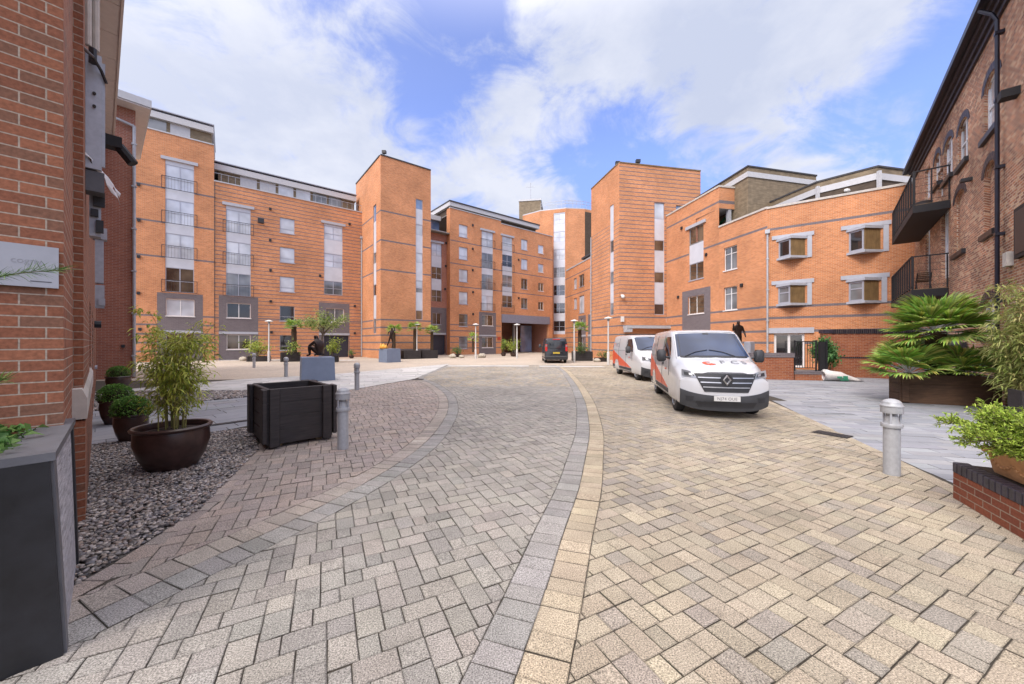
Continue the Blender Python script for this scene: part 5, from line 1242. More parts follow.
bowl('plant_pot', 'large glazed brown bowl pot on the pebbles holding tall bamboo', *bp[:2], .405, .58)
bamboo('bamboo', 'bushy yellow-green bamboo growing in the large brown bowl', (bp[0], bp[1], .52), 18, 1.66, .56, 3000, GREEN_Y, leafL=(.06, .135), leafW=.020)
bamboo('bamboo', 'sparse tall thin sapling with small pale leaves behind the potted bamboo', (-8.6, 9.6, 0), 3, 3.0, 1.0, 190, GREEN_Y, .012, (.12, .2), .62, leafW=.06)
bamboo('bamboo', 'small leaning bamboo sprig beside the far round pot', (-12.2, 12.6, 0), 5, 1.15, .8, 160, GREEN_Y, .01, (.14, .24), .4, leafW=.05)
def topiary(pl, bl, x, y, R_, H_, br):
    bowl('plant_pot', pl, x, y, R_, H_); t = thing('box_ball', bl, 'topiary', (x, y, H_ * .92)); n = 2600
    d = rng.normal(0, 1, (n, 3)); d /= np.linalg.norm(d, axis=1, keepdims=True); d[:, 2] = np.where(d[:, 2] < -.35, -d[:, 2], d[:, 2])
    P = d * np.array([br, br, br * .9]) * rng.uniform(.80, 1.02, (n, 1)) + np.array([0, 0, br * .42])
    leaves('foliage', P, d + rng.normal(0, .5, (n, 3)), rng.uniform(.022, .04, n), .022, tint_mix(n, [(.10, .25, .04), (.16, .34, .06), (.06, .15, .03), (.24, .40, .08)]), M['leaf'], t)
    q = MB(); q.ellipsoid((0, 0, br * .4), (br * .76, br * .76, br * .68)); q.build('core', M['soil'], t, smooth=True)
topiary('small brown pot nearest the big bowl with clipped box ball', 'clipped green box ball in the pot nearest the big bowl', -6.55, 6.28, .225, .47, .25)
topiary('brown pot second along the left wall with clipped box ball', 'clipped green box ball second along the left wall', -8.28, 7.62, .24, .50, .27)
topiary('farthest brown round pot by the dark brick wing', 'small box ball in the farthest round pot by the wing', -13.85, 12.85, .33, .50, .30)

def timber_box(name, label, x, y, rot, W, D, H, wood, soil=True, ext=.10, plank=.0, group=None, feet=True):
    """timber planter: stacked boards with corner posts, boards running past the corners at the ends"""
    t = thing(name, label, 'planter', (x, y, 0), rot, group); z0 = .06 if feet else .0; n = max(2, int(H / .21)); th = .07; hb = (H - z0) / n
    for side in ('front', 'back'):
        q = MB(); y0 = 0 if side == 'front' else D - th
        for k in range(n): q.bbox(0, y0, z0 + k * hb + .001, W, y0 + th, z0 + (k + 1) * hb - .001, .005)
        q.build('side_board', wood, t)
    for x0 in (0, W - th):
        q = MB()
        for k in range(n): q.bbox(x0, th + .002, z0 + k * hb + .003, x0 + th, D - th - .002, z0 + (k + 1) * hb - .003, .008)
        q.build('end_board', wood, t)
    for (px_, py_) in ((.03, -.06), (W - .17, -.06), (.03, D + .002), (W - .17, D + .002)): q = MB(); q.bbox(px_, py_, .03, px_ + .14, py_ + .058, H + .005, .008); q.build('corner_post', wood, t)
    if ext:
        for x0 in (-.064, W + .002):
            for yy in (.0, D - .13): q = MB(); q.bbox(x0, yy - .05, .10, x0 + .062, yy + .16, H - .002, .008); q.build('corner_post', wood, t)
    if feet:
        for (fx, fy) in ((.14, .1), (W - .24, .1), (.14, D - .2), (W - .24, D - .2)): q = MB(); q.box(fx, fy, 0, fx + .1, fy + .1, z0); q.build('foot', M['pale_timber'], t)
    q = MB(); zz = H - .10 if soil else H * .45; q.box(th, th, zz - .05, W - th, D - th, zz); q.build('soil', M['soil'], t)
    return t
timber_box('timber_planter', 'empty black-stained timber planter box on the paving beside a bollard', -3.86, 5.74, R(45), .98, 1.16, .95, M['black_timber'], soil=False)

# right: brick planter with terracotta trough and conifer, palm trough, bamboo, hose reel
def right_planter():
    a, d = Vector((4.81, 3.98, 0)), Vector((-.44, -.90, 0)).normalized(); L = 2.6; W = .75
    F = Frame(tuple(a)[:2], tuple(a + d * L)[:2])
    t = thing('brick_planter', 'low red brick planter wall with dark brick capping at the right edge', 'planter', tuple(a))
    q = MB(); sh = [tuple(a)[:2], tuple(a + d * L)[:2]]; nb_ = lambda k, o: tuple(F.pt(k, 0, o))[:2]
    ring = [nb_(0, 0), nb_(L, 0), nb_(L, -W), nb_(0, -W)]
    for p, r in zip(ring, ring[1:] + ring[:1]):
        ff = Frame(p, r); c = [(0, -.02), (ff.L, -.02), (ff.L, .285), (0, .285)]; q.add([ff.pt(*v) for v in c], [(0, 1, 2, 3)], 0, c)
    q.build('wall', M['brick_red'], t, world=True)
    q = MB()
    for k in range(int(L / .078)):                                  # bricks on edge
        q.bbox(k * .078, -.115, .287, k * .078 + .069, .006, .395, .006, 0, F.mat())
    q.build('capping', M['brick_cap'], t, world=True)
    q = MB(); fbox(q, F, 0, L, .285, .375, -W, -.118); q.build('bed', M['soil'], t, world=True)
    # terracotta trough standing on it
    tr_ = thing('terracotta_trough', 'weathered square terracotta trough on the brick planter holding a green conifer', 'trough', tuple(F.pt(.55, .396, -.43)), math.atan2(d.y, d.x))
    q = MB(); X, Y, Hh = .31, .30, .25
    def rect(e, z): return [(-X - e, -Y - e, z), (X + e, -Y - e, z), (X + e, Y + e, z), (-X - e, Y + e, z)]
    rings = [rect(-.035, 0), rect(-.025, .04), rect(-.005, .185), rect(.024, .192), rect(.030, Hh - .01), rect(.022, Hh), rect(-.02, Hh), rect(-.03, .2)]
    V = [p for r in rings for p in r]; q.add(V, [(3, 2, 1, 0)] + [(4 * k + i, 4 * k + (i + 1) % 4, 4 * k + 4 + (i + 1) % 4, 4 * k + 4 + i) for k in range(7) for i in range(4)]); q.build('trough', M['terracotta'], tr_)
    q = MB(); q.add(rect(-.03, .2), [(0, 1, 2, 3)]); q.build('soil', M['soil'], tr_)
    q = MB()                                                        # moulded swags on the face
    for k in range(2):
        for s_ in range(7): u = -.26 + k * .27 + .24 * s_ / 6; q.ellipsoid((u, -Y + .014, .13 - .05 * math.sin(math.pi * s_ / 6)), (.022, .012, .018), 8, 6)
    q.build('moulding', M['terracotta'], tr_, smooth=True)
    # spreading conifer
    c = F.pt(.55, .58, -.43); tt = thing('conifer_shrub', 'spreading bright green conifer shrub in the terracotta trough', 'shrub', tuple(c)); q = MB(); P = []; A = []
    for k in range(120):
        a_ = random.uniform(0, 6.283); el = random.uniform(.20, 1.0); Ln = random.uniform(.50, .94) * (1.0 if el < .5 else .78)
        tip = Vector((math.cos(a_) * math.cos(el), math.sin(a_) * math.cos(el), math.sin(el))) * Ln
        if tip.x > .3: tip.x *= .6
        st = Vector((random.uniform(-.08, .08), random.uniform(-.06, .06), -.03)); path = [st.lerp(tip, s_) + Vector((0, 0, .09 * math.sin(3.14 * s_) - .06 * s_ * s_)) for s_ in np.linspace(0, 1, 7)]
        q.tube(path, [.010 * (1 - .75 * i / 6) for i in range(7)], 5)
        for i in range(26):
            s_ = random.uniform(.30, 1.0); p = st.lerp(tip, s_) + Vector((0, 0, .09 * math.sin(3.14 * s_) - .06 * s_ * s_)); dd = ((tip - st).normalized() + Vector(rng.normal(0, .55, 3))).normalized(); e = p + dd * random.uniform(.05, .15)
            q.tube([p, e], .002, 3, cap=False)
            for j in range(22): f = random.random(); P.append(p.lerp(e, f)); A.append(tuple(dd * .9 + Vector(rng.normal(0, .6, 3)) + Vector((0, 0, .25))))
    q.build('branch', M['bark'], tt); leaves('foliage', P, A, rng.uniform(.022, .05, len(P)), .013, tint_mix(len(P), [(.27, .40, .05), (.38, .50, .07), (.17, .27, .04), (.47, .56, .11)]), M['needle'], tt, .1)
M['brick_cap'] = plain('dark_glazed_brick', (.035, .030, .045), .45, var=.6, vscale=9, bump=.3)
right_planter()

def fan_frond(petiole, L, n=26, spread=2.6, tilt=.25):
    """one fan leaf in local space: petiole along +x, blades radiating at its end"""
    q = MB(); q.tube([(0, 0, 0), (petiole * .5, 0, petiole * .06), (petiole, 0, petiole * .02)], [.014, .011, .008], 5)
    h = Vector((petiole, 0, petiole * .02))
    for k in range(n):
        a = spread * (k / (n - 1) - .5) * 1.0; l = L * (1 - .28 * abs(a / (spread / 2)) ** 2) * random.uniform(.9, 1.06)
        d = Vector((math.cos(a), math.sin(a), 0)); s = Vector((-d.y, d.x, 0)); dz = -.18 * random.uniform(.3, 1.5)
        w = .030 * (L / .5)
        p1 = h + d * l * .45 + Vector((0, 0, tilt * l * .16)); p2 = h + d * l * .8 + Vector((0, 0, tilt * l * .10 + dz * l * .25)); p3 = h + d * l + Vector((0, 0, dz * l * .75))
        V = [h, p1 + s * w, p1 + Vector((0, 0, -.014)), p1 - s * w, p2 + s * w * .55, p2 + Vector((0, 0, -.008)), p2 - s * w * .55, p3]
        q.add(V, [(0, 2, 1), (0, 3, 2), (1, 2, 5, 4), (2, 3, 6, 5), (4, 5, 7), (5, 6, 7)], 0, None, tuple(c * random.uniform(.75, 1.25) for c in random.choice([(.26, .40, .08), (.36, .50, .11), (.17, .28, .06), (.44, .54, .14)])))
    return q
def palm(label, x, y, z, trunk, r0, nf, petiole, L, group=None, name='fan_palm', n=24, els=(-.5, 1.25), lean=0.0, tr=1.2):
    t = thing(name, label, 'palm', (x, y, z), random.uniform(0, 6), group)
    q = MB(); k = 9; pr = []
    q.tube([(lean * (i / k) ** 2, 0, trunk * i / k) for i in range(k + 1)], [r0 * (tr - (tr - 1) * i / k + .12 * (i % 2)) for i in range(k + 1)], 12); q.build('trunk', M['palm_trunk'], t, smooth=True, sharp=60)
    var = [fan_frond(petiole * random.uniform(.8, 1.15), L * random.uniform(.85, 1.12), n) for _ in range(4)]; mes = []
    for i in range(nf):
        el = els[0] + (els[1] - els[0]) * ((i + .5) / nf) ** .9; az = i * 2.39996 + random.uniform(-.25, .25)
        if i < 4:
            o = var[i].build('frond', M['leaf'], t); mes.append(o.data)
        else: o = bpy.data.objects.new('frond', mes[i % 4]); COL.objects.link(o); o.parent = t
        o.matrix_local = Matrix.Translation((lean, 0, trunk - .05 * (nf - i) / nf)) @ Matrix.Rotation(az, 4, 'Z') @ Matrix.Rotation(-el, 4, 'Y') @ Matrix.Rotation(random.uniform(-.3, .3), 4, 'X')
    return t
timber_box('timber_planter', 'long brown sleeper trough under the big fan palm on the right', 10.9, 10.25, R(-25), 1.95, .62, .80, M['brown_timber'], ext=.0, feet=False)
palm('large green fan palm with fibrous trunk in the brown sleeper trough on the right', 11.85, 10.2, .68, 1.30, .19, 46, .54, .70, n=28, els=(-.30, 1.2), tr=1.1)
palm('low fan palm sucker at the left end of the sleeper trough', 11.25, 10.35, .68, .15, .09, 22, .5, .66, n=28, els=(-.05, 1.05))
palm('low fan palm sucker at the right end of the sleeper trough', 12.35, 9.85, .68, .12, .09, 20, .5, .64, n=28, els=(-.05, 1.0))
bamboo('bamboo', 'tall dense bamboo clump against the warehouse at the right edge', (11.45, 8.0, 0), 42, 3.6, 1.0, 5200, [(.34, .40, .11), (.23, .30, .07), (.46, .48, .16), (.16, .21, .06), (.50, .44, .19)], .010, (.12, .24), .18, leafW=.028)
t = thing('slatted_planter', 'black slatted planter trough at the foot of the right bamboo', 'planter', (10.35, 7.35, 0), R(-35))
for k in range(8): q = MB(); q.box(k * .14, 0, .05, k * .14 + .11, .04, .74); q.build('slat', M['black_timber'], t)
q = MB(); q.box(-.03, .042, 0, 1.15, .1, .68); q.box(-.03, .102, 0, .03, .6, .70); q.box(1.1, .102, 0, 1.15, .6, .70); q.build('frame', M['black_timber'], t)
q = MB(); q.box(.03, .102, .4, 1.1, .6, .62); q.build('soil', M['soil'], t)
# hose reel on the wall
a0, z0 = Fj.at(966, 345); t = thing('hose_reel', 'dark grey and yellow hose reel box mounted on the brick wall behind the palm', 'hose reel', tuple(Fj.pt(a0, z0, .02)), math.atan2(Fj.d.y, Fj.d.x))
q = MB(); q.lathe([(.10, -.28), (.24, -.27), (.29, -.18), (.30, .18), (.26, .25), (.12, .27)], 20); 
q.v = [(v[0] * 1.25, -(v[1] + .32) if False else -.32 + v[1] * .9, v[2] * .62) for v in q.v]; q.build('casing', M['grey_plastic'], t, smooth=True, sharp=50)
q = MB(); q.box(-.22, -.62, .02, .16, -.585, .11); q.build('handle', M['yellow_plastic'], t); q = MB(); q.box(.1, -.1, -.1, .2, .0, .1); q.box(-.2, -.1, -.1, -.1, .0, .1); q.build('bracket', M['dark_plastic'], t)
q = MB(); q.box(.30, -.34, -.08, .36, -.25, -.02); q.build('badge', M['yellow_plastic'], t)

# garden wall with gate in front of the right block
Fg = Frame((15.55, 17.75), (19.4, 16.6)); t = thing('garden_wall', 'tall orange garden wall with dark dentil coping beside the palm', 'wall', (15.4, 17.8, 0), 0)
q = MB(); wall(q, Fg, -.02, 2.1); shell(q, [(15.55 + .09, 17.75 + .3), (15.55, 17.75)], -.02, 2.1); q.build('wall', M['brick_garden'], t, world=True)
q = MB()
for k in range(int(Fg.L / .12)): fbox(q, Fg, k * .12, k * .12 + .105, 2.1, 2.32, -.25, .05 - .025 * (k % 2))
q.build('coping', M['brick_blue_dark'], t, world=True); q = MB(); fbox(q, Fg, 0, Fg.L, .92, .985, .003, .02); q.build('band_course', M['brick_blue_dark'], t, world=True)
q = MB(); fbox(q, Fg, -.34, -.002, -.02, 2.12, -.32, .04); o = q.build('pier', M['brick_garden'], t, world=True); q = MB(); fbox(q, Fg, -.38, .04, 2.125, 2.30, -.36, .08); q.build('pier_cap', M['brick_cap'], t, world=True)
Fw2 = Frame((11.0, 16.75), (12.62, 16.35)); t = thing('low_wall', 'low orange brick wall with grey coping beside the gate behind the front van', 'wall', (11.8, 16.5, 0))
q = MB(); wall(q, Fw2, -.02, 1.0); shell(q, [(12.62, 16.35), (12.69, 16.63), (11.07, 17.03), (11.0, 16.75)], -.02, 1.0); q.build('wall', M['brick_garden'], t, world=True)
q = MB(); fbox(q, Fw2, -.03, Fw2.L + .03, 1.002, 1.2, -.3, .03); q.build('coping', M['brick_blue'], t, world=True)
Fs2 = Frame((12.66, 16.32), (13.95, 16.05)); t = thing('entrance_step', 'brick step with dark nosing under the black gate', 'step', (13.3, 16.2, 0))
q = MB(); wall(q, Fs2, -.02, .26); shell(q, [(13.95, 16.05), (14.1, 16.75), (12.8, 17.0), (12.66, 16.32)], -.02, .26); q.build('riser', M['brick_garden'], t, world=True); q = MB(); fbox(q, Fs2, -.02, Fs2.L + .02, .262, .40, -.72, .02); q.build('tread', M['brick_blue'], t, world=True)
t = thing('garden_gate', 'black metal bar gate and railing on the brick step', 'gate', (13.3, 16.25, 0)); q = MB()
for a in (.0, .84, 1.25): fbox(q, Fs2, a, a + .05, .40, 1.78, -.12, -.07)
for z in (.52, 1.70): fbox(q, Fs2, .05, .84, z, z + .04, -.115, -.075)
for k in range(7): fbox(q, Fs2, .12 + k * .1, .136 + k * .1, .56, 1.70, -.105, -.085)
q.build('gate_leaf', M['black_metal'], t, world=True); q = MB(); fbox(q, Fs2, 1.05, 1.29, .42, 1.72, -.30, -.13); q.build('post_box', M['black_metal'], t, world=True)

# ------------------------------------------------------------------ vans
def interp(pts, x):
    if x <= pts[0][0]: return pts[0][1]
    for (a, va), (b_, vb) in zip(pts, pts[1:]):
        if x <= b_: t = (x - a) / (b_ - a); return va + (vb - va) * t
    return pts[-1][1]
ROOF = [(-4.12, 1.80), (-4.08, 1.90), (-3.9, 1.945), (-3.2, 1.965), (-1.7, 1.965), (-1.15, 1.945), (-.95, 1.915), (-.82, 1.865), (-.35, 1.57), (.05, 1.315), (.14, 1.265), (.22, 1.245), (.5, 1.18), (.72, 1.10), (.82, 1.04), (.87, .99)]
Y4 = [(-4.12, .74), (-3.9, .79), (-1.2, .79), (-.9, .77), (-.35, .80), (.1, .83), (.5, .82), (.75, .76), (.87, .70)]
HW = [(-4.12, .90), (-4.0, .945), (-3.6, .955), (-.1, .955), (.35, .945), (.65, .93), (.87, .90)]
CV = [(-1.3, 0), (-.95, .04), (-.82, .07), (-.35, .15), (.1, .23), (.5, .25), (.87, .27)]
def van_ring(x):
    """right half of a cross-section: list of (y, z) from sill to roof centre"""
    rz = interp(ROOF, x); y4 = interp(Y4, x); w_ = interp(HW, x)
    ez = rz - (.085 if x < -1 else .085 + (.03 if x > .15 else .0) * 1)
    belt = min(1.17, ez - .09)
    pts = [(w_ - .05, .26), (w_ - .012, .33), (w_ - .004, .52), (w_, .78), (w_ - .012, belt)]
    for k in (1, 2, 3):
        t = k / 4; pts.append((w_ - .012 + (y4 - w_ + .012 + .03) * t + .012 * math.sin(3.14 * t), belt + (ez - belt) * t))
    pts += [(y4 + .03, ez), (y4 - .02, ez + (rz - ez) * .55), (y4 - .10, rz - .018), (y4 * .5, rz - .006), (0, rz)]
    return pts
XF = [(.26, .895), (.36, .925), (.55, .945), (.75, .935), (.90, .905), (1.0, .865)]
def vx(x, y, z, front=False):
    c = interp(CV, x); xx = x if not front else interp(XF, z) - .0
    return xx - c * (abs(y) / .955) ** 2.2
def side_pt(x, z, off=.004, s=-1):
    r = van_ring(x); y = r[-1][0]
    for (ya, za), (yb, zb) in zip(r, r[1:]):
        if za <= z <= zb: y = ya + (yb - ya) * (z - za) / max(1e-6, zb - za); break
    return (vx(x, y, z), s * (y + off), z)
def top_pt(x, y, off=.004):
    r = [p for p in van_ring(x)[8:]]; z = r[-1][1]; a = abs(y)
    for (ya, za), (yb, zb) in zip(r, r[1:]):
        if yb <= a <= ya: z = zb + (za - zb) * (a - yb) / max(1e-6, ya - yb); break
    return (vx(x, y, z), y, z + off)
def front_pt(y, z, off=.004): return (vx(.87, y, z, True) + off, y, z)
def patch(fn, us, vs_, off, th=.006):
    """a skin laid over a body surface, with thickness"""
    q = MB(); nu, nv = len(us), len(vs_); A = [fn(u, v, off) for u in us for v in vs_]; B = [fn(u, v, off - th) for u in us for v in vs_]
    n = nu * nv; F_ = []
    for i in range(nu - 1):
        for j in range(nv - 1):
            a, b_, c, d = i * nv + j, i * nv + j + 1, (i + 1) * nv + j + 1, (i + 1) * nv + j; F_ += [(a, b_, c, d), (n + d, n + c, n + b_, n + a)]
    for i in range(nu - 1): a, d = i * nv, (i + 1) * nv; F_ += [(a, d, n + d, n + a), (a + nv - 1, n + a + nv - 1, n + d + nv - 1, d + nv - 1)]
    for j in range(nv - 1): a = j; b_ = j + 1; k = (nu - 1) * nv; F_ += [(a, n + a, n + b_, b_), (k + a, k + b_, n + k + b_, n + k + a)]
    q.add(A + B, F_); return q
def poly_patch(fn, corners, nu=6, nv=4, off=.005, th=.006):
    """bilinear quad of surface parameters"""
    (a, b_, c, d) = corners
    g = lambda s, t, o: fn(*( (a[i] * (1 - s) + b_[i] * s) * (1 - t) + (d[i] * (1 - s) + c[i] * s) * t for i in (0, 1)), o)
    return patch(g, np.linspace(0, 1, nu), np.linspace(0, 1, nv), off, th)
def make_van(label, loc, fwd, paint, livery, group=None, plate=None, rear_plate=None):
    t = thing('parked_van', label, 'van', loc, math.atan2(fwd[1], fwd[0]), group)
    # body: lofted skin, closed at nose, tail and floor
    xs = [-4.12, -4.08, -3.98, -3.8, -3.4, -2.9, -2.3, -1.7, -1.3, -1.1, -.95, -.82, -.6, -.35, -.1, .06, .15, .24, .38, .52, .65, .76, .82, .87]
    bm = bmesh.new(); rows = []
    for i, x in enumerate(xs):
        r = van_ring(x); fr = i == len(xs) - 1; row = []
        full = [(-y, z) for y, z in r] + [(y, z) for y, z in r[-2::-1]]
        for (y, z) in full: row.append(bm.verts.new((vx(x, y, z, fr), y, z)))
        rows.append(row)
    nr = len(rows[0])
    for a, b_ in zip(rows, rows[1:]):
        for k in range(nr - 1): bm.faces.new((a[k], a[k + 1], b_[k + 1], b_[k]))
        bm.faces.new((a[0], b_[0], b_[-1], a[-1]))
    for row, fr in ((rows[0], False), (rows[-1], True)):
        n = 8; half = row[:n + 1]; oth = row[:-n - 2:-1]; cols = [half]; m = 9
        if fr:                                                      # curved nose grid between left and right edges
            grid = []
            for k in range(n + 1):
                a, b_ = half[k], oth[k]; line = [a]
                for j in range(1, m): y = a.co.y + (b_.co.y - a.co.y) * j / m; line.append(bm.verts.new((vx(.87, y, a.co.z, True), y, a.co.z)))
                grid.append(line + [b_])
            for k in range(n):
                for j in range(m): bm.faces.new((grid[k][j], grid[k + 1][j], grid[k + 1][j + 1], grid[k][j + 1]))
            bm.faces.new(row[n:nr - n][::-1] if False else [*grid[n][1:-1][::-1], *row[n:nr - n]])
            bm.faces.new([*grid[0][1:-1], row[-1], row[0]])
        else: bm.faces.new(row)
    bmesh.ops.recalc_face_normals(bm, faces=bm.faces)
    me = bpy.data.meshes.new('body'); bm.to_mesh(me); bm.free(); tmp = bpy.data.objects.new('body_tmp', me); COL.objects.link(tmp)
    cutters = []
    for wx in (0, -3.1):
        for s in (-1, 1):
            q = MB(); q.tube([(wx, s * .66, .335), (wx, s * 1.2, .335)], .395, 28); c = q.build('cut', M['tyre']); cutters.append(c)
            md = tmp.modifiers.new('cut', 'BOOLEAN'); md.object = c; md.operation = 'DIFFERENCE'; md.solver = 'EXACT'
    dg = bpy.context.evaluated_depsgraph_get(); me2 = bpy.data.meshes.new_from_object(tmp.evaluated_get(dg)); me2.name = 'body'
    for o in [tmp] + cutters: bpy.data.objects.remove(o)
    me2.materials.clear(); me2.polygons.foreach_set('use_smooth', [True] * len(me2.polygons)); me2.polygons.foreach_set('material_index', [0] * len(me2.polygons)); me2.set_sharp_from_angle(angle=R(38))
    body = link_mesh('body', me2, paint, t); t.scale = (1, 1, 1.045)
    L_ = lambda *a: np.linspace(*a)
    # windscreen and side glass
    def ws(u, v, o): x = -.80 + .86 * v; e = interp(Y4, x) - .045 + .02 * v; return top_pt(x, u * e, o)
    q = patch(ws, L_(-1, 1, 17), L_(0, 1, 9), .006); sc_ = q.build('windscreen', M['screen'], t, smooth=True, sharp=40)
    q = MB(); 
    def ws2(u, v, o): x = -.865 + 1.0 * v; e = interp(Y4, x) - .010 + .02 * v; return top_pt(x, u * e, o)
    patch(ws2, L_(-1, 1, 17), L_(0, 1, 9), .003).build('windscreen_seal', M['dark_plastic'], sc_, smooth=True, sharp=40)
    q = MB(); 
    for s in (-1, 1):
        P = [top_pt(.10, s * .55 - .1, .02), top_pt(-.05, s * .30 - .1, .02), top_pt(-.12, s * .02 - .1, .02)]; q.tube(P, .009, 5)
    q.build('wiper', M['dark_plastic'], t)
    if paint is M['van_white']:
        q = patch(lambda u, v, o: top_pt(-.80 + .07 * v, u * .07, o), L_(-1, 1, 5), L_(0, 1, 3), .009); q.build('sensor_patch', M['dark_plastic'], sc_)
    for s in (-1, 1):
        def sw(u, v, o, s=s):
            z = 1.20 + .56 * v; xf = -.16 - .66 * v ** 1.05; xr = -1.42 + .04 * v; return side_pt(xr + (xf - xr) * u, z, o, s)
        patch(sw, L_(0, 1, 9), L_(0, 1, 6), .004).build('side_window', M['van_glass'], t, smooth=True, sharp=40)
        q = MB()                                                    # door shut lines
        for x in (-1.50, -2.75):
            pts = [side_pt(x, z, .002, s) for z in L_(.42, 1.80, 10)]; q.tube(pts, .006, 4)
        pts = [side_pt(-.28 + .0 * z, z, .002, s) for z in L_(.80, 1.17, 5)]; q.tube(pts, .006, 4)
        q.tube([side_pt(x, 1.22, .002, s) for x in L_(-4.0, -1.55, 9)], .005, 4)
        q.build('shut_line', M['dark_plastic'], t)
        q = MB(); p = side_pt(-1.33, 1.06, .012, s); q.bbox(p[0] - .10, p[1] - .012, p[2] - .02, p[0] + .10, p[1] + .012, p[2] + .025, .008); q.build('door_handle', M['dark_plastic'], t)
        q = MB(); p = Vector(side_pt(-.28, 1.24, 0, s)); q.tube([p, p + Vector((.0, s * .12, .02))], .03, 6); q.bbox(p.x - .07, min(p.y + s * .10, p.y + s * .32), p.z - .10, p.x + .07, max(p.y + s * .10, p.y + s * .32), p.z + .20, .045); q.build('wing_mirror', M['van_trim'], t, smooth=True, sharp=45)
        poly_patch(lambda x, z, o, s=s: side_pt(x, z, o, s), ((-3.95, .30), (-.48, .30), (-.42, .47), (-3.95, .47)), 14, 3, .010, .012)
        for x0, x1 in ((-2.66, -.44),): poly_patch(lambda x, z, o, s=s: side_pt(x, z, o, s), ((x0, .27), (x1, .27), (x1 + .02, .46), (x0, .46)), 14, 3, .008, .010).build('sill_guard', M['van_trim'], t)
        poly_patch(lambda x, z, o, s=s: side_pt(x, z, o, s), ((-4.08, .28), (-3.53, .28), (-3.53, .50), (-4.08, .50)), 5, 3, .008, .010).build('rear_corner_guard', M['van_trim'], t)
        for wx in (0, -3.1):
            w_ = MB(); wy = s * .80; tq = [(.20, -.10), (.30, -.105), (.325, -.09), (.335, -.05), (.335, .05), (.325, .09), (.30, .105), (.20, .10)]
            def disc(mb, prof, n=28):
                V = []; 
                for r_, h_ in prof:
                    for k in range(n): a = 2 * math.pi * k / n; V.append((wx + r_ * math.cos(a), wy + s * h_, .335 + r_ * math.sin(a)))
                F_ = [(i * n + k, i * n + (k + 1) % n, (i + 1) * n + (k + 1) % n, (i + 1) * n + k) for i in range(len(prof) - 1) for k in range(n)] + [tuple(range(n)), tuple(range((len(prof) - 1) * n, len(prof) * n))]
                mb.add(V, F_)
            q = MB(); disc(q, tq); wo = q.build('wheel', M['tyre'], t, smooth=True, sharp=40)
            q = MB(); disc(q, [(.205, .06), (.21, .108), (.19, .112), (.17, .085), (.09, .095), (.07, .115), (.02, .118)]); q.build('rim', M['rim'], wo, smooth=True, sharp=30)
            q = MB()
            for k in range(7): a = k * .8976; q.tube([(wx + .12 * math.cos(a), wy + s * .094, .335 + .12 * math.sin(a)), (wx + .12 * math.cos(a), wy + s * .089 + s * .012, .335 + .12 * math.sin(a))], .026, 8)
            q.build('rim_hole', M['dark_plastic'], wo)
        # headlamps and front fog recesses
        f = lambda y, z, o: front_pt(y, z, o)
        q = poly_patch(f, ((s * .50, .83), (s * .865, .885), (s * .86, 1.03), (s * .60, .975)), 8, 4, .008, .012); hl_ = q.build('headlight', M['lamp_clear'], t, smooth=True, sharp=40)
        poly_patch(f, ((s * .62, .885), (s * .82, .91), (s * .82, .98), (s * .66, .95)), 6, 3, .011, .006).build('lamp_bezel', M['dark_plastic'], hl_)
        poly_patch(f, ((s * .65, .90), (s * .72, .91), (s * .73, .955), (s * .67, .945)), 4, 3, .015, .006).build('lamp_reflector', M['chrome'], hl_)
        poly_patch(f, ((s * .66, .36), (s * .80, .36), (s * .80, .46), (s * .64, .46)), 4, 3, .030, .02).build('fog_recess', M['dark_plastic'], t)
    f = lambda y, z, o: front_pt(y, z, o)
    q = patch(lambda y, v, o: front_pt(y, (.165 + .10 * (abs(y) / .9) ** 4) * (1 - v) + (.49 + .12 * (abs(y) / .9) ** 3) * v, o - .012 * (2 * v - 1) ** 4), L_(-.90, .90, 25), L_(0, 1, 9), .024, .05); q.build('front_bumper', M['van_trim'], t, smooth=True, sharp=40)
    poly_patch(f, ((-.55, .24), (.55, .24), (.62, .36), (-.62, .36)), 13, 4, .030, .02).build('lower_grille', M['dark_plastic'], t)
    gr_ = patch(lambda u, z, o: front_pt(u * (.44 + .17 * (z - .58) / .34), z, o), L_(-1, 1, 15), L_(.57, .955, 6), .010, .014).build('grille', M['dark_plastic'], t)
    for z in (.67, .77, .87): patch(lambda u, v, o, z=z: front_pt(u * (.42 + .16 * (z - .58) / .34), z + .010 * v, o), L_(-1, 1, 15), L_(-1, 1, 2), .020, .014).build('grille_bar', M['chrome'], gr_)
    q = MB(); x0 = front_pt(0, .82)[0] + .025                       # lozenge emblem: an upright diamond ring
    D = [(0, .115), (.085, 0), (0, -.115), (-.085, 0)]; d2 = [(y * .52, z * .52) for y, z in D]
    V = [(x0 + .02, y, .83 + z) for y, z in D] + [(x0 + .035, y * .75, .83 + z * .75) for y, z in D] + [(x0 + .012, y, .83 + z) for y, z in d2] + [(x0 - .01, y * 1.02, .83 + z * 1.02) for y, z in D]
    F_ = []
    for k in range(4): j = (k + 1) % 4; F_ += [(k, j, 4 + j, 4 + k), (4 + k, 4 + j, 8 + j, 8 + k), (12 + k, 12 + j, j, k)]
    q.add(V, F_); em = q.build('emblem', M['chrome'], gr_); q = MB(); q.tube([(x0 - .02, 0, .83), (x0 + .006, 0, .83)], .125, 20); q.build('emblem_disc', M['dark_plastic'], gr_)
    xp = front_pt(0, .44)[0] + .024
    q = MB(); q.box(xp, -.26, .385, xp + .012, .26, .495); pl = q.build('number_plate', M['plate_white'], t)
    RX = Matrix.Rotation(R(90), 4, 'Z') @ Matrix.Rotation(R(90), 4, 'X')
    if plate: text_mesh('plate_text', plate, .085, M['plate_ink'], pl, Matrix.Translation((xp + .0125, 0, .41)) @ RX, .0008, 'CENTER', 1.1)
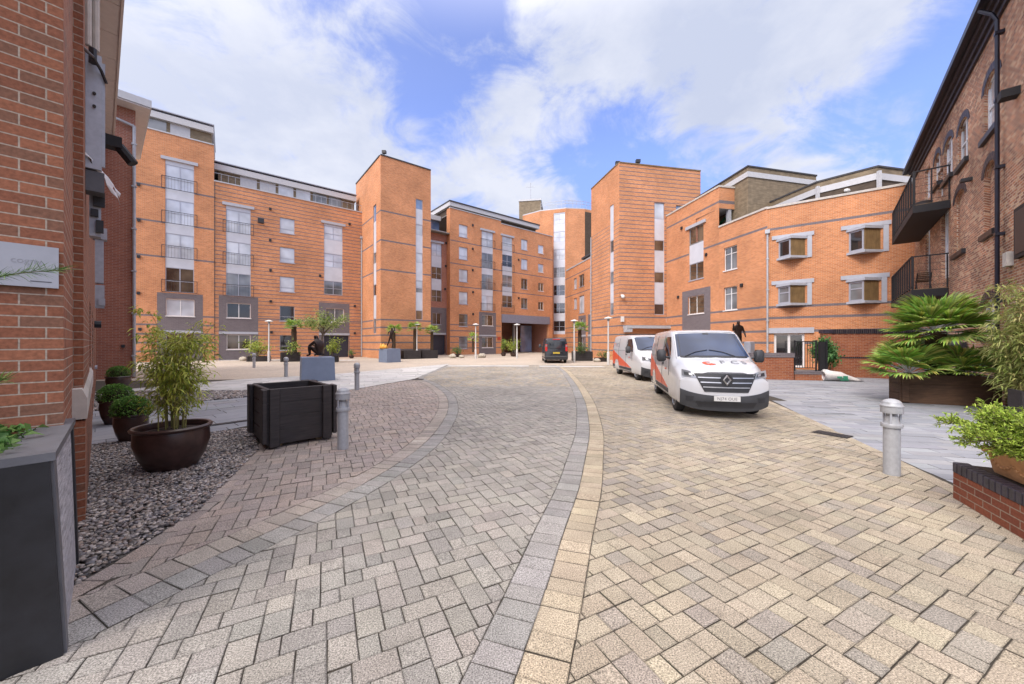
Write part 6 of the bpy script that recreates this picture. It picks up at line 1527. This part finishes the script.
    # tail: doors, lamps, plate
    xr = -4.125
    rz = lambda y0, z0, y1, z1, x0_, x1_: (min(x0_, x1_), y0, z0, max(x0_, x1_), y1, z1)
    q = MB(); q.bbox(xr - .02, -.72, 1.12, xr + .02, .72, 1.72, .015); q.build('rear_window', M['van_glass'], t)
    q = MB(); q.bbox(xr - .10, -.90, .30, xr + .05, .90, .56, .03); q.build('rear_bumper', M['van_trim'] if paint is M['van_white'] else paint, t)
    for s in (-1, 1):
        q = MB(); q.bbox(xr - .025, s * .80 - .085, .92, xr + .06, s * .80 + .085, 1.45, .02); tl_ = q.build('tail_light', M['lamp_red'], t); q = MB(); q.bbox(xr - .03, s * .80 - .07, 1.27, xr, s * .80 + .07, 1.40, .01); q.build('indicator_lens', M['lamp_clear'], tl_)
    q = MB(); q.box(xr - .035, -.26, .74, xr - .02, .26, .85); pl = q.build('number_plate', M['plate_yellow'] if paint is M['van_black'] else M['plate_white'], t)
    if rear_plate: text_mesh('plate_text', rear_plate, .085, M['plate_ink'], pl, Matrix.Translation((xr - .036, 0, .765)) @ Matrix.Rotation(R(-90), 4, 'Z') @ Matrix.Rotation(R(90), 4, 'X'), .0008, 'CENTER', 1.1)
    q = MB(); q.bbox(xr - .03, -.30, 1.80, xr + .05, .30, 1.86, .01); q.build('brake_light', M['lamp_red'], t)
    q = MB(); q.bbox(xr - .03, -.42, .88, xr, .42, .94, .01); q.bbox(xr - .035, -.10, .98, xr - .02, .10, 1.06, .01); q.build('tailgate_trim', M['van_trim'], t)
    if livery:
        for s in (-1, 1):
            def red(u, v, o, s=s):
                x = -4.05 + 3.62 * u; zl = .475 + .0 * u; zu = 1.26 + (.475 - 1.26) * max(0, (u - .02) / .98) ** .92
                return side_pt(x, zl + max(.002, zu - zl) * v, o, s)
            us = [u for u in L_(0, 1, 26) if not (abs(-4.05 + 3.62 * u + 3.1) < .0)]
            # two pieces, kept clear of the wheel arch
            def red_c(u, v, o, s=s):
                x = -4.05 + 3.62 * u; zl = .475; dx = abs(x + 3.1)
                if dx < .44: zl = max(zl, .335 + math.sqrt(max(0, .44 ** 2 - dx ** 2)))
                zu = max(zl + .002, 1.26 - .79 * max(0, (u - .02) / .98) ** .92); return side_pt(x, zl + (zu - zl) * v, o, s)
            patch(red_c, L_(0, .985, 40), L_(0, 1, 8), .003, .005).build('side_stripe', M['van_red'], t)
            MT = lambda x, z: (Matrix.Translation(side_pt(x, z, .006, s)) @ (Matrix.Rotation(R(90), 4, 'X') if s < 0 else Matrix.Rotation(R(180), 4, 'Z') @ Matrix.Rotation(R(90), 4, 'X')))
            text_mesh('side_lettering', 'FCS', .30, M['graphic_grey'], t, MT(-3.3 if s < 0 else -2.2, 1.38) @ Matrix.Rotation(R(-5), 4, 'X'), .001, 'LEFT', 1.5)
            q = MB()
            for k in range(10):
                a0_, a1_ = k * .45, k * .45 + .5; pt = lambda a, r_: side_pt((-3.6 if s < 0 else -2.0) + r_ * math.cos(a), 1.48 + r_ * math.sin(a) * .8, .006, s)
                r0_, r1_ = .15 - .010 * k, .15 - .010 * (k + 1); q.add([pt(a0_, r0_), pt(a1_, r1_), pt(a1_, r1_ * .68), pt(a0_, r0_ * .68)], [(0, 1, 2, 3), (3, 2, 1, 0)])
            q.build('swirl_mark', M['van_red'], t)
            text_mesh('door_lettering', '0800 328', .06, M['van_red'], t, MT(-.95 if s < 0 else -.5, .92), .001)
        q = MB()                                                    # swirl and letters on the bonnet
        for k in range(11):
            a0_, a1_ = .6 + k * .45, .6 + k * .45 + .5; pt = lambda a, r_: top_pt(.53 + r_ * math.sin(a) * .8, -.26 + r_ * math.cos(a) * 1.1, .006)
            r0_, r1_ = .17 - .010 * k, .17 - .010 * (k + 1); q.add([pt(a0_, r0_), pt(a1_, r1_), pt(a1_, r1_ * .38), pt(a0_, r0_ * .38)], [(0, 1, 2, 3), (3, 2, 1, 0)])
        q.build('swirl_mark', M['van_red'], t)
        p0, p1 = Vector(top_pt(.42, .1)), Vector(top_pt(.62, .1)); pitch = math.atan2(p0.z - p1.z, p1.x - p0.x)
        for ch, yy in (('F', -.02), ('C', .21), ('S', .44)):
            p = Vector(top_pt(.58, yy + .06, .012)); roll = math.atan2(top_pt(.5, yy + .12)[2] - top_pt(.5, yy)[2], .12)
            text_mesh('bonnet_lettering', ch, .25, M['graphic_grey'], t, Matrix.Translation(p + Vector((0, -.06, .004))) @ Matrix.Rotation(pitch, 4, 'Y') @ Matrix.Rotation(roll, 4, 'X') @ Matrix.Rotation(R(90), 4, 'Z'), .001)
    return t
V1 = Vector((-.235, -.972)); V2 = Vector((-.025, -1.0)); VB = Vector((.03, 1.0))
make_van('white van with red stripe parked nearest, bonnet facing us', (4.92, 8.90, 0), V1, M['van_white'], True, 'white vans with red swoosh', 'NJ74 OUE')
make_van('white van with red stripe parked farther back, half hidden behind the nearest van', (6.45, 16.3, 0), V2, M['van_white'], True, 'white vans with red swoosh', 'NJ74 OUF')
make_van('black van seen from behind by the back archway', (3.66, 33.2, 0), VB, M['van_black'], False, None, None, 'NA64 KVL')

# ------------------------------------------------------------------ statues and plinths
def figure(name, label, loc, rot, joints, bones, mat, scale=1.0, group=None):
    me = bpy.data.meshes.new(name); idx = {k: i for i, k in enumerate(joints)}
    me.from_pydata([Vector(j[0]) * scale for j in joints.values()], [(idx[a], idx[c]) for a, c in bones if a in idx and c in idx], [])
    o = link_mesh(name, me, mat); o.location = loc; o.rotation_euler = (0, 0, rot)
    o.modifiers.new('skin', 'SKIN'); 
    for k, j in joints.items():
        r_ = j[1] if isinstance(j[1], tuple) else (j[1], j[1]); sv = me.skin_vertices[0].data[idx[k]]; sv.radius = (r_[0] * scale, r_[1] * scale); sv.use_root = (k == 'pelvis')
    s_ = o.modifiers.new('sub', 'SUBSURF'); s_.levels = 2; s_.render_levels = 2
    dg = bpy.context.evaluated_depsgraph_get(); m2 = bpy.data.meshes.new_from_object(o.evaluated_get(dg)); m2.name = name; bpy.data.objects.remove(o)
    m2.materials.clear(); m2.polygons.foreach_set('use_smooth', [True] * len(m2.polygons)); o = link_mesh(name, m2, mat); o.location = loc; o.rotation_euler = (0, 0, rot)
    tag(o, label, 'statue', group); return o
def plinth(label, x, y, rot, w0, w1, H_, d=None):
    d = d or w0; q = MB(); a, c = w0 / 2, w1 / 2; V = [(-a, -a, 0), (a, -a, 0), (a, a, 0), (-a, a, 0), (-c, -c, H_ - .01), (c, -c, H_ - .01), (c, c, H_ - .01), (-c, c, H_ - .01), (-c + .01, -c + .01, H_), (c - .01, -c + .01, H_), (c - .01, c - .01, H_), (-c + .01, c - .01, H_)]
    q.add(V, [(3, 2, 1, 0), (8, 9, 10, 11)] + [(k * 4 + i, k * 4 + (i + 1) % 4, k * 4 + 4 + (i + 1) % 4, k * 4 + 4 + i) for k in range(2) for i in range(4)])
    o = q.build('statue_plinth', M['plinth']); o.location = (x, y, 0); o.rotation_euler = (0, 0, rot); tag(o, label, 'plinth'); return o
plinth('broad blue-grey plinth under the seated bronze figure', -8.78, 16.45, R(33), 1.32, 1.26, 1.03)
sit = {'pelvis': ((0, 0, .14), (.17, .15)), 'belly': ((.03, 0, .30), (.165, .135)), 'chest': ((.10, 0, .50), (.20, .145)), 'neck': ((.17, 0, .66), .062), 'head': ((.21, 0, .76), (.085, .10)), 'crown': ((.20, 0, .86), .075), 'nose': ((.31, 0, .77), .03),
       'sl': ((.10, .20, .57), .075), 'el': ((.30, .26, .40), .05), 'hl': ((.44, .10, .45), .035), 'fl': ((.50, .04, .47), .022), 'sr': ((.10, -.20, .57), .075), 'er': ((.27, -.30, .38), .05), 'hr': ((.44, -.18, .44), .035), 'fr': ((.50, -.12, .43), .022),
       'tl': ((.02, .10, .12), .10), 'kl': ((.42, .14, .42), .072), 'al': ((.36, .16, .06), .045), 'ol': ((.52, .17, .03), .04), 'tr': ((.02, -.10, .12), .10), 'kr': ((.44, -.20, .40), .072), 'ar': ((.40, -.24, .06), .045), 'or': ((.56, -.26, .03), .04)}
bones = [('pelvis', 'belly'), ('belly', 'chest'), ('chest', 'neck'), ('neck', 'head'), ('head', 'crown'), ('head', 'nose'), ('chest', 'sl'), ('sl', 'el'), ('el', 'hl'), ('hl', 'fl'), ('chest', 'sr'), ('sr', 'er'), ('er', 'hr'), ('hr', 'fr'), ('pelvis', 'tl'), ('tl', 'kl'), ('kl', 'al'), ('al', 'ol'), ('pelvis', 'tr'), ('tr', 'kr'), ('kr', 'ar'), ('ar', 'or')]
figure('bronze_statue', 'bronze figure of a seated person hugging one knee, seen from behind', (-8.58, 16.35, 1.06), R(165), sit, bones, M['bronze'], 1.12)
plinth('smaller blue-grey plinth under the leaping bronze dancer', -10.35, 30.9, R(50), 1.30, 1.25, 1.14)
dan = {'pelvis': ((.02, 0, .98), (.13, .11)), 'belly': ((.06, 0, 1.14), (.12, .10)), 'chest': ((.10, 0, 1.36), (.155, .11)), 'neck': ((.11, 0, 1.54), .055), 'head': ((.12, 0, 1.66), (.08, .09)), 'crown': ((.12, 0, 1.76), .07),
       'sl': ((.24, 0, 1.46), .06), 'el': ((.34, .05, 1.62), .042), 'hl': ((.28, .08, 1.84), .03), 'fl': ((.24, .08, 1.93), .02), 'sr': ((-.06, 0, 1.46), .06), 'er': ((-.17, .04, 1.36), .042), 'hr': ((-.22, .10, 1.20), .03), 'fr': ((-.22, .13, 1.12), .02),
       'tl': ((.10, 0, .90), .085), 'kl': ((.20, .04, .50), .06), 'al': ((.12, .0, .10), .04), 'ol': ((.10, .14, .03), .032), 'tr': ((-.05, 0, .90), .085), 'kr': ((-.16, .05, .52), .06), 'ar': ((-.36, 0, .12), .04), 'or': ((-.42, .12, .05), .032)}
figure('bronze_statue', 'slender dark bronze dancer stepping on a plinth near the stair tower', (-10.25, 30.8, 1.14), R(10), dan, bones, M['bronze'])
q = MB()
for k in range(9): a = k * .7; r_ = .10 + .2 * random.random(); q.lathe([(.10, 0), (.14, .10), (.09, .22), (.01, random.uniform(.3, .5))], 8, (r_ * math.cos(a), r_ * math.sin(a), 0))
o = q.build('gilded_flame', M['gold'], smooth=True); o.location = (-10.75, 30.6, 1.14); tag(o, 'small golden flame-shaped ornament at the feet of the dancer', 'ornament')
plinth('narrow blue-grey plinth hidden behind the nearest van', 11.15, 18.0, R(20), .62, .58, 1.05)
sta = {'pelvis': ((0, 0, .92), (.15, .12)), 'belly': ((0, 0, 1.08), (.15, .12)), 'chest': ((0, 0, 1.32), (.19, .13)), 'neck': ((.0, 0, 1.49), .06), 'head': ((.0, .02, 1.61), (.08, .095)), 'crown': ((0, .0, 1.71), .07), 'nose': ((0, .10, 1.60), .025),
       'sl': ((.20, 0, 1.40), .07), 'el': ((.30, .06, 1.20), .05), 'hl': ((.33, .12, 1.44), .036), 'fl': ((.33, .12, 1.56), .026), 'sr': ((-.20, 0, 1.40), .07), 'er': ((-.30, .02, 1.14), .05), 'hr': ((-.26, .16, .96), .036), 'fr': ((-.24, .2, .88), .026),
       'tl': ((.09, 0, .85), .10), 'kl': ((.10, .02, .48), .065), 'al': ((.10, 0, .09), .045), 'ol': ((.11, .15, .04), .04), 'tr': ((-.09, 0, .85), .10), 'kr': ((-.10, .02, .48), .065), 'ar': ((-.10, 0, .09), .045), 'or': ((-.11, .15, .04), .04)}
figure('bronze_statue', 'standing bronze figure raising one hand behind the nearest van', (11.15, 18.0, 1.05), R(185), sta, bones, M['bronze'])
t = thing('meter_cabinet', 'pale grey cabinet against the wall behind the van roof', 'cabinet', (11.9, 18.3, 0), R(30)); q = MB(); q.bbox(-.22, -.15, 0, .22, .15, 1.72, .02); q.build('casing', M['frame'], t); q = MB(); q.bbox(-.19, -.16, .1, .19, -.152, 1.65, .003); q.build('door', M['frame'], t)

# ------------------------------------------------------------------ lamp posts
def lamp(label, x, y):
    t = thing('lamp_post', label, 'lamp post', (x, y, 0), 0, 'lamp posts around the court'); q = MB(); q.lathe([(.10, 0), (.10, .9), (.095, .92), (.06, .95), (.052, 3.25), (.05, 3.27)], 14); q.build('post', M['post_white'], t, smooth=True, sharp=35)
    q = MB(); q.lathe([(.07, 3.27), (.10, 3.30), (.10, 3.40), (.07, 3.42)], 14); q.build('lens', M['lamp_clear'], t, smooth=True, sharp=35)
    q = MB(); q.lathe([(.10, 3.42), (.30, 3.44), (.31, 3.47), (.28, 3.50), (.05, 3.58), (.005, 3.585)], 20); q.build('cap', M['lamp_head'], t, smooth=True, sharp=35); return t
lp = lamp('pale lamp post nearest the striped right tower, left of the second white van', *((608.3 - 512) / CF * 27.2, 27.2))
for lab, px_, Y in (('pale lamp post beside the palm right of the black van', 574.2, 30.6), ('pale lamp post in front of the back archway', 517, 37.4), ('pale lamp post before the panelled bay of the back range', 475.7, 37.0), ('pale lamp post among the palms by the stair tower', 416.9, 37.0), ('leftmost pale lamp post before the long striped block', 269, 31.2)):
    copy_thing(lp, lab, ((px_ - 512) / CF * Y, Y, 0))

# ------------------------------------------------------------------ palms, shrubs and trees round the court
def at_px(px_, Y): return ((px_ - 512) / CF * Y, Y)
def square_planter(label, px_, Y, w_=1.3, H_=.75, dark=True, rot=R(30)):
    x, y = at_px(px_, Y); return timber_box('timber_planter', label, x - w_ / 2 * math.cos(rot), y - w_ / 2 * math.sin(rot), rot, w_, w_ * .8, H_, M['black_timber'] if dark else M['brown_timber'], ext=0, feet=False, group='dark planters round the court')
for px_, Y, l1, l2, tk in ((391.5, 35.6, 'dark planter directly behind the dancer plinth', 'palm behind the bronze dancer', 2.75), (412.5, 36.6, 'dark planter under the tallest palm beside the stair tower lamp post', 'tallest palm of three by the stair tower', 3.0), (430, 37.8, 'dark planter at the right foot of the stair tower', 'right palm of three by the stair tower', 2.7)):
    square_planter(l1, px_, Y, 1.7, .85); x, y = at_px(px_, Y); palm(l2, x + .1, y + .45, .7, tk - .6, .13, 22, .42, .55, 'palms round the court', n=14, els=(-.35, 1.0))
square_planter('dark planter under the palm left of the seated statue', 290.5, 31.5, 1.5, .8); x, y = at_px(290.5, 31.5); palm('palm with thick trunk left of the seated statue', x, y + .5, .7, 2.35, .19, 24, .45, .6, 'palms round the court', n=14, els=(-.15, 1.0))
square_planter('wide dark planter under the palm right of the black van', 583, 32.8, 1.75, .85, rot=R(-3)); x, y = at_px(581, 32.8); palm('palm standing right of the black van', x, y + .6, .7, 2.2, .15, 22, .42, .5, 'palms round the court', n=14, els=(-.3, 1.1))
palm('small palm before the panelled bay of the back range', *at_px(473, 39.5), .6, 1.5, .1, 16, .4, .45, 'palms round the court', n=12)
def shrub(label, px_, Y, z, w_, h_, n, cols, pot=None, name='shrub', lsz=(.06, .13), lw=.05):
    x, y = at_px(px_, Y)
    if pot:
        o = timber_box('timber_planter', pot[0], x - w_ * .4, y - .3, R(20), w_ * .8, w_ * .5, max(.3, z), M['black_timber'], ext=0, feet=False, group='dark planters round the court') if pot[1] == 'box' else bowl('plant_pot', pot[0], x, y, w_ * .32, max(.3, z))
    t = thing(name, label, 'plant', (x, y, z * .9)); P = []; A = []; q = MB()
    for k in range(11):
        a = random.uniform(0, 6.283); r_ = w_ / 2 * random.uniform(.2, .95); tip = Vector((r_ * math.cos(a), r_ * math.sin(a), h_ * random.uniform(.45, 1.0))); q.tube([(0, 0, 0), tip * .5 + Vector((0, 0, .08 * h_)), tip], [.02, .014, .005], 5)
        for i in range(n // 11): P.append(tip + Vector(rng.normal(0, 1, 3)) * w_ * .13 - tip * random.uniform(0, .35)); A.append(rng.normal(0, 1, 3) + np.array([0, 0, .2]))
    q.build('stem', M['bark'], t); leaves('foliage', P, A, rng.uniform(*lsz, len(P)), lw, tint_mix(len(P), cols), M['leaf'], t); return t
YG = [(.40, .46, .08), (.30, .40, .07), (.50, .54, .11), (.20, .30, .06)]; DG = [(.08, .18, .045), (.14, .25, .06), (.05, .12, .035), (.2, .3, .08)]
shrub('rounded yellow-green bush left of the leftmost lamp post', 258, 31.8, .45, 2.0, 1.35, 700, YG, ('dark planter under the yellow-green bush', 'box'), lsz=(.12, .22), lw=.10)
shrub('yellow-green bush behind the seated statue', 332, 31.0, .5, 1.4, 1.6, 420, YG, ('dark planter behind the seated statue', 'box'), lsz=(.12, .22), lw=.10)
shrub('low leafy underplanting below the palm left of the seated statue', 291, 31.2, .7, 1.6, 1.0, 260, DG + YG, lsz=(.12, .22), lw=.1)
shrub('small pot plant left of the archway opening', 503.5, 44, .4, 1.0, 1.7, 320, DG + YG, ('small pot at the left of the archway', 'pot'), lsz=(.14, .26), lw=.10)
shrub('yellowish pot plant inside the archway', 514, 43, .45, 1.5, 1.5, 360, YG, ('pot inside the archway mouth', 'pot'), lsz=(.14, .26), lw=.10)
shrub('low dark plants at the foot of the back range', 458, 41.5, .35, 1.3, .8, 200, DG, ('low pot at the foot of the back range', 'pot'), lsz=(.12, .22), lw=.1)
shrub('trailing plant under the palm right of the black van', 583, 32.5, .75, 1.4, .8, 260, DG, lsz=(.1, .2), lw=.09)
shrub('tiny plant beside the foot of the striped block', 351.5, 38, .2, .8, .7, 120, DG, ('tiny pot by the striped block door', 'pot'), lsz=(.1, .2), lw=.08)
shrub('dark plant tub beside the base of the striped tower', 603, 31.5, .35, 1.2, .5, 200, DG, ('low dark tub beside the striped tower', 'box'), lsz=(.1, .18), lw=.08)
shrub('big glossy rhododendron in a pot against the garden wall', 826.5, 16.7, .32, 1.1, 1.5, 2600, [(.07, .2, .06), (.12, .28, .09), (.045, .13, .045), (.18, .34, .11)], ('terracotta pot of the rhododendron', 'pot'), lsz=(.10, .2), lw=.075)
x, y = at_px(322, 29.5); t = thing('court_tree', 'small spreading tree with flat feathery crown behind the seated statue', 'tree', (x, y, 0)); q = MB(); P = []; A = []
trunk = [Vector((0, 0, 0)), Vector((.1, 0, 1.0)), Vector((-.05, .1, 2.0)), Vector((.15, 0, 2.9))]; q.tube(trunk, [.10, .08, .06, .05], 8)
for k in range(11):
    a = k * .571 + random.uniform(-.2, .2); r_ = random.uniform(.8, 1.95); st = trunk[2].lerp(trunk[3], random.random()); tip = Vector((r_ * math.cos(a) * 1.05, r_ * math.sin(a) * .8, random.uniform(3.3, 4.55) - .25 * r_)); q.tube([st, st.lerp(tip, .5) + Vector((0, 0, .25)), tip], [.035, .022, .006], 5)
    for i in range(150): P.append(st.lerp(tip, random.uniform(.45, 1.05)) + Vector(rng.normal(0, .17, 3)) + Vector((0, 0, .1))); A.append((random.gauss(0, 1), random.gauss(0, 1), random.gauss(-.1, .25)))
q.build('trunk', M['bark'], t, smooth=True, sharp=50); leaves('crown', P, A, rng.uniform(.12, .24, len(P)), .085, tint_mix(len(P), [(.22, .34, .07), (.33, .43, .11), (.14, .23, .06), (.42, .42, .17)]), M['leaf'], t)

# rocks, sack, drains
def rock(label, px_, Y, s_):
    V, F_ = ico(2); V = V * np.array([1, .8, .62]) * s_; V = V + rng.normal(0, .06 * s_, V.shape); o = np_mesh('rock', V, F_, None, M['rock']); x, y = at_px(px_, Y); o.location = (x, y, s_ * .45); tag(o, label, 'rock', 'pale rocks at the planting edges')
for l_, p_, Y, s_ in (('pale rock under the middle lamp post of the back range', 452.5, 38.5, .42), ('second pale rock beside that lamp post', 461.5, 39, .30), ('pale rock right of the panelled bay lamp post', 482, 39.5, .45), ('round pale rock before the long striped block', 243, 33, .35), ('white rock beside the palm planter at the striped tower', 597, 31.2, .3)): rock(l_, p_, Y, s_)
t = thing('rubble_sack', 'slumped white woven sack with green print by the garden wall', 'sack', (14.15, 16.0, 0), R(-8)); q = MB(); n = 12; V = []
prof = [(-.50, .42), (-.38, .50), (-.15, .46), (.12, .40), (.42, .27), (.72, .13), (.98, .03)]
for i, (u, h_) in enumerate(prof):
    w_ = .30 * (1 - .3 * abs(i - 3) / 3)
    for k in range(n): a = 2 * math.pi * k / n; V.append((u + .02 * random.gauss(0, 1), w_ * math.cos(a) * (1 + .08 * random.gauss(0, 1)), max(0, h_ * .5 + h_ * .5 * math.sin(a) + .02 * random.gauss(0, 1))))
q.add(V, [(i * n + k, i * n + (k + 1) % n, (i + 1) * n + (k + 1) % n, (i + 1) * n + k) for i in range(len(prof) - 1) for k in range(n)] + [tuple(range(n)), tuple(range((len(prof) - 1) * n, len(prof) * n))]); q.build('sack', M['sack'], t, smooth=True)
q = MB()
for (u0, u1, z0, z1) in ((-.1, .08, .14, .22), (.12, .3, .10, .24), (.0, .34, .05, .09)): q.add([(u0, -.335 + .05 * u0, z0), (u1, -.335 + .03 * u1, z0), (u1, -.31, z1), (u0, -.31, z1), (u0, -.30, z0), (u1, -.30, z0), (u1, -.29, z1), (u0, -.29, z1)], [(0, 1, 2, 3), (7, 6, 5, 4), (0, 4, 5, 1), (3, 2, 6, 7), (1, 5, 6, 2), (0, 3, 7, 4)])
q.build('green_print', M['sack_green'], t)
def drain(label, x, y, rot, w_, d_):
    t = thing('drain_cover', label, 'drain', (x, y, .004), rot); q = MB(); q.bbox(-w_ / 2, -d_ / 2, 0, w_ / 2, d_ / 2, .008, .003); q.build('frame', M['iron'], t); q = MB()
    for k in range(9): q.box(-w_ / 2 + w_ * (k + .2) / 9, -d_ * .4, .009, -w_ / 2 + w_ * (k + .75) / 9, d_ * .4, .013)
    q.build('grate', M['dark_plastic'], t)
drain('dark rectangular drain cover in the buff paving near the slate path', *gnd(832, 434.5), R(-60), .52, .30)
drain('long drain slot in the left slate path', *gnd(222, 424), R(48), .9, .16)
drain('small dark drain at the tip of the pink paving', *gnd(418, 379.5), R(10), .5, .5)
t = thing('garden_railing', 'low blue-grey railing beside the dark brick wing', 'railing', (-17.4, 17.9, 0), R(40)); q = MB()
for k in range(8): q.box(k * .12, 0, 0, k * .12 + .03, .03, .85)
q.build('bars', M['beam'], t); q = MB(); q.box(-.03, -.003, .852, .90, .033, .9); q.build('top_rail', M['beam'], t)
shrub('low dark shrub by the blue-grey railing', 152, 17.6, .1, 1.2, .6, 200, DG, lsz=(.08, .16), lw=.06)
